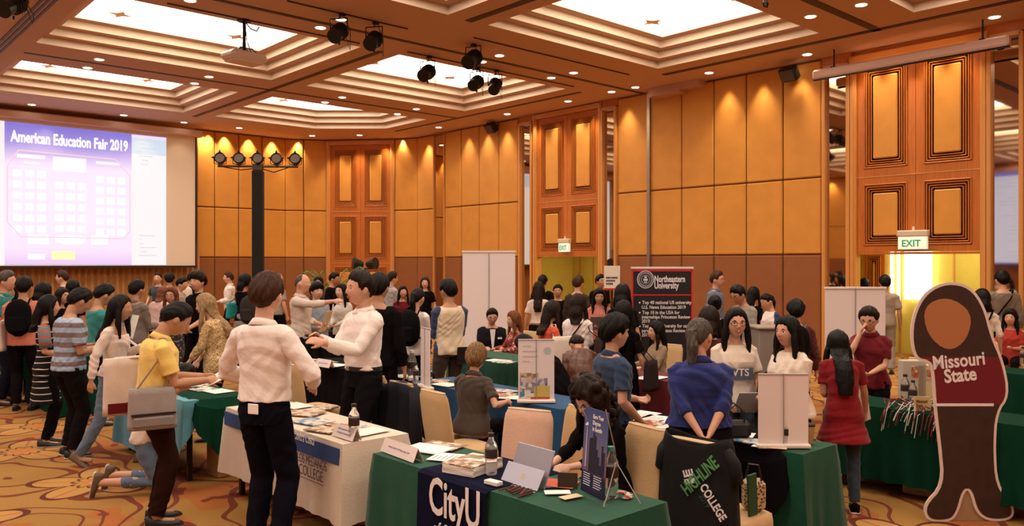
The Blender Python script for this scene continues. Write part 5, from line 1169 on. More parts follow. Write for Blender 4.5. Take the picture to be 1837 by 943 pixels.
    for s_ in (1, -1):
        Hp = Vector((s_*.088*W, 0, base-.02)); 
        if sit: K = Vector((s_*.12, .42, base-.02)); A = Vector((s_*.12, .40, .08)) if not feet else Vector(feet[0 if s_ > 0 else 1])
        elif kneel: K = Vector((s_*.12, .10, .06)); A = Vector((s_*.14, -.36, .075))
        else:
            fx = feet[0 if s_ > 0 else 1] if feet else (s_*.10, .0 if s_ > 0 else .03, .08); A = Vector(fx); D = A-Hp; L_ = min(D.length, .838); l1, l2 = .43, .415; D = D.normalized()*L_; A = Hp+D
            aa = (l1*l1-l2*l2+L_*L_)/(2*L_); hh = math.sqrt(max(0, l1*l1-aa*aa)); dn = D.normalized(); pv = Vector((s_*.1, 1, 0)); pv = (pv-dn*pv.dot(dn)).normalized(); K = Hp+dn*aa+pv*hh
        legs[s_] = (Hp, K, A)
    # ---- body: one continuous surface
    b = MB(); torso(b, .84, 1.49, -.012)
    b.tube([nb@Vector((0, -.01, -.06)), nb@Vector((0, 0, 0)), hm@Vector((0, -.030, -.085)), hm@Vector((0, -.02, -.02))], [.062, .056 if sex == 'm' else .048, .055 if sex == 'm' else .047, .05], 14)
    X, Y, Z, zz, ph = HG; add_pgrid(b, X, Y, Z, hm)
    for s_ in (-1, 1): ellip(b, (s_*.079, -.008, -.008), (.012, .020, .031), hm@Matrix.Rotation(s_*.0, 4, 'Z'), 8)
    hands = {}
    for s_ in (1, -1):
        Sp, E, T = arms[s_]; r = (1.0 if sex == 'm' else .84)
        capsule(b, [Sp, Sp.lerp(E, .35), Sp.lerp(E, .75), E, E.lerp(T, .25), E.lerp(T, .6), T], [.046*r, .045*r, .041*r, .040*r, .043*r, .035*r, .027*r])
        fd = (T-E).normalized(); tw = Vector((-s_, 0, 0)); 
        if fd.z > -.6: tw = Vector((-s_*.7, 0, -.6)) if not (isinstance(R if s_ > 0 else L, str) and (R if s_ > 0 else L) in ('phone', 'read', 'front')) else Vector((-s_*.5, -.2, .8))
        pn = (tw-fd*tw.dot(fd)).normalized(); sd = fd.cross(pn)*s_      # palm normal, side towards the little finger
        if sd.y > 0 and abs(fd.y) < .5: sd = -sd
        hk = .92 if sex == 'm' else .84; curl = .25 if not (isinstance(R if s_ > 0 else L, str) and (R if s_ > 0 else L) != 'down') else .55
        # palm loft
        rows = []; n = 12
        for q, wd, th in ((-.01, .026, .021), (.02, .032, .019), (.055, .041, .017), (.085, .042, .014), (.092, .036, .010)):
            c = T+fd*q*hk; rows.append([c+sd*math.cos(a)*wd*hk+pn*math.sin(a)*th*hk for a in [2*PI*i/n for i in range(n)]])
        b.add([v for r_ in rows for v in r_], [(i*n+j, i*n+(j+1) % n, (i+1)*n+(j+1) % n, (i+1)*n+j) for i in range(4) for j in range(n)]+[tuple(range(n))[::-1], tuple(range(4*n, 5*n))])
        for fi, ln in enumerate((.072, .082, .076, .058)):
            base_p = T+fd*.082*hk+sd*(fi-1.5)*.0215*hk; p0 = base_p; pts = [p0-fd*.02]; ang = 0
            for sg in (.45, .32, .23): ang += curl*(1+.2*fi); dv = fd*math.cos(ang)+pn*math.sin(ang); p0 = p0+dv*ln*sg*hk; pts.append(p0)
            b.tube(pts, [.0098*hk, .0092*hk, .0082*hk, .0068*hk], 8)
        th0 = T+fd*.02*hk-sd*.024*hk; dv = (fd*.75-sd*.55+pn*.35).normalized(); b.tube([th0, th0+dv*.035*hk, th0+dv*.058*hk+fd*.012*hk, th0+dv*.072*hk+fd*.025*hk], [.014*hk, .0125*hk, .011*hk, .0085*hk], 8)
        hands[s_] = T+fd*.09*hk+pn*.02
        Hp, K, A = legs[s_]; capsule(b, [Hp, Hp.lerp(K, .5), K, K.lerp(A, .35), A], [.080*W, .068*W, .052, .052, .036], 14)
        fdv = Vector((s_*.15, 1, 0)).normalized() if not kneel else Vector((0, -.25, -.95)).normalized()
        if kneel: capsule(b, [A, A+Vector((0, -.10, -.02))], [.035, .028]) 
        else: capsule(b, [A+Vector((0, -.02, -.035)), A+fdv*.12+Vector((0, 0, -.05))], [.030, .024])
    done(b); body = bake(b, 'body', [sk], t, vox, 2)
    SC = (lambda v: Vector((0, 0, base))+(Vector(v)-Vector((0, 0, base)))*k) if (sit or kneel) else (lambda v: Vector(v)*k)
    SM = Matrix.Translation(SC((0, 0, 0)))@Matrix.Diagonal((k, k, k, 1)); HM = SM@hm
    # ---- face
    if face_on:
        for s_ in (-1, 1):
            e = MB(); ellip(e, (s_*.031, .0735, .008), (.0150, .0095, .0078), HM, 9); eo = e.build('eye', M_eye, t, smooth=True); e = MB(); ellip(e, (s_*.031, .0800, .008), (.0078, .0050, .0076), HM, 8); e.build('iris', M_iris, eo, smooth=True)
            MB().tube([HM@Vector((s_*.016, .087, .026)), HM@Vector((s_*.030, .086, .031)), HM@Vector((s_*.045, .074, .026))], [.0036, .0048, .0028], 6).build('eyebrow', HAIR[hair[1]], t)
        e = MB(); e.use(M_lip).tube([HM@Vector((-.022 if not smile else -.027, .082, -.054 if not smile else -.048)), HM@Vector((-.01, .0925, -.0535)), HM@Vector((.01, .0925, -.0535)), HM@Vector((.022 if not smile else .027, .082, -.054 if not smile else -.048))], [.0025, .0045, .0045, .0025], 8)
        e.tube([HM@Vector((-.020, .083, -.058)), HM@Vector((-.01, .091, -.062)), HM@Vector((.01, .091, -.062)), HM@Vector((.020, .083, -.058))], [.002, .0045, .0045, .002], 8)
        if smile: e.use(M_teeth).tube([HM@Vector((-.020, .086, -.053)), HM@Vector((0, .0955, -.0565)), HM@Vector((.020, .086, -.053))], [.002, .0045, .002], 8)
        e.build('lips', parent=t, smooth=True)
    if glasses:
        g = MB()
        for s_ in (-1, 1):
            g.tube([HM@Vector((s_*.034+.024*math.cos(a), .098-.010*abs(math.cos(a)*.0+s_*.034+.024*math.cos(a))/.06, .006+.019*math.sin(a))) for a in np.linspace(0, 2*PI, 17)], .0020, 5)
            g.tube([HM@Vector((s_*.058, .093, .010)), HM@Vector((s_*.078, .05, .008)), HM@Vector((s_*.083, -.01, .004))], .0018, 5)
        g.tube([HM@Vector((-.010, .099, .008)), HM@Vector((.010, .099, .008))], .002, 5); g.build('spectacles', M_glass, t)
    # ---- hair
    st, hcname = hair; hmt = HAIR[hcname]
    if st != 'none':
        hb = MB(); aph = np.abs(ph)/PI*180
        lines = dict(short=([0, 35, 60, 78, 100, 140, 180], [.58, .50, .42, -.12, .02, -.50, -.58]), bald=([0, 45, 70, 85, 100, 140, 180], [1.2, 1.2, .9, .15, .05, -.4, -.5]),
                     bob=([0, 30, 50, 70, 90, 120, 180], [.42, .42, .30, -.25, -.6, -.8, -.85]), long=([0, 25, 45, 62, 90, 120, 180], [.55, .50, .36, -.1, -.6, -.85, -.9]))
        key = 'bald' if st == 'bald' else ('short' if st in ('short', 'mop', 'undercut', 'pony', 'bun') else 'long'); thr = np.interp(aph, *lines[key])
        if st in ('mop',): thr = np.where(aph < 60, thr-.22, thr)
        thick = dict(short=.022, bald=.004, mop=.036, undercut=.018, pony=.012, bun=.014, long=.018, curly=.050, bob=.026, wavy=.030, updo=.02)[st]
        m_ = sstep((zz-thr)/.10+.3); tt = m_*(.004+(thick-.004)*sstep((zz-thr)/(.45 if st != 'curly' else .2)+.12)*(1+.30*np.clip(zz, 0, 1)))-(1-m_)*.012
        R_ = np.sqrt(X**2+Y**2+Z**2); f_ = 1+tt/R_
        Yh = np.where((Y > 0), np.minimum(Y, .094), Y)   # do not copy the nose
        jit = 1+.0*X
        if st in ('mop', 'short', 'curly', 'wavy'): rg = np.random.RandomState(int(px*7) % 999); jit = 1+(.025 if st != 'curly' else .06)*np.sin(ph*rg.uniform(7, 11)+zz*9)*m_+(.015)*np.sin(ph*17+zz*13)*m_
        add_pgrid(hb, X*f_*jit, Yh*f_*jit, Z*f_*jit, hm)
        if st in ('long', 'curly', 'wavy', 'bob'):
            Ln = dict(long=.42, curly=.36, wavy=.34, bob=.20)[st]; Ln = extra.get('hairlen', Ln) if extra else Ln
            wd = dict(long=.088, curly=.135, wavy=.105, bob=.094)[st]; top_c = hm@Vector((0, -.045, .02)); dw = Vector((0, 0, -1)); bk = (ch.to_3x3()@Vector((0, -1, 0)))
            forward = le > .7
            n = 20; rows = []; xh = (hm.to_3x3()@Vector((1, 0, 0))); xh.z = 0; xh.normalize(); yh = dw.cross(xh).normalized()
            if yh.dot(hm.to_3x3()@Vector((0, 1, 0))) < 0: yh = -yh
            for i in range(11):
                v = i/10; c = top_c+dw*Ln*v+bk*(.02+.055*min(1, v*2.2))*(0 if forward else 1)+(yh*.05*v if forward else Vector((0, 0, 0)))
                dr_ = (hm@Vector((0, 0, .02))).z-(nb@Vector((0, 0, 0))).z; dr_ = Ln*v-max(.10, dr_)-.02
                if dr_ > 0 and not forward and not sit:
                    z_ = max(.95, 1.46-dr_); ay_ = float(np.interp(z_, [r[0] for r in TR], [r[2] for r in TR])); tgt = fr(z_)@Vector((0, -ay_*W-.030, 0)); c = c.lerp(tgt, min(1, dr_/.08)) if (tgt-c).length > .02 else c
                rx = wd*(1-.12*v)*(1+.03*math.sin(v*9)) * (1 if v < .9 else .8); ry = (.062 if st != 'curly' else .095)*(1-.35*v)
                rows.append([c+xh*rx*math.cos(a)+yh*(ry*math.sin(a)+(.035*abs(math.cos(a))**2*(1-v*.6) if v < .8 else 0)) for a in [2*PI*q/n for q in range(n)]])
            hb.add([v for r_ in rows for v in r_], [(i*n+j, (i+1)*n+j, (i+1)*n+(j+1) % n, i*n+(j+1) % n) for i in range(10) for j in range(n)]+[tuple(range(n)), tuple(range(10*n, 11*n))[::-1]])
            if st != 'bob' or True:
                for s_ in (-1, 1):
                    a0 = hm@Vector((s_*.074, .020, .045)); a1 = hm@Vector((s_*.088, .022, -.05)); a2 = a1+Vector((0, 0, -.09))+xh*s_*.012; a3 = a2+Vector((0, 0, -min(.16, Ln*.4)))+yh*.02
                    hb.tube([a0, a1, a2, a3], [.020, .028, .030, .014], 10)
        if st == 'pony': c = hm@Vector((0, -.115, .03)); hb.tube([hm@Vector((0, -.08, .04)), c, c+Vector((0, 0, -.10))+ch.to_3x3()@Vector((0, -.03, 0)), c+Vector((0, 0, -.22))+ch.to_3x3()@Vector((0, -.02, 0)), c+Vector((0, 0, -.30))], [.03, .032, .042, .034, .010], 12)
        if st == 'bun': ellip(hb, (0, -.115, .06), (.042, .036, .042), hm, 12)
        if st == 'updo': ellip(hb, (0, -.10, -.01), (.055, .035, .06), hm, 12)
        if st == 'curly':
            rg = random.Random(7)
            for q_ in range(120):
                an = rg.uniform(-PI, PI); zq = rg.uniform(-.36, .13); ra = .105+.02*rg.random()+(.03 if zq < -.05 else 0)*(1-max(0, (-.2-zq))*3); 
                if abs(an) < 1.0 and zq < .075: continue
                c = hm@Vector((ra*math.sin(an)*.95, ra*math.cos(an)*.95-.02, zq if zq > -.1 else -.1)); c = c+(Vector((0, 0, zq+.1)) if zq < -.1 else Vector((0, 0, 0))); r0 = rg.uniform(.018, .032)
                ellip(hb, c, (r0, r0, r0*1.5), Matrix(), 7)
        done(hb); ho = bake(hb, 'hair', [hmt], t, max(vox, .0065), 1, fold=.0022 if st != 'curly' else .009, seed=int(px), strands=st != 'curly')
    # ---- upper clothing
    sl = sleeve if sleeve is not None else .5; hemz = hem if hem is not None else .86
    cb = MB(); g = .012 if sex == 'm' else .009
    if shirt != 'none':
        if shirt in ('jacket', 'coat'): g += .014
        if shirt == 'loose': g += .018
        zt = 1.448 if shirt != 'offshoulder' else 1.36
        z0_ = max(hemz, .80)
        if tucked:
            z0_ = .985
        torso(cb, z0_, zt, g, g*.8 if not shirt == 'loose' else g*1.2, hemflare=.0 if tucked else .008)
        if hemz < .80:       # dress or long skirt part
            n = 28; rows = []; zb = hemz; fw = extra.get('flare', .03) if extra else .03
            for z in np.linspace(zb, .86, 8):
                q = (.86-z)/max(.01, .86-zb); rows.append([Vector(((.165*W+g+fw*q)*math.cos(a), (.115+g+(fw+.02)*q)*math.sin(a), z+(base-.92))) for a in [2*PI*i/n for i in range(n)]])
            N = len(rows); cb.add([v for r_ in rows for v in r_], [(i*n+j, i*n+(j+1) % n, (i+1)*n+(j+1) % n, (i+1)*n+j) for i in range(N-1) for j in range(n)]+[tuple(range(n))[::-1], tuple(range((N-1)*n, N*n))])
        if sl > 0:
            for s_ in (1, -1):
                Sp, E, T = arms[s_]; r = 1.0 if sex == 'm' else .86; lo = .010 if shirt in ('loose', 'coat') else 0
                inner = ch@Vector((s_*shx*.50, -.012, -.050))
                if sl <= .5: e1 = Sp.lerp(E, .30+sl*.9); cb.tube([inner, Sp.lerp(inner, .25)+Vector((0, 0, .004)), Sp, Sp.lerp(e1, .5), e1], [.060*r, .064*r, .063*r, .062*r, .068*r], 16)
                else:
                    wr = E.lerp(T, min(.97, (sl-.5)*2*.97)); cb.tube([inner, Sp.lerp(inner, .25)+Vector((0, 0, .004)), Sp, Sp.lerp(E, .4), Sp.lerp(E, .8), E, E.lerp(wr, .4), E.lerp(wr, .85), wr], [.060*r, .064*r, .063*r, (.059+lo)*r, (.054+lo)*r, (.055+lo)*r, (.054+lo)*r, (.046+lo)*r, (.040+lo*.5)*r], 16)
        done(cb); so = bake(cb, 'jacket' if shirt in ('jacket', 'coat') else ('dress' if hemz < .8 else 'shirt'), smat if isinstance(smat, list) else [smat], t, max(vox, .007), 1, fold=.013 if sl > .5 else .010, seed=int(px*3))
        if isinstance(smat, list) and len(smat) > 1:     # raglan sleeves: second colour beyond the shoulder
            me = so.data; cen = np.empty(len(me.polygons)*3); me.polygons.foreach_get('center', cen); cen = cen.reshape(-1, 3); me.polygons.foreach_set('material_index', (np.abs(cen[:, 0]) > (.125+.35*np.clip(1.42*k-cen[:, 2], 0, .12))*W*k).astype(int))
        if collar:
            c = MB(); n = 24; rows = []
            for zo, rr_, up in ((-.016, .072, 0), (.006, .064, .010), (.020, .061, .014), (.018, .067, .010), (-.020, .094, -.010)):
                M = fr(1.450); rows.append([M@Vector((rr_*math.cos(a)*(1.0), -.004+rr_*.98*math.sin(a), zo+(.018*max(0, -math.sin(a))) - .012*max(0, math.sin(a))**3)) for a in [2*PI*i/n-PI*1.5+.06 for i in range(n+1)]])
            c.grid(rows); c = done(c); co_ = c.build('collar', smat if not isinstance(smat, list) else smat[0], so, smooth=True); sd_ = co_.modifiers.new('s', 'SOLIDIFY'); sd_.thickness = .003
    # ---- lower clothing
    lb = MB(); lm_ = lmat or fab((.018, .016, .02), 'dark_trousers')
    if low in ('trousers', 'shorts', 'jeans'):
        if not sit and not kneel: torso(lb, .84, 1.0 if tucked or hemz > .95 else .96, .004)
        else: torso(lb, .86, .98, .004)
        for s_ in (1, -1):
            Hp, K, A = legs[s_]; lo = 0 if sex == 'f' else .010
            end = A+Vector((0, 0, -.0)) if low != 'shorts' else K.lerp(Hp, .1)
            if low == 'shorts': lb.tube([Hp+Vector((0, 0, .02)), Hp.lerp(K, .4), end], [.092*W, .085*W, .080], 16)
            elif kneel: capsule(lb, [Hp, Hp.lerp(K, .5), K, K.lerp(A, .55)], [.088, .078, .064, .056], 16)
            else: lb.tube([Hp+Vector((0, 0, .03)), Hp.lerp(K, .3), Hp.lerp(K, .7), K, K.lerp(A, .3), K.lerp(A, .75), A+Vector((0, 0, .01))], [.092*W, .086*W+lo*.3, .072+lo*.6, .062+lo, .062+lo, .054+lo, .050+lo*1.3], 16)
        done(lb); bake(lb, 'trousers' if low != 'shorts' else 'shorts', [lm_], t, max(vox, .007), 1, fold=.009, seed=int(px*5))
    elif low == 'skirt':
        zb = extra.get('skirtz', .50) if extra else .5; n = 28; rows = []
        for z in np.linspace(zb, 1.02, 12):
            q = (1.02-z)/(1.02-zb); rx = .150*W+.045*math.sin(min(1, q*2)*PI/2)+.015*q; M = fr(max(z, .9)) if z > .9 else Matrix.Translation((0, 0, z)); rows.append([M@Vector((rx*math.cos(a), (rx*.70+.02*q)*math.sin(a)-.005, 0)) for a in [2*PI*i/n for i in range(n)]])
        N = len(rows); lb.add([v for r_ in rows for v in r_], [(i*n+j, i*n+(j+1) % n, (i+1)*n+(j+1) % n, (i+1)*n+j) for i in range(N-1) for j in range(n)]+[tuple(range(n))[::-1], tuple(range((N-1)*n, N*n))])
        done(lb); bake(lb, 'skirt', [lm_], t, max(vox, .007), 1, fold=.004, seed=int(px*5))
    # ---- shoes
    shm = shoe or M_black
    for s_ in (1, -1):
        Hp, K, A = legs[s_]; A = SC(A); par_ = t
        if kneel: Mf = Matrix.Translation(A)@Matrix.Rotation(s_*.1, 4, 'Z')@Matrix.Rotation(math.radians(-100), 4, 'X')
        else: Mf = Matrix.Translation(Vector((A.x, A.y, A.z if A.z > .12*k else .078)))@Matrix.Rotation(-s_*.15, 4, 'Z')@Matrix.Rotation(math.radians(-28) if A.z > .12*k else 0, 4, 'X')
        n = 16
        for (nm, prof, zz0, mt_) in (('upper', [(-.075, .026, .075), (-.05, .036, .078), (0, .038, .072), (.05, .042, .048), (.11, .046, .034), (.16, .040, .026), (.185, .022, .015)], -.070, shm), ('sole', [(-.08, .030, .016), (-.05, .039, .016), (.03, .040, .016), (.11, .049, .016), (.165, .043, .016), (.195, .022, .014)], -.078, None)):
            rows = [[Mf@Vector((wx*math.cos(a), y_, zz0+hh*(.5+.5*math.sin(a)) if nm == 'sole' else zz0+hh*max(0, .15+.85*math.sin(a)) if math.sin(a) > -.17 else zz0)) for a in [2*PI*i/n for i in range(n)]] for y_, wx, hh in prof]
            q = MB(); N = len(rows); q.use(mt_ or (extra.get('sole', M_black) if extra else M_black)).add([v for r_ in rows for v in r_], [(i*n+j, (i+1)*n+j, (i+1)*n+(j+1) % n, i*n+(j+1) % n) for i in range(N-1) for j in range(n)]+[tuple(range(n)), tuple(range((N-1)*n, N*n))[::-1]])
            par_ = q.build('shoe' if nm == 'upper' else 'sole', parent=par_, smooth=True)
    WM = Matrix.Translation(loc)@Matrix.Rotation(rz, 4, 'Z')
    return dict(o=t, W=WM, R=WM@SC(hands[1]), L=WM@SC(hands[-1]), rz=rz, SC=SC, sh={s_: SC(arms[s_][0]) for s_ in arms}, k=k, hm=HM, fr=fr, base=base)
# ------------------------------------------------------------------ the crowd
W_ = fab((.82, .74, .71), 'white_shirt', .03); W2 = fab((.74, .64, .54), 'offwhite_top', .04); BK = fab((.0055, .0045, .005), 'black_top'); NV = fab((.010, .011, .022), 'navy_top'); GR = fab((.20, .18, .17), 'grey_top'); GR2 = fab((.30, .27, .23), 'light_grey_top')
DN = fab((.03, .055, .11), 'denim_shirt'); BL = fab((.022, .032, .15), 'royal_blue_shirt'); JE = fab((.12, .17, .25), 'blue_jeans'); JD = fab((.035, .05, .075), 'dark_jeans'); YE = fab((.78, .56, .16), 'yellow_polo'); TE = fab((.03, .22, .21), 'teal_top'); PK = fab((.66, .22, .15), 'salmon_shirt')
RD_ = fab((.20, .008, .012), 'red_dress'); MR = fab((.13, .007, .013), 'maroon_polo'); TN = fab((.26, .19, .12), 'tan_blazer'); BRN = fab((.07, .052, .042), 'brown_grey_shirt'); HB = fab((.26, .30, .36), 'pale_blue_hoodie'); DK = fab((.007, .006, .007), 'dark_trousers'); DB = fab((.022, .008, .006), 'dark_red_brown_trousers'); CH = fab((.07, .05, .04), 'charcoal_trousers')
ST = stripes('blue_grey_stripes', (.33, .45, .60), (.20, .14, .14), .098, .5, .02); SB = stripes('white_on_black_stripes', (.006, .005, .005), (.62, .56, .50), .066, .15); SC_ = stripes('colour_band_stripes', (.10, .22, .24), (.42, .10, .09), .06, .5)
LEO = leopard('leopard_blouse', (.22, .13, .06), (.60, .42, .20), 75); FL = floral('flowered_blouse', (.30, .05, .04), ((.65, .45, .35), (.10, .05, .05), (.55, .25, .2)), 34); LTR = mat('brown_leather', (.10, .035, .018), .35, bump=.3, bscale=30); FD = floral('patterned_dress', (.05, .05, .06), ((.4, .35, .3), (.2, .1, .1)), 40)
SHW = mat('white_rubber', (.62, .55, .45), .5); SHB = mat('brown_shoe', (.13, .08, .05), .6)
Q = {}
def pp(k, *a, **kw): Q[k] = person(*a, **kw); return Q[k]
# front row
pp('white1', 'young man seen from behind in a white shirt, white card in his back pocket', 474, 5.5, 492, 158, 'm', 'pale', ('short', 'brown'), 'shirt', W_, 'trousers', fab((.006, .006, .012), 'navy_trousers'), R=(.20, .22, 1.06), L=(-.16, .20, 1.06), lp=(-1, -.55, -.4), rp=(1, -.5, -.5), sleeve=.97, collar=True, hem=.98, heady=-12, w=.98, tucked=False)
pp('belt', 'man in a white shirt and black belt gesturing with open hands', 652, 7.1, 488, -48, 'm', 'light', ('short', 'darkbrown'), 'shirt', W_, 'trousers', DK, R=(.06, .36, 1.24), L=(-.10, .40, 1.22), sleeve=.97, collar=True, tucked=True, face_on=True, w=1.06, heady=8)
pp('yellow', 'man in a yellow polo shirt reading a booklet, grey bag at his hip', 276, 6.25, 547, 122, 'm', 'tan', ('undercut', 'black'), 'shirt', YE, 'trousers', DB, lean=10, headp=30, R=(.14, .36, 1.10), L=(-.12, .38, 1.10), sleeve=.45, collar=True, hem=.90, w=1.14)
pp('blueback', 'grey-haired woman in a blue shirt, hands clasped behind her back', 1255, 5.5, 572, 176, 'f', 'light', ('pony', 'grey'), 'loose', BL, 'skirt', DK, R=(.03, -.26, .96), L=(-.03, -.27, .94), rp=(1, .1, -.1), lp=(-1, .1, -.1), sleeve=.66, collar=True, hem=.98, w=1.36, heady=35, headp=8)
pp('denim', 'dark-haired boy in a denim shirt facing right beside the white forms', 1098, 6.1, 569, 112, 'm', 'light', ('mop', 'black'), 'shirt', DN, 'trousers', DK, R=(.22, .14, .92), L='front', sleeve=.45, collar=True, hem=.9, w=1.12)
pp('curly', 'curly dark-haired woman in black with glasses, seated at the green table', 1092, 5.2, 683, -52, 'f', 'pale', ('curly', 'darkbrown'), 'shirt', BK, 'trousers', DK, sit=True, lean=16, headp=22, R=(.06, .50, .80), L=(-.08, .46, .80), sleeve=.85, face_on=True, glasses=True, w=1.12)
pp('glasses', 'smiling girl with round glasses in a white printed T-shirt', 1318, 6.8, 553, 5, 'f', 'light', ('long', 'black'), 'shirt', W2, 'trousers', JD, R=(.14, .20, .95), L=(-.16, .22, .98), sleeve=.5, face_on=True, glasses=True, smile=True, hem=.86, heady=6, w=1.14)
pp('girlright', 'girl with long black hair in a cream top looking left', 1418, 6.45, 568, -62, 'f', 'light', ('long', 'black'), 'loose', W2, 'trousers', DK, R='front', L='front', sleeve=.7, face_on=True, hem=.88, w=1.12, extra=dict(hairlen=.34))
pp('redback', 'woman seen from behind in a red tunic and torn jeans, leaning forward', 1513, 6.55, 600, 168, 'f', 'mid', ('long', 'black'), 'shirt', RD_, 'trousers', JD, lean=28, headp=25, R=(.26, .30, .86), L='front', sleeve=.42, hem=.66, extra=dict(flare=.07, hairlen=.50, sole=SHW), shoe=BK)
pp('maroon', 'woman in a maroon polo shirt wiping her eye', 1562, 8.0, 551, -38, 'f', 'light', ('short', 'darkbrown'), 'shirt', MR, 'trousers', DK, R=(.06, .17, 1.47), L='front', rp=(.5, -.1, -1), sleeve=.45, collar=True, face_on=True, glasses=True, headp=18, w=1.15)
pp('brownseat', 'woman in a brown shirt seated with her back turned, streaked hair pinned up', 848, 7.1, 617, 150, 'f', 'light', ('updo', 'streak'), 'shirt', BRN, 'trousers', DK, sit=True, lean=5, R=(.30, .16, .82), L='desk', sleeve=.45, collar=True, w=1.2)
# left group
pp('stripe', 'man in a blue and grey striped T-shirt seen from behind', 123, 8.4, 520, 140, 'm', 'tan', ('short', 'black'), 'shirt', ST, 'trousers', fab((.010, .007, .007), 'black_brown_trousers'), lean=4, headp=25, R=(.14, .26, 1.12), L=(-.12, .28, 1.12), sleeve=.5, hem=.90, w=1.16, extra=dict(sole=SHW))
pp('bwdress', 'woman in a black dress with thin white stripes beside the striped shirt man', 82, 8.9, 530, 118, 'f', 'light', ('long', 'black'), 'shirt', SB, 'trousers', BK, R=(.15, .22, 1.05), L='front', sleeve=0, hem=.50, extra=dict(flare=.02, sole=SHW, hairlen=.30))
q = Q['bwdress']
pp('offsh', 'woman in an off-shoulder white blouse and blue jeans stepping right', 203, 8.05, 530, 92, 'f', 'tan', ('long', 'black'), 'offshoulder', fab((.70, .58, .52), 'pinkish_white_blouse'), 'trousers', JE, lean=6, R=(.26, -.10, .90), L='phone', sleeve=.97, hem=.93, feet=((.08, -.30, .12), (-.12, .25, .08)), shoe=SHB, rp=(1, -1, 0))
pp('kneel', 'kneeling person in blue jeans with soles turned to the viewer', 262, 7.1, 655, 95, 'f', 'light', ('short', 'black'), 'shirt', W2, 'jeans', JE, kneel=True, lean=50, R=(.12, .16, .42), L=(-.12, .16, .42), sleeve=.5, shoe=SHB, extra=dict(sole=SHW))
pp('salmon', 'man in a salmon T-shirt with a black backpack and red-strapped tote', 42, 11.0, 497, 195, 'm', 'tan', ('short', 'black'), 'shirt', PK, 'trousers', DK, R='front', L='front', sleeve=.5, w=1.05)
pp('tealold', 'grey-haired man in a teal shirt at the left photo edge', 8, 11.5, 487, 95, 'm', 'light', ('short', 'grey'), 'shirt', TE, 'trousers', NV, R='front', L='read', sleeve=.5, collar=True)
pp('smallglass', 'woman with glasses peeking out behind the salmon shirt man', 23, 14.6, 511, 10, 'f', 'mid', ('long', 'black'), 'shirt', NV, 'trousers', DK, R='front', L='front', face_on=True, glasses=True)
pp('l4', 'dark bob-haired woman behind the black and white striped dress', 75, 11.9, 508, 170, 'f', 'light', ('bob', 'black'), 'shirt', BK, 'trousers', DK)
pp('l5', 'brown-haired man looking left in front of the curtain', 114, 17, 486, -80, 'm', 'pale', ('short', 'brown'), 'shirt', BK, 'trousers', DK, R='front')
pp('l6', 'person with black hair standing before the brown-haired man by the curtain', 129, 13.4, 503, 165, 'm', 'tan', ('short', 'black'), 'shirt', BK, 'trousers', DK)
pp('l7', 'long-haired woman in profile between the striped dress and striped shirt', 109, 12.3, 517, 75, 'f', 'light', ('long', 'black'), 'shirt', BK, 'trousers', DK, face_on=True)
pp('tealt', 'dark-haired person in a teal top right of the striped shirt man', 176, 10.0, 511, 135, 'm', 'tan', ('short', 'black'), 'shirt', TE, 'trousers', DK, R='front', L='read', headp=20, sleeve=.9)
pp('greyjacket', 'man in a grey rumpled shirt with his back to the viewer', 243, 11.5, 503, 155, 'm', 'tan', ('short', 'black'), 'shirt', fab((.17, .14, .12), 'grey_rumpled'), 'trousers', DK, R=(.1, .3, 1.1), sleeve=.95, collar=True, w=1.05)
pp('farwoman', 'woman with hair tied back standing far away before the curtain', 284, 19.5, 489, 5, 'f', 'pale', ('bun', 'darkbrown'), 'shirt', fab((.05, .07, .09), 'slate_top'), 'trousers', DK, R='hip', L='hip', face_on=True)
pp('fard1', 'dark-haired person with bowed head right of the far woman with tied hair', 304, 18.6, 491, 200, 'm', 'tan', ('mop', 'black'), 'shirt', GR, 'trousers', DK)
pp('fard2', 'man in profile with short black hair and a checked shirt', 322, 16, 498, 85, 'm', 'light', ('short', 'black'), 'shirt', fab((.32, .26, .2), 'checked_shirt'), 'trousers', DK, R='front', headp=12, sleeve=.9)
pp('farbp', 'far person with a white backpack against the wall panels', 343, 20, 489, 175, 'm', 'tan', ('short', 'black'), 'shirt', BK, 'trousers', DK)
pp('redhead', 'auburn-haired woman with glasses facing the camera in a patterned dress', 309, 12.6, 516, 0, 'f', 'light', ('bob', 'red'), 'shirt', FD, 'skirt', FD, R='front', L='front', face_on=True, glasses=True, sleeve=.5)
pp('pinkbent', 'stooping person in a pinkish white top with orange-brown hair', 283, 14.5, 516, 175, 'f', 'light', ('bob', 'red'), 'shirt', fab((.62, .42, .38), 'pink_white_top'), 'trousers', DK, lean=15, headp=25)
pp('blackpolo', 'tall boy in a black polo shirt with a wristwatch, hands joined', 357, 12.2, 489, -20, 'm', 'light', ('mop', 'darkbrown'), 'shirt', BK, 'trousers', DK, R=(.05, .25, 1.02), L=(-.04, .25, .98), sleeve=.5, collar=True, face_on=True, w=.95)
pp('blond', 'blond long-haired woman in a leopard-print blouse leaning over a table', 392, 9.2, 527, -88, 'f', 'pale', ('long', 'blond'), 'loose', LEO, 'trousers', DK, lean=14, headp=8, R=(.12, .34, .80), L=(-.14, .36, .82), sleeve=.9, hem=.80, face_on=True, w=1.08)
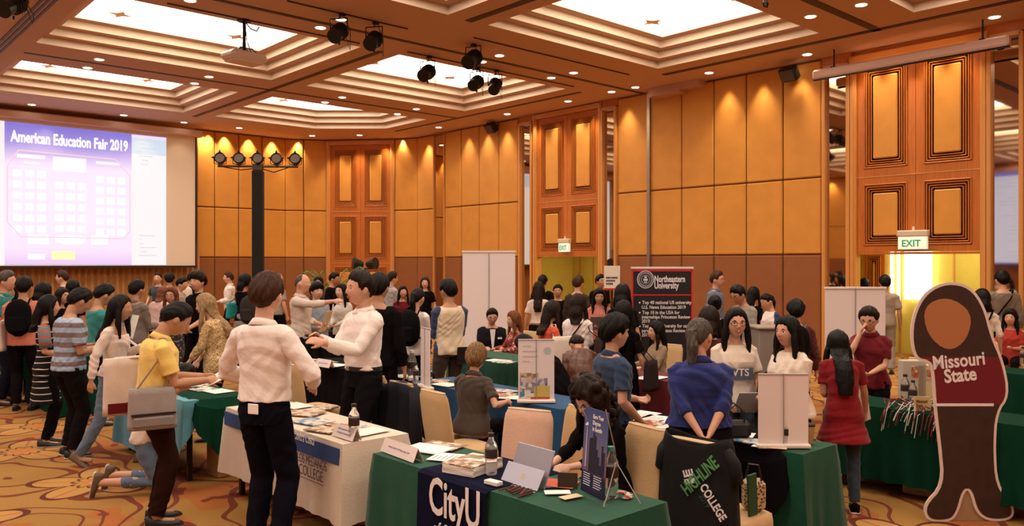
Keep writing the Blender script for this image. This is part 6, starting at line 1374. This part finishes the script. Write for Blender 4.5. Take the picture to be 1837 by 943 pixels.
# centre back
pp('farwhite', 'young man in a white shirt standing far off before the wall, facing left', 412, 19.5, 488, -70, 'm', 'pale', ('short', 'brown'), 'shirt', W_, 'trousers', DK, R='front', L='front', sleeve=.9, collar=True, face_on=True)
pp('tealbag', 'dark-haired woman in black with a teal shoulder bag', 437, 15.5, 492, 150, 'f', 'mid', ('bob', 'black'), 'shirt', BK, 'skirt', GR, R='front', L='front')
pp('bp2', 'long-haired woman with a dark backpack left of the young man in white', 459, 13.5, 499, 165, 'f', 'mid', ('long', 'black'), 'shirt', W2, 'trousers', DK)
pp('bald', 'bald man in a pale shirt pointing across the black table', 539, 11.8, 491, 82, 'm', 'light', ('bald', 'grey'), 'shirt', fab((.60, .52, .46), 'pale_shirt'), 'trousers', DK, R=(.12, .56, 1.38), L='front', sleeve=.80, collar=True, w=1.05)
pp('hoodie', 'boy in a pale blue hoodie behind the black table', 567, 12.6, 508, 40, 'm', 'light', ('mop', 'black'), 'loose', HB, 'trousers', DK, R='front', L='front', sleeve=.95, face_on=True)
pp('smile2', 'smiling long-haired woman in a white jacket left of the gesturing man', 614, 13.3, 509, -25, 'f', 'pale', ('long', 'black'), 'shirt', fab((.6, .55, .5), 'white_jacket'), 'trousers', DK, R='front', L='front', face_on=True, smile=True, sleeve=.95)
pp('far6', 'dark-haired man far behind beneath the palm', 596, 18, 489, 80, 'm', 'tan', ('short', 'black'), 'shirt', BK, 'trousers', DK, headp=10)
pp('far7', 'small far woman near the palm facing the camera', 572, 18.4, 497, 0, 'f', 'mid', ('bob', 'darkbrown'), 'shirt', BRN, 'trousers', DK, face_on=True)
pp('far8', 'far balding man partly behind the young man in white', 497, 17.5, 489, 150, 'm', 'light', ('bald', 'grey'), 'shirt', GR2, 'trousers', DK)
pp('blackback', 'man in black behind the gesturing man with the belt', 678, 8.4, 492, 170, 'm', 'tan', ('short', 'black'), 'shirt', BK, 'trousers', DK, sleeve=.95, w=1.04)
pp('greyphone', 'man in a grey shirt holding up a phone, far back', 702, 17, 488, 125, 'm', 'light', ('short', 'darkbrown'), 'shirt', fab((.36, .34, .36), 'silver_shirt'), 'trousers', DK, R='phone', sleeve=.9, collar=True)
pp('far9', 'far dark-haired woman in red right of the man with the phone', 722, 15.5, 513, 20, 'f', 'mid', ('long', 'black'), 'shirt', MR, 'trousers', DK)
pp('far10', 'woman in black standing before the dark corner strip', 763, 18, 497, 0, 'f', 'pale', ('bob', 'brown'), 'shirt', BK, 'trousers', DK, face_on=True)
pp('wtee', 'woman in a white T-shirt carrying a black backpack on both shoulders', 746, 10.4, 517, 160, 'f', 'light', ('pony', 'black'), 'shirt', W_, 'trousers', DK, L='front', R='front', sleeve=.5, headp=10)
pp('raglan', 'man in a cream T-shirt with navy sleeves seen from behind', 806, 10, 502, -150, 'm', 'tan', ('short', 'black'), 'shirt', [fab((.70, .58, .42), 'cream_tee'), NV if False else fab((.04, .06, .13), 'navy_sleeve')], 'trousers', fab((.06, .045, .04), 'grey_brown_trousers'), R='front', L='front', sleeve=.62, heady=-10, w=1.08)
pp('suit', 'seated man with glasses in a black suit and white shirt', 882, 12.1, 553, 8, 'm', 'light', ('undercut', 'black'), 'jacket', fab((.012, .012, .015), 'black_suit'), 'trousers', DK, sit=True, headp=18, R='desk', L='desk', sleeve=.95, face_on=True, glasses=True)
pp('flower', 'seated auburn-haired woman in a flowered blouse facing left', 924, 11.7, 560, -65, 'f', 'light', ('wavy', 'red'), 'shirt', FL, 'trousers', DK, sit=True, R='desk', L='desk', sleeve=.9, face_on=True)
pp('wblouse', 'woman in a cream blouse and black trousers, long dark hair down her back', 966, 14, 505, 172, 'f', 'light', ('long', 'darkbrown'), 'shirt', W2, 'trousers', DK, sleeve=.5, hem=1.0)
pp('c2', 'dark-haired man mostly hidden near the middle doorway', 973, 16.5, 494, 165, 'm', 'tan', ('short', 'black'), 'shirt', BK, 'trousers', DK)
pp('c3', 'young man facing the camera in black, in the middle doorway crowd', 1001, 15.3, 511, -8, 'm', 'tan', ('short', 'black'), 'shirt', BK, 'trousers', DK, face_on=True)
pp('c4', 'man in a dark suit turned away before the yellow doorway', 1036, 14.5, 495, 150, 'm', 'light', ('short', 'brown'), 'jacket', fab((.05, .035, .03), 'dark_suit'), 'trousers', DK, sleeve=.95)
pp('redtop', 'long-haired woman in a red top with a bag strap over her shoulder', 984, 9.25, 540, 125, 'f', 'light', ('long', 'darkbrown'), 'shirt', fab((.62, .10, .05), 'orange_red_top'), 'trousers', DK, sleeve=.2, headp=12, extra=dict(hairlen=.3), R='front', L='front')
pp('wblouse2', 'woman in a white blouse with a black strap across her back', 1036, 9.95, 529, 162, 'f', 'light', ('bob', 'darkbrown'), 'loose', W_, 'trousers', DK, sleeve=.85, R='front', L='front', extra=dict(hairlen=.26))
pp('redwhite', 'long-haired woman in red and white reading a folder', 1074, 12.7, 517, 0, 'f', 'light', ('long', 'black'), 'shirt', fab((.55, .18, .14), 'red_white_top'), 'trousers', DK, headp=15, R='read', L='read', face_on=True, sleeve=.4)
pp('c5', 'young man half hidden behind the white poster', 1076, 16.5, 493, 30, 'm', 'tan', ('short', 'black'), 'shirt', BK, 'trousers', DK, face_on=True)
pp('c6', 'dark-haired woman before the left edge of the black roll-up', 1116, 10.9, 511, 165, 'f', 'mid', ('bob', 'black'), 'shirt', BK, 'trousers', DK)
pp('c7', 'woman in black with long hair right behind the denim shirt boy', 1117, 8.4, 540, 150, 'f', 'light', ('long', 'black'), 'shirt', BK, 'trousers', DK, R=(.26, .1, .9))
pp('bent1', 'woman bending over the blue table, long black hair falling down', 1003, 7.95, 606, -120, 'f', 'light', ('long', 'black'), 'shirt', BK, 'trousers', DK, lean=62, headp=18, R='low', L='low', sleeve=.9, hipz=None, extra=dict(hairlen=.62))
pp('bent2', 'stooping person in a brown leather jacket behind the bending woman', 1045, 8.3, 612, 185, 'm', 'tan', ('short', 'darkbrown'), 'jacket', LTR, 'trousers', DK, lean=52, headp=35, R='front', L='front', sleeve=.9)
pp('blazer', 'seated woman in a tan blazer facing left before the black roll-up', 1180, 9.85, 590, -72, 'f', 'light', ('wavy', 'black'), 'jacket', TN, 'trousers', DK, sit=True, R='desk', L='desk', sleeve=.95, face_on=True)
pp('backwall', 'man with glasses in a blue shirt walking along the panelled wall', 1284, 14.2, 487, 55, 'm', 'light', ('short', 'brown'), 'shirt', fab((.14, .17, .25), 'steel_blue_shirt'), 'trousers', DK, sleeve=.5, collar=True, face_on=True, glasses=True)
pp('greytee', 'man with glasses in a grey T-shirt and crossbody strap bending left', 1337, 11.3, 513, -62, 'm', 'tan', ('short', 'black'), 'shirt', GR2, 'trousers', DK, headp=22, lean=8, R='front', L='low', sleeve=.5, face_on=True, glasses=True, w=1.05)
pp('headband', 'dark-haired girl directly behind the man in the grey T-shirt', 1350, 13.1, 515, 130, 'f', 'light', ('long', 'black'), 'shirt', BK, 'trousers', DK)
pp('ponyt', 'ponytailed girl in a white and navy top looking down left', 1383, 12.2, 527, -70, 'f', 'light', ('pony', 'black'), 'shirt', [W_, fab((.04, .06, .13), 'navy_sleeve')], 'trousers', DK, headp=25, R='front', L='front', sleeve=.5)
pp('r1', 'dark-haired woman between the blue shirt back and the girl with glasses', 1283, 10.2, 530, 175, 'f', 'light', ('bun', 'black'), 'shirt', BK, 'trousers', DK)
pp('r2', 'brown-haired woman in dark maroon left of the girl with round glasses', 1272, 7.75, 552, 165, 'f', 'light', ('bob', 'darkbrown'), 'shirt', fab((.09, .02, .02), 'dark_maroon_top'), 'trousers', DK, sleeve=.9)
pp('r3', 'short-haired person in a maroon jacket with brown backpack straps', 1428, 9.3, 541, 165, 'm', 'light', ('mop', 'black'), 'jacket', fab((.09, .02, .02), 'dark_maroon_top'), 'trousers', DK, sleeve=.95)
pp('door1', 'dark-haired person left in the near doorway behind the white roll-up', 1551, 16.3, 500, 170, 'm', 'tan', ('short', 'black'), 'shirt', BK, 'trousers', DK)
pp('door2', 'man in a beige patterned shirt walking out the near doorway', 1588, 14.6, 494, 160, 'm', 'tan', ('short', 'black'), 'shirt', fab((.34, .28, .22), 'beige_patterned'), 'trousers', GR2, sleeve=.5)
pp('r4', 'woman in a white top with a black strap right of the display board', 1763, 11, 520, 165, 'f', 'light', ('bob', 'black'), 'shirt', W2, 'trousers', DK, sleeve=.6)
pp('r5', 'seated woman with long dark hair in a red top at the right edge', 1813, 12, 556, -40, 'f', 'light', ('wavy', 'black'), 'shirt', fab((.40, .04, .03), 'red_top'), 'trousers', DK, sit=True, R='desk', L='front', sleeve=.5, face_on=True)
pp('r6', 'man in a grey brown jacket with a crossbody strap, standing in for a mirror reflection', 1799, 13.0, 486, 172, 'm', 'light', ('short', 'black'), 'shirt', fab((.20, .16, .12), 'grey_brown_jacket'), 'trousers', DK, sleeve=.9)  # solid figure added in place of a man reflected in the right mirror
# ------------------------------------------------------------------ things people carry or wear
def carry(k, pts, r, m, lab, nm='bag_strap', flat=.25): pass
def box_thing(name, lab, cat, M, a, b2, m, r=.01, par=None):
    o = MB().bbox(a, b2, r).build(name, m, par); o.matrix_world = M if par is None else o.matrix_world
    if par is None: tag(o, lab, cat)
    return o
# belt, pocket card
def ring_on(q, z, ax, ay, oy, h, m, name):
    mb = MB(); n = 32; fr_ = q['fr'](z); rows = []
    for dz_, e in ((-h/2, 0), (-h/2, .004), (h/2, .004), (h/2, 0)): rows.append([q['SC'](fr_@Vector(((ax+e)*math.cos(a), oy+(ay+e)*math.sin(a), dz_))) for a in np.linspace(0, 2*PI, n)])
    mb.grid(rows); return mb.build(name, m, q['o'], smooth=False)
ring_on(Q['belt'], .992, .178, .128, .0, .035, M_black, 'belt'); qb = Q['belt']; v = qb['SC'](qb['fr'](.992)@Vector((.02, .133, 0))); MB().bbox(v-Vector((.022, .004, .018)), v+Vector((.022, .004, .018)), .003).build('belt_buckle', M_chrome, qb['o'])
q = Q['white1']; v = q['SC'](Vector((.03, -.138, .945))); o = MB().bbox(v-Vector((.042, .004, .034)), v+Vector((.042, .003, .034)), .004).build('pocket_card', M_paperb, q['o'])
def held(k, hand, w_, h_, m, lab, name='booklet', cat='booklet', tilt=-50, th=.006, yaw=0, off=(0, 0, 0)):
    q = Q[k]; p = (q['R']+q['L'])/2 if hand == 'B' else q[hand]; M = Matrix.Translation(p)@Matrix.Rotation(q['rz']+math.radians(yaw), 4, 'Z')@Matrix.Translation(off)@Matrix.Rotation(math.radians(tilt), 4, 'X')
    o = MB().bbox((-w_/2, -th/2, -h_*.35), (w_/2, th/2, h_*.65), .001).build(name, m); o.matrix_world = M; return tag(o, lab, cat)
held('yellow', 'B', .30, .24, M_paperb, 'open white booklet held by the man in the yellow polo', tilt=-68)
held('bald', 'L', .24, .32, mat('map_paper', (.66, .55, .32), .6), 'crumpled yellowish leaflets held by the bald pointing man', name='leaflet', tilt=-20)
held('glasses', 'B', .20, .24, mat('tablet_pale', (.40, .45, .55), .3), 'pale blue folder held by the smiling girl with glasses', name='folder', cat='folder', tilt=-40)
held('redwhite', 'B', .34, .26, mat('slate_folder', (.16, .17, .20), .5), 'open dark grey folder held by the woman in red and white', name='folder', cat='folder', tilt=-35)
held('tealt', 'B', .22, .30, M_paper, 'large cream sheet held by the person in the teal top', name='paper_sheet', cat='paper', tilt=-15, off=(0, .05, .05))
held('stripe', 'R', .20, .26, M_paper, 'cream booklet in front of the man in the striped T-shirt', tilt=-25, off=(0, .06, .02))
held('blackpolo', 'B', .2, .26, M_paper, 'white papers held low by the boy in the black polo', name='paper_sheet', cat='paper', tilt=-60)
held('greyphone', 'R', .075, .15, M_black, 'black phone held up by the man in grey', name='phone', cat='phone', tilt=0, th=.01)
held('belt', 'R', .03, .12, M_black, 'black pen or remote in the hand of the man with the belt', name='pointer', cat='pointer', tilt=-80, th=.02)
held('redback', 'R', .30, .42, mat('cream_board', (.68, .55, .50), .6), 'cream sheet with red print held by the woman in red', name='poster_sheet', cat='poster', tilt=-8, yaw=60, off=(.05, .03, .10))
def tote(k, side, w_, h_, m, lab, z=.75, off=.0, strapm=None, yo=0.0, name='tote_bag', th=.09, yaw=0, prints=None):
    q = Q[k]; t = bpy.data.objects.new(name, None); COL.objects.link(t); M = q['W']@Matrix.Translation((side*(.27+off), yo, z))@Matrix.Rotation(math.radians(yaw), 4, 'Z'); t.matrix_world = M; tag(t, lab, 'bag')
    mb = MB(); n = 24; rows = []
    for v in np.linspace(0, 1, 8): rows.append([Vector(((th/2*(1-.55*v)+.01)*math.copysign(abs(math.cos(a))**.5, math.cos(a)), w_/2*(1-.05*v)*math.copysign(abs(math.sin(a))**.35, math.sin(a)), -h_/2+h_*v)) for a in [2*PI*i/n for i in range(n)]])
    mb.add([p for r_ in rows for p in r_], [(i*n+j, i*n+(j+1) % n, (i+1)*n+(j+1) % n, (i+1)*n+j) for i in range(7) for j in range(n)]+[tuple(range(n))[::-1], tuple(range(7*n, 8*n))]); mb.build('bag_body', m, t, smooth=True)
    sh = M.inverted()@(q['W']@(q['sh'][1 if side > 0 else -1]+Vector((-side*.03, 0, .075))))
    MB().tube([(0, -w_*.3, h_/2), sh+Vector((side*.06, -.04, -.16)), sh+Vector((0, -.02, .0)), sh+Vector((0, .03, 0)), sh+Vector((side*.06, .05, -.16)), (0, w_*.3, h_/2)], .012, 8, flat=.4).build('strap', strapm or m, t)
    if prints: prints(t, th, w_, h_)
    return t
def prt(t, th, w_, h_):
    MB().box((th/2+.008, -w_*.42, -h_*.46), (th/2+.012, w_*.42, -h_*.28)).build('maroon_print', MR, t); MB().add([(th/2+.013, -w_*.1, -h_*.28), (th/2+.013, w_*.25, -h_*.28), (th/2+.013, .02, -h_*.12)], [(0, 1, 2)]).build('dark_triangle', M_black, t)
tote('yellow', -1, .42, .44, fab((.66, .56, .50), 'canvas_grey'), 'white canvas tote with a dark triangle print behind the yellow polo man', z=1.03, off=.0, yo=-.12, yaw=0, strapm=W2, prints=prt)
def zipp(t, th, w_, h_): MB().box((th*.5-.005, -w_*.45, -h_*.15), (th*.5+.008, w_*.45, -h_*.10)).build('zip', M_black, t); MB().bbox((th*.4, -w_*.42, -h_*.44), (th*.62, w_*.42, -h_*.18), .02).build('front_pocket', fab((.24, .21, .20), 'bag_grey_dark'), t)
tote('yellow', 1, .34, .30, fab((.30, .26, .25), 'bag_grey'), 'grey messenger bag at the hip of the man in the yellow polo', z=.92, off=-.06, yo=-.04, strapm=fab((.42, .34, .26), 'strap_tan'), name='messenger_bag', th=.13, prints=zipp)
tote('salmon', -1, .34, .40, W2, 'white tote with a red strap on the man in the salmon T-shirt', z=1.02, off=-.02, strapm=fab((.6, .03, .02), 'red_strap'))
tote('offsh', -1, .30, .36, W_, 'white carrier bag beside the woman in the off-shoulder blouse', z=.80, yo=.25, name='carrier_bag')
tote('tealbag', -1, .34, .30, fab((.02, .30, .30), 'teal_bag_fabric'), 'bright teal shoulder bag of the dark-haired far woman', z=1.08)
tote('girlright', 1, .32, .34, fab((.012, .011, .012), 'black_bag_fabric'), 'big black shoulder bag beside the girl in the cream top', z=.92, yo=-.05, name='shoulder_bag', th=.14, yaw=20)
tote('wblouse2', 1, .26, .20, fab((.05, .035, .03), 'brown_black_bag'), 'small dark bag on the woman in the white blouse', z=1.0, name='shoulder_bag')
tote('c7', 1, .28, .30, fab((.03, .02, .02), 'dark_handbag'), 'dark handbag beside the denim shirt boy', z=.84, name='handbag', yo=.1)
tote('redtop', 1, .30, .36, W2, 'cream tote on the woman in the red top', z=1.0)
def backpack(k, m, lab, s=1.0, strapm=None):
    q = Q[k]; t = bpy.data.objects.new('backpack', None); COL.objects.link(t); t.matrix_world = q['W']; tag(t, lab, 'backpack'); fr_ = q['fr'](1.25); C_ = lambda x, y, z: q['SC'](fr_@Vector((x, y, z)))
    mb = MB(); n = 20; rows = []
    for v in np.linspace(-1, 1, 11):
        e = math.sqrt(max(.05, 1-abs(v)**3)); rows.append([C_(.15*s*e*math.copysign(abs(math.cos(a))**.6, math.cos(a)), -.205*1.0+.085*s*e*math.copysign(abs(math.sin(a))**.6, math.sin(a)), v*.24*s-.02) for a in [2*PI*i/n for i in range(n)]])
    mb.add([p for r_ in rows for p in r_], [(i*n+j, i*n+(j+1) % n, (i+1)*n+(j+1) % n, (i+1)*n+j) for i in range(10) for j in range(n)]+[tuple(range(n))[::-1], tuple(range(10*n, 11*n))]); mb.build('pack', m, t, smooth=True)
    for s_ in (-1, 1): MB().tube([C_(s_*.09, -.14, .14), C_(s_*.10, -.09, .215), C_(s_*.105, .0, .235), C_(s_*.12, .10, .16), C_(s_*.145, .12, .02), C_(s_*.15, .02, -.12), C_(s_*.13, -.14, -.16)], .020, 8, flat=.35).build('strap', strapm or m, t)
    MB().bbox(C_(-.10*s, -.31*s, -.20), C_(.10*s, -.27*s, .0), .02).build('pocket', m, t); return t
BP = fab((.006, .006, .007), 'backpack_black')
backpack('wtee', BP, 'black backpack on the woman in the white T-shirt'); backpack('salmon', BP, 'black backpack on the man in the salmon T-shirt'); backpack('bp2', fab((.04, .035, .035), 'backpack_grey'), 'dark grey backpack left of the young man in white'); backpack('farbp', W2, 'white backpack on the far person by the wall', .8)
backpack('r3', BP, 'black backpack with brown leather straps on the maroon jacket', 1.0, LTR)
def crossbody(k, m, side=1):
    q = Q[k]; fr_ = q['fr'](1.25); C_ = lambda x, y, z: q['SC'](fr_@Vector((x, y, z))); s = side
    pts = [C_(s*.13, .02, .215), C_(s*.06, .135, .12), C_(-s*.06, .148, -.05), C_(-s*.165, .06, -.26), C_(-s*.17, -.05, -.28), C_(-s*.06, -.135, -.06), C_(s*.06, -.128, .10), C_(s*.13, -.03, .215)]
    MB().tube(pts, .014, 8, flat=.35).build('bag_strap', m, q['o'])
crossbody('greytee', LTR); crossbody('r6', BP); crossbody('r4', BP); crossbody('girlright', BP, 1); crossbody('wblouse2', BP, 1)
# straps and prints
q = Q['blackpolo']; a = MB(); v = q['SC'](Vector((.03, .20, 1.01)))
# T-shirt print of the smiling girl and back prints
def chest_text(k, body, z, y, size, m, bg=None, back=False, sx=1.0, x0=0.0):
    q = Q[k]; fr_ = q['fr'](z); v = q['SC'](fr_@Vector((x0, y, 0))); xd = Vector((-1, 0, 0)) if not back else Vector((1, 0, 0)); M = frame(v, xd, (0, 0, 1))
    text(body, size, m, q['o'], M, name='shirt_print', bold=.0015, align='CENTER', sx=sx)
    if bg: w_, h_, mm = bg; MB().bbox((-w_/2, -h_*.35, -.004), (w_/2, h_*.65, -.001), .001, M).build('print_block', mm, q['o'])
chest_text('glasses', 'VTS', 1.16, .150, .085, M_wprint, (.21, .10, mat('print_navy_grey', (.08, .11, .16), .7)))
# lapels, shirt front, tie-less suit of the seated man
q = Q['suit']; fr_ = q['fr'](1.25); v = [q['SC'](fr_@Vector(p)) for p in ((-.045, .152, .16), (.045, .152, .16), (.012, .160, -.16), (-.012, .160, -.16))]; MB().add(v, [(0, 1, 2, 3)]).build('shirt_front', W_, q['o']); v = [q['SC'](fr_@Vector(p)) for p in ((-.15, .150, .00), (-.08, .155, .00), (-.08, .155, .03), (-.15, .150, .03))]; MB().add(v, [(0, 1, 2, 3)]).build('name_badge', M_paperb, q['o'])
# small sleeve details
q = Q['bwdress']; 
for s_ in (-1, 1):
    Sp = q['sh'][s_]; MB().tube([Sp+Vector((-s_*.04, 0, .01)), Sp+Vector((s_*.01, 0, -.02)), Sp+Vector((s_*.035, .01, -.12)), Sp+Vector((s_*.05, .02, -.20))], [.055, .062, .062, .062], 14).build('sleeve', SC_, q['o'], smooth=True)
# laptop left of the suited man
pz = onz(838, 652, TZ); t = thing('laptop', (pz.x, pz.y, TZ+.008), 'open black laptop left of the seated man in the suit', 'laptop', rz=-YAW+.3); MB().bbox((-.16, -.11, 0), (.16, .11, .015), .004).build('keyboard_base', M_black, t); MB().bbox((-.16, 0, 0), (.16, .008, .21), .003, Matrix.Translation((0, -.11, .012))@Matrix.Rotation(math.radians(14), 4, 'X')).build('laptop_lid', M_black, t)
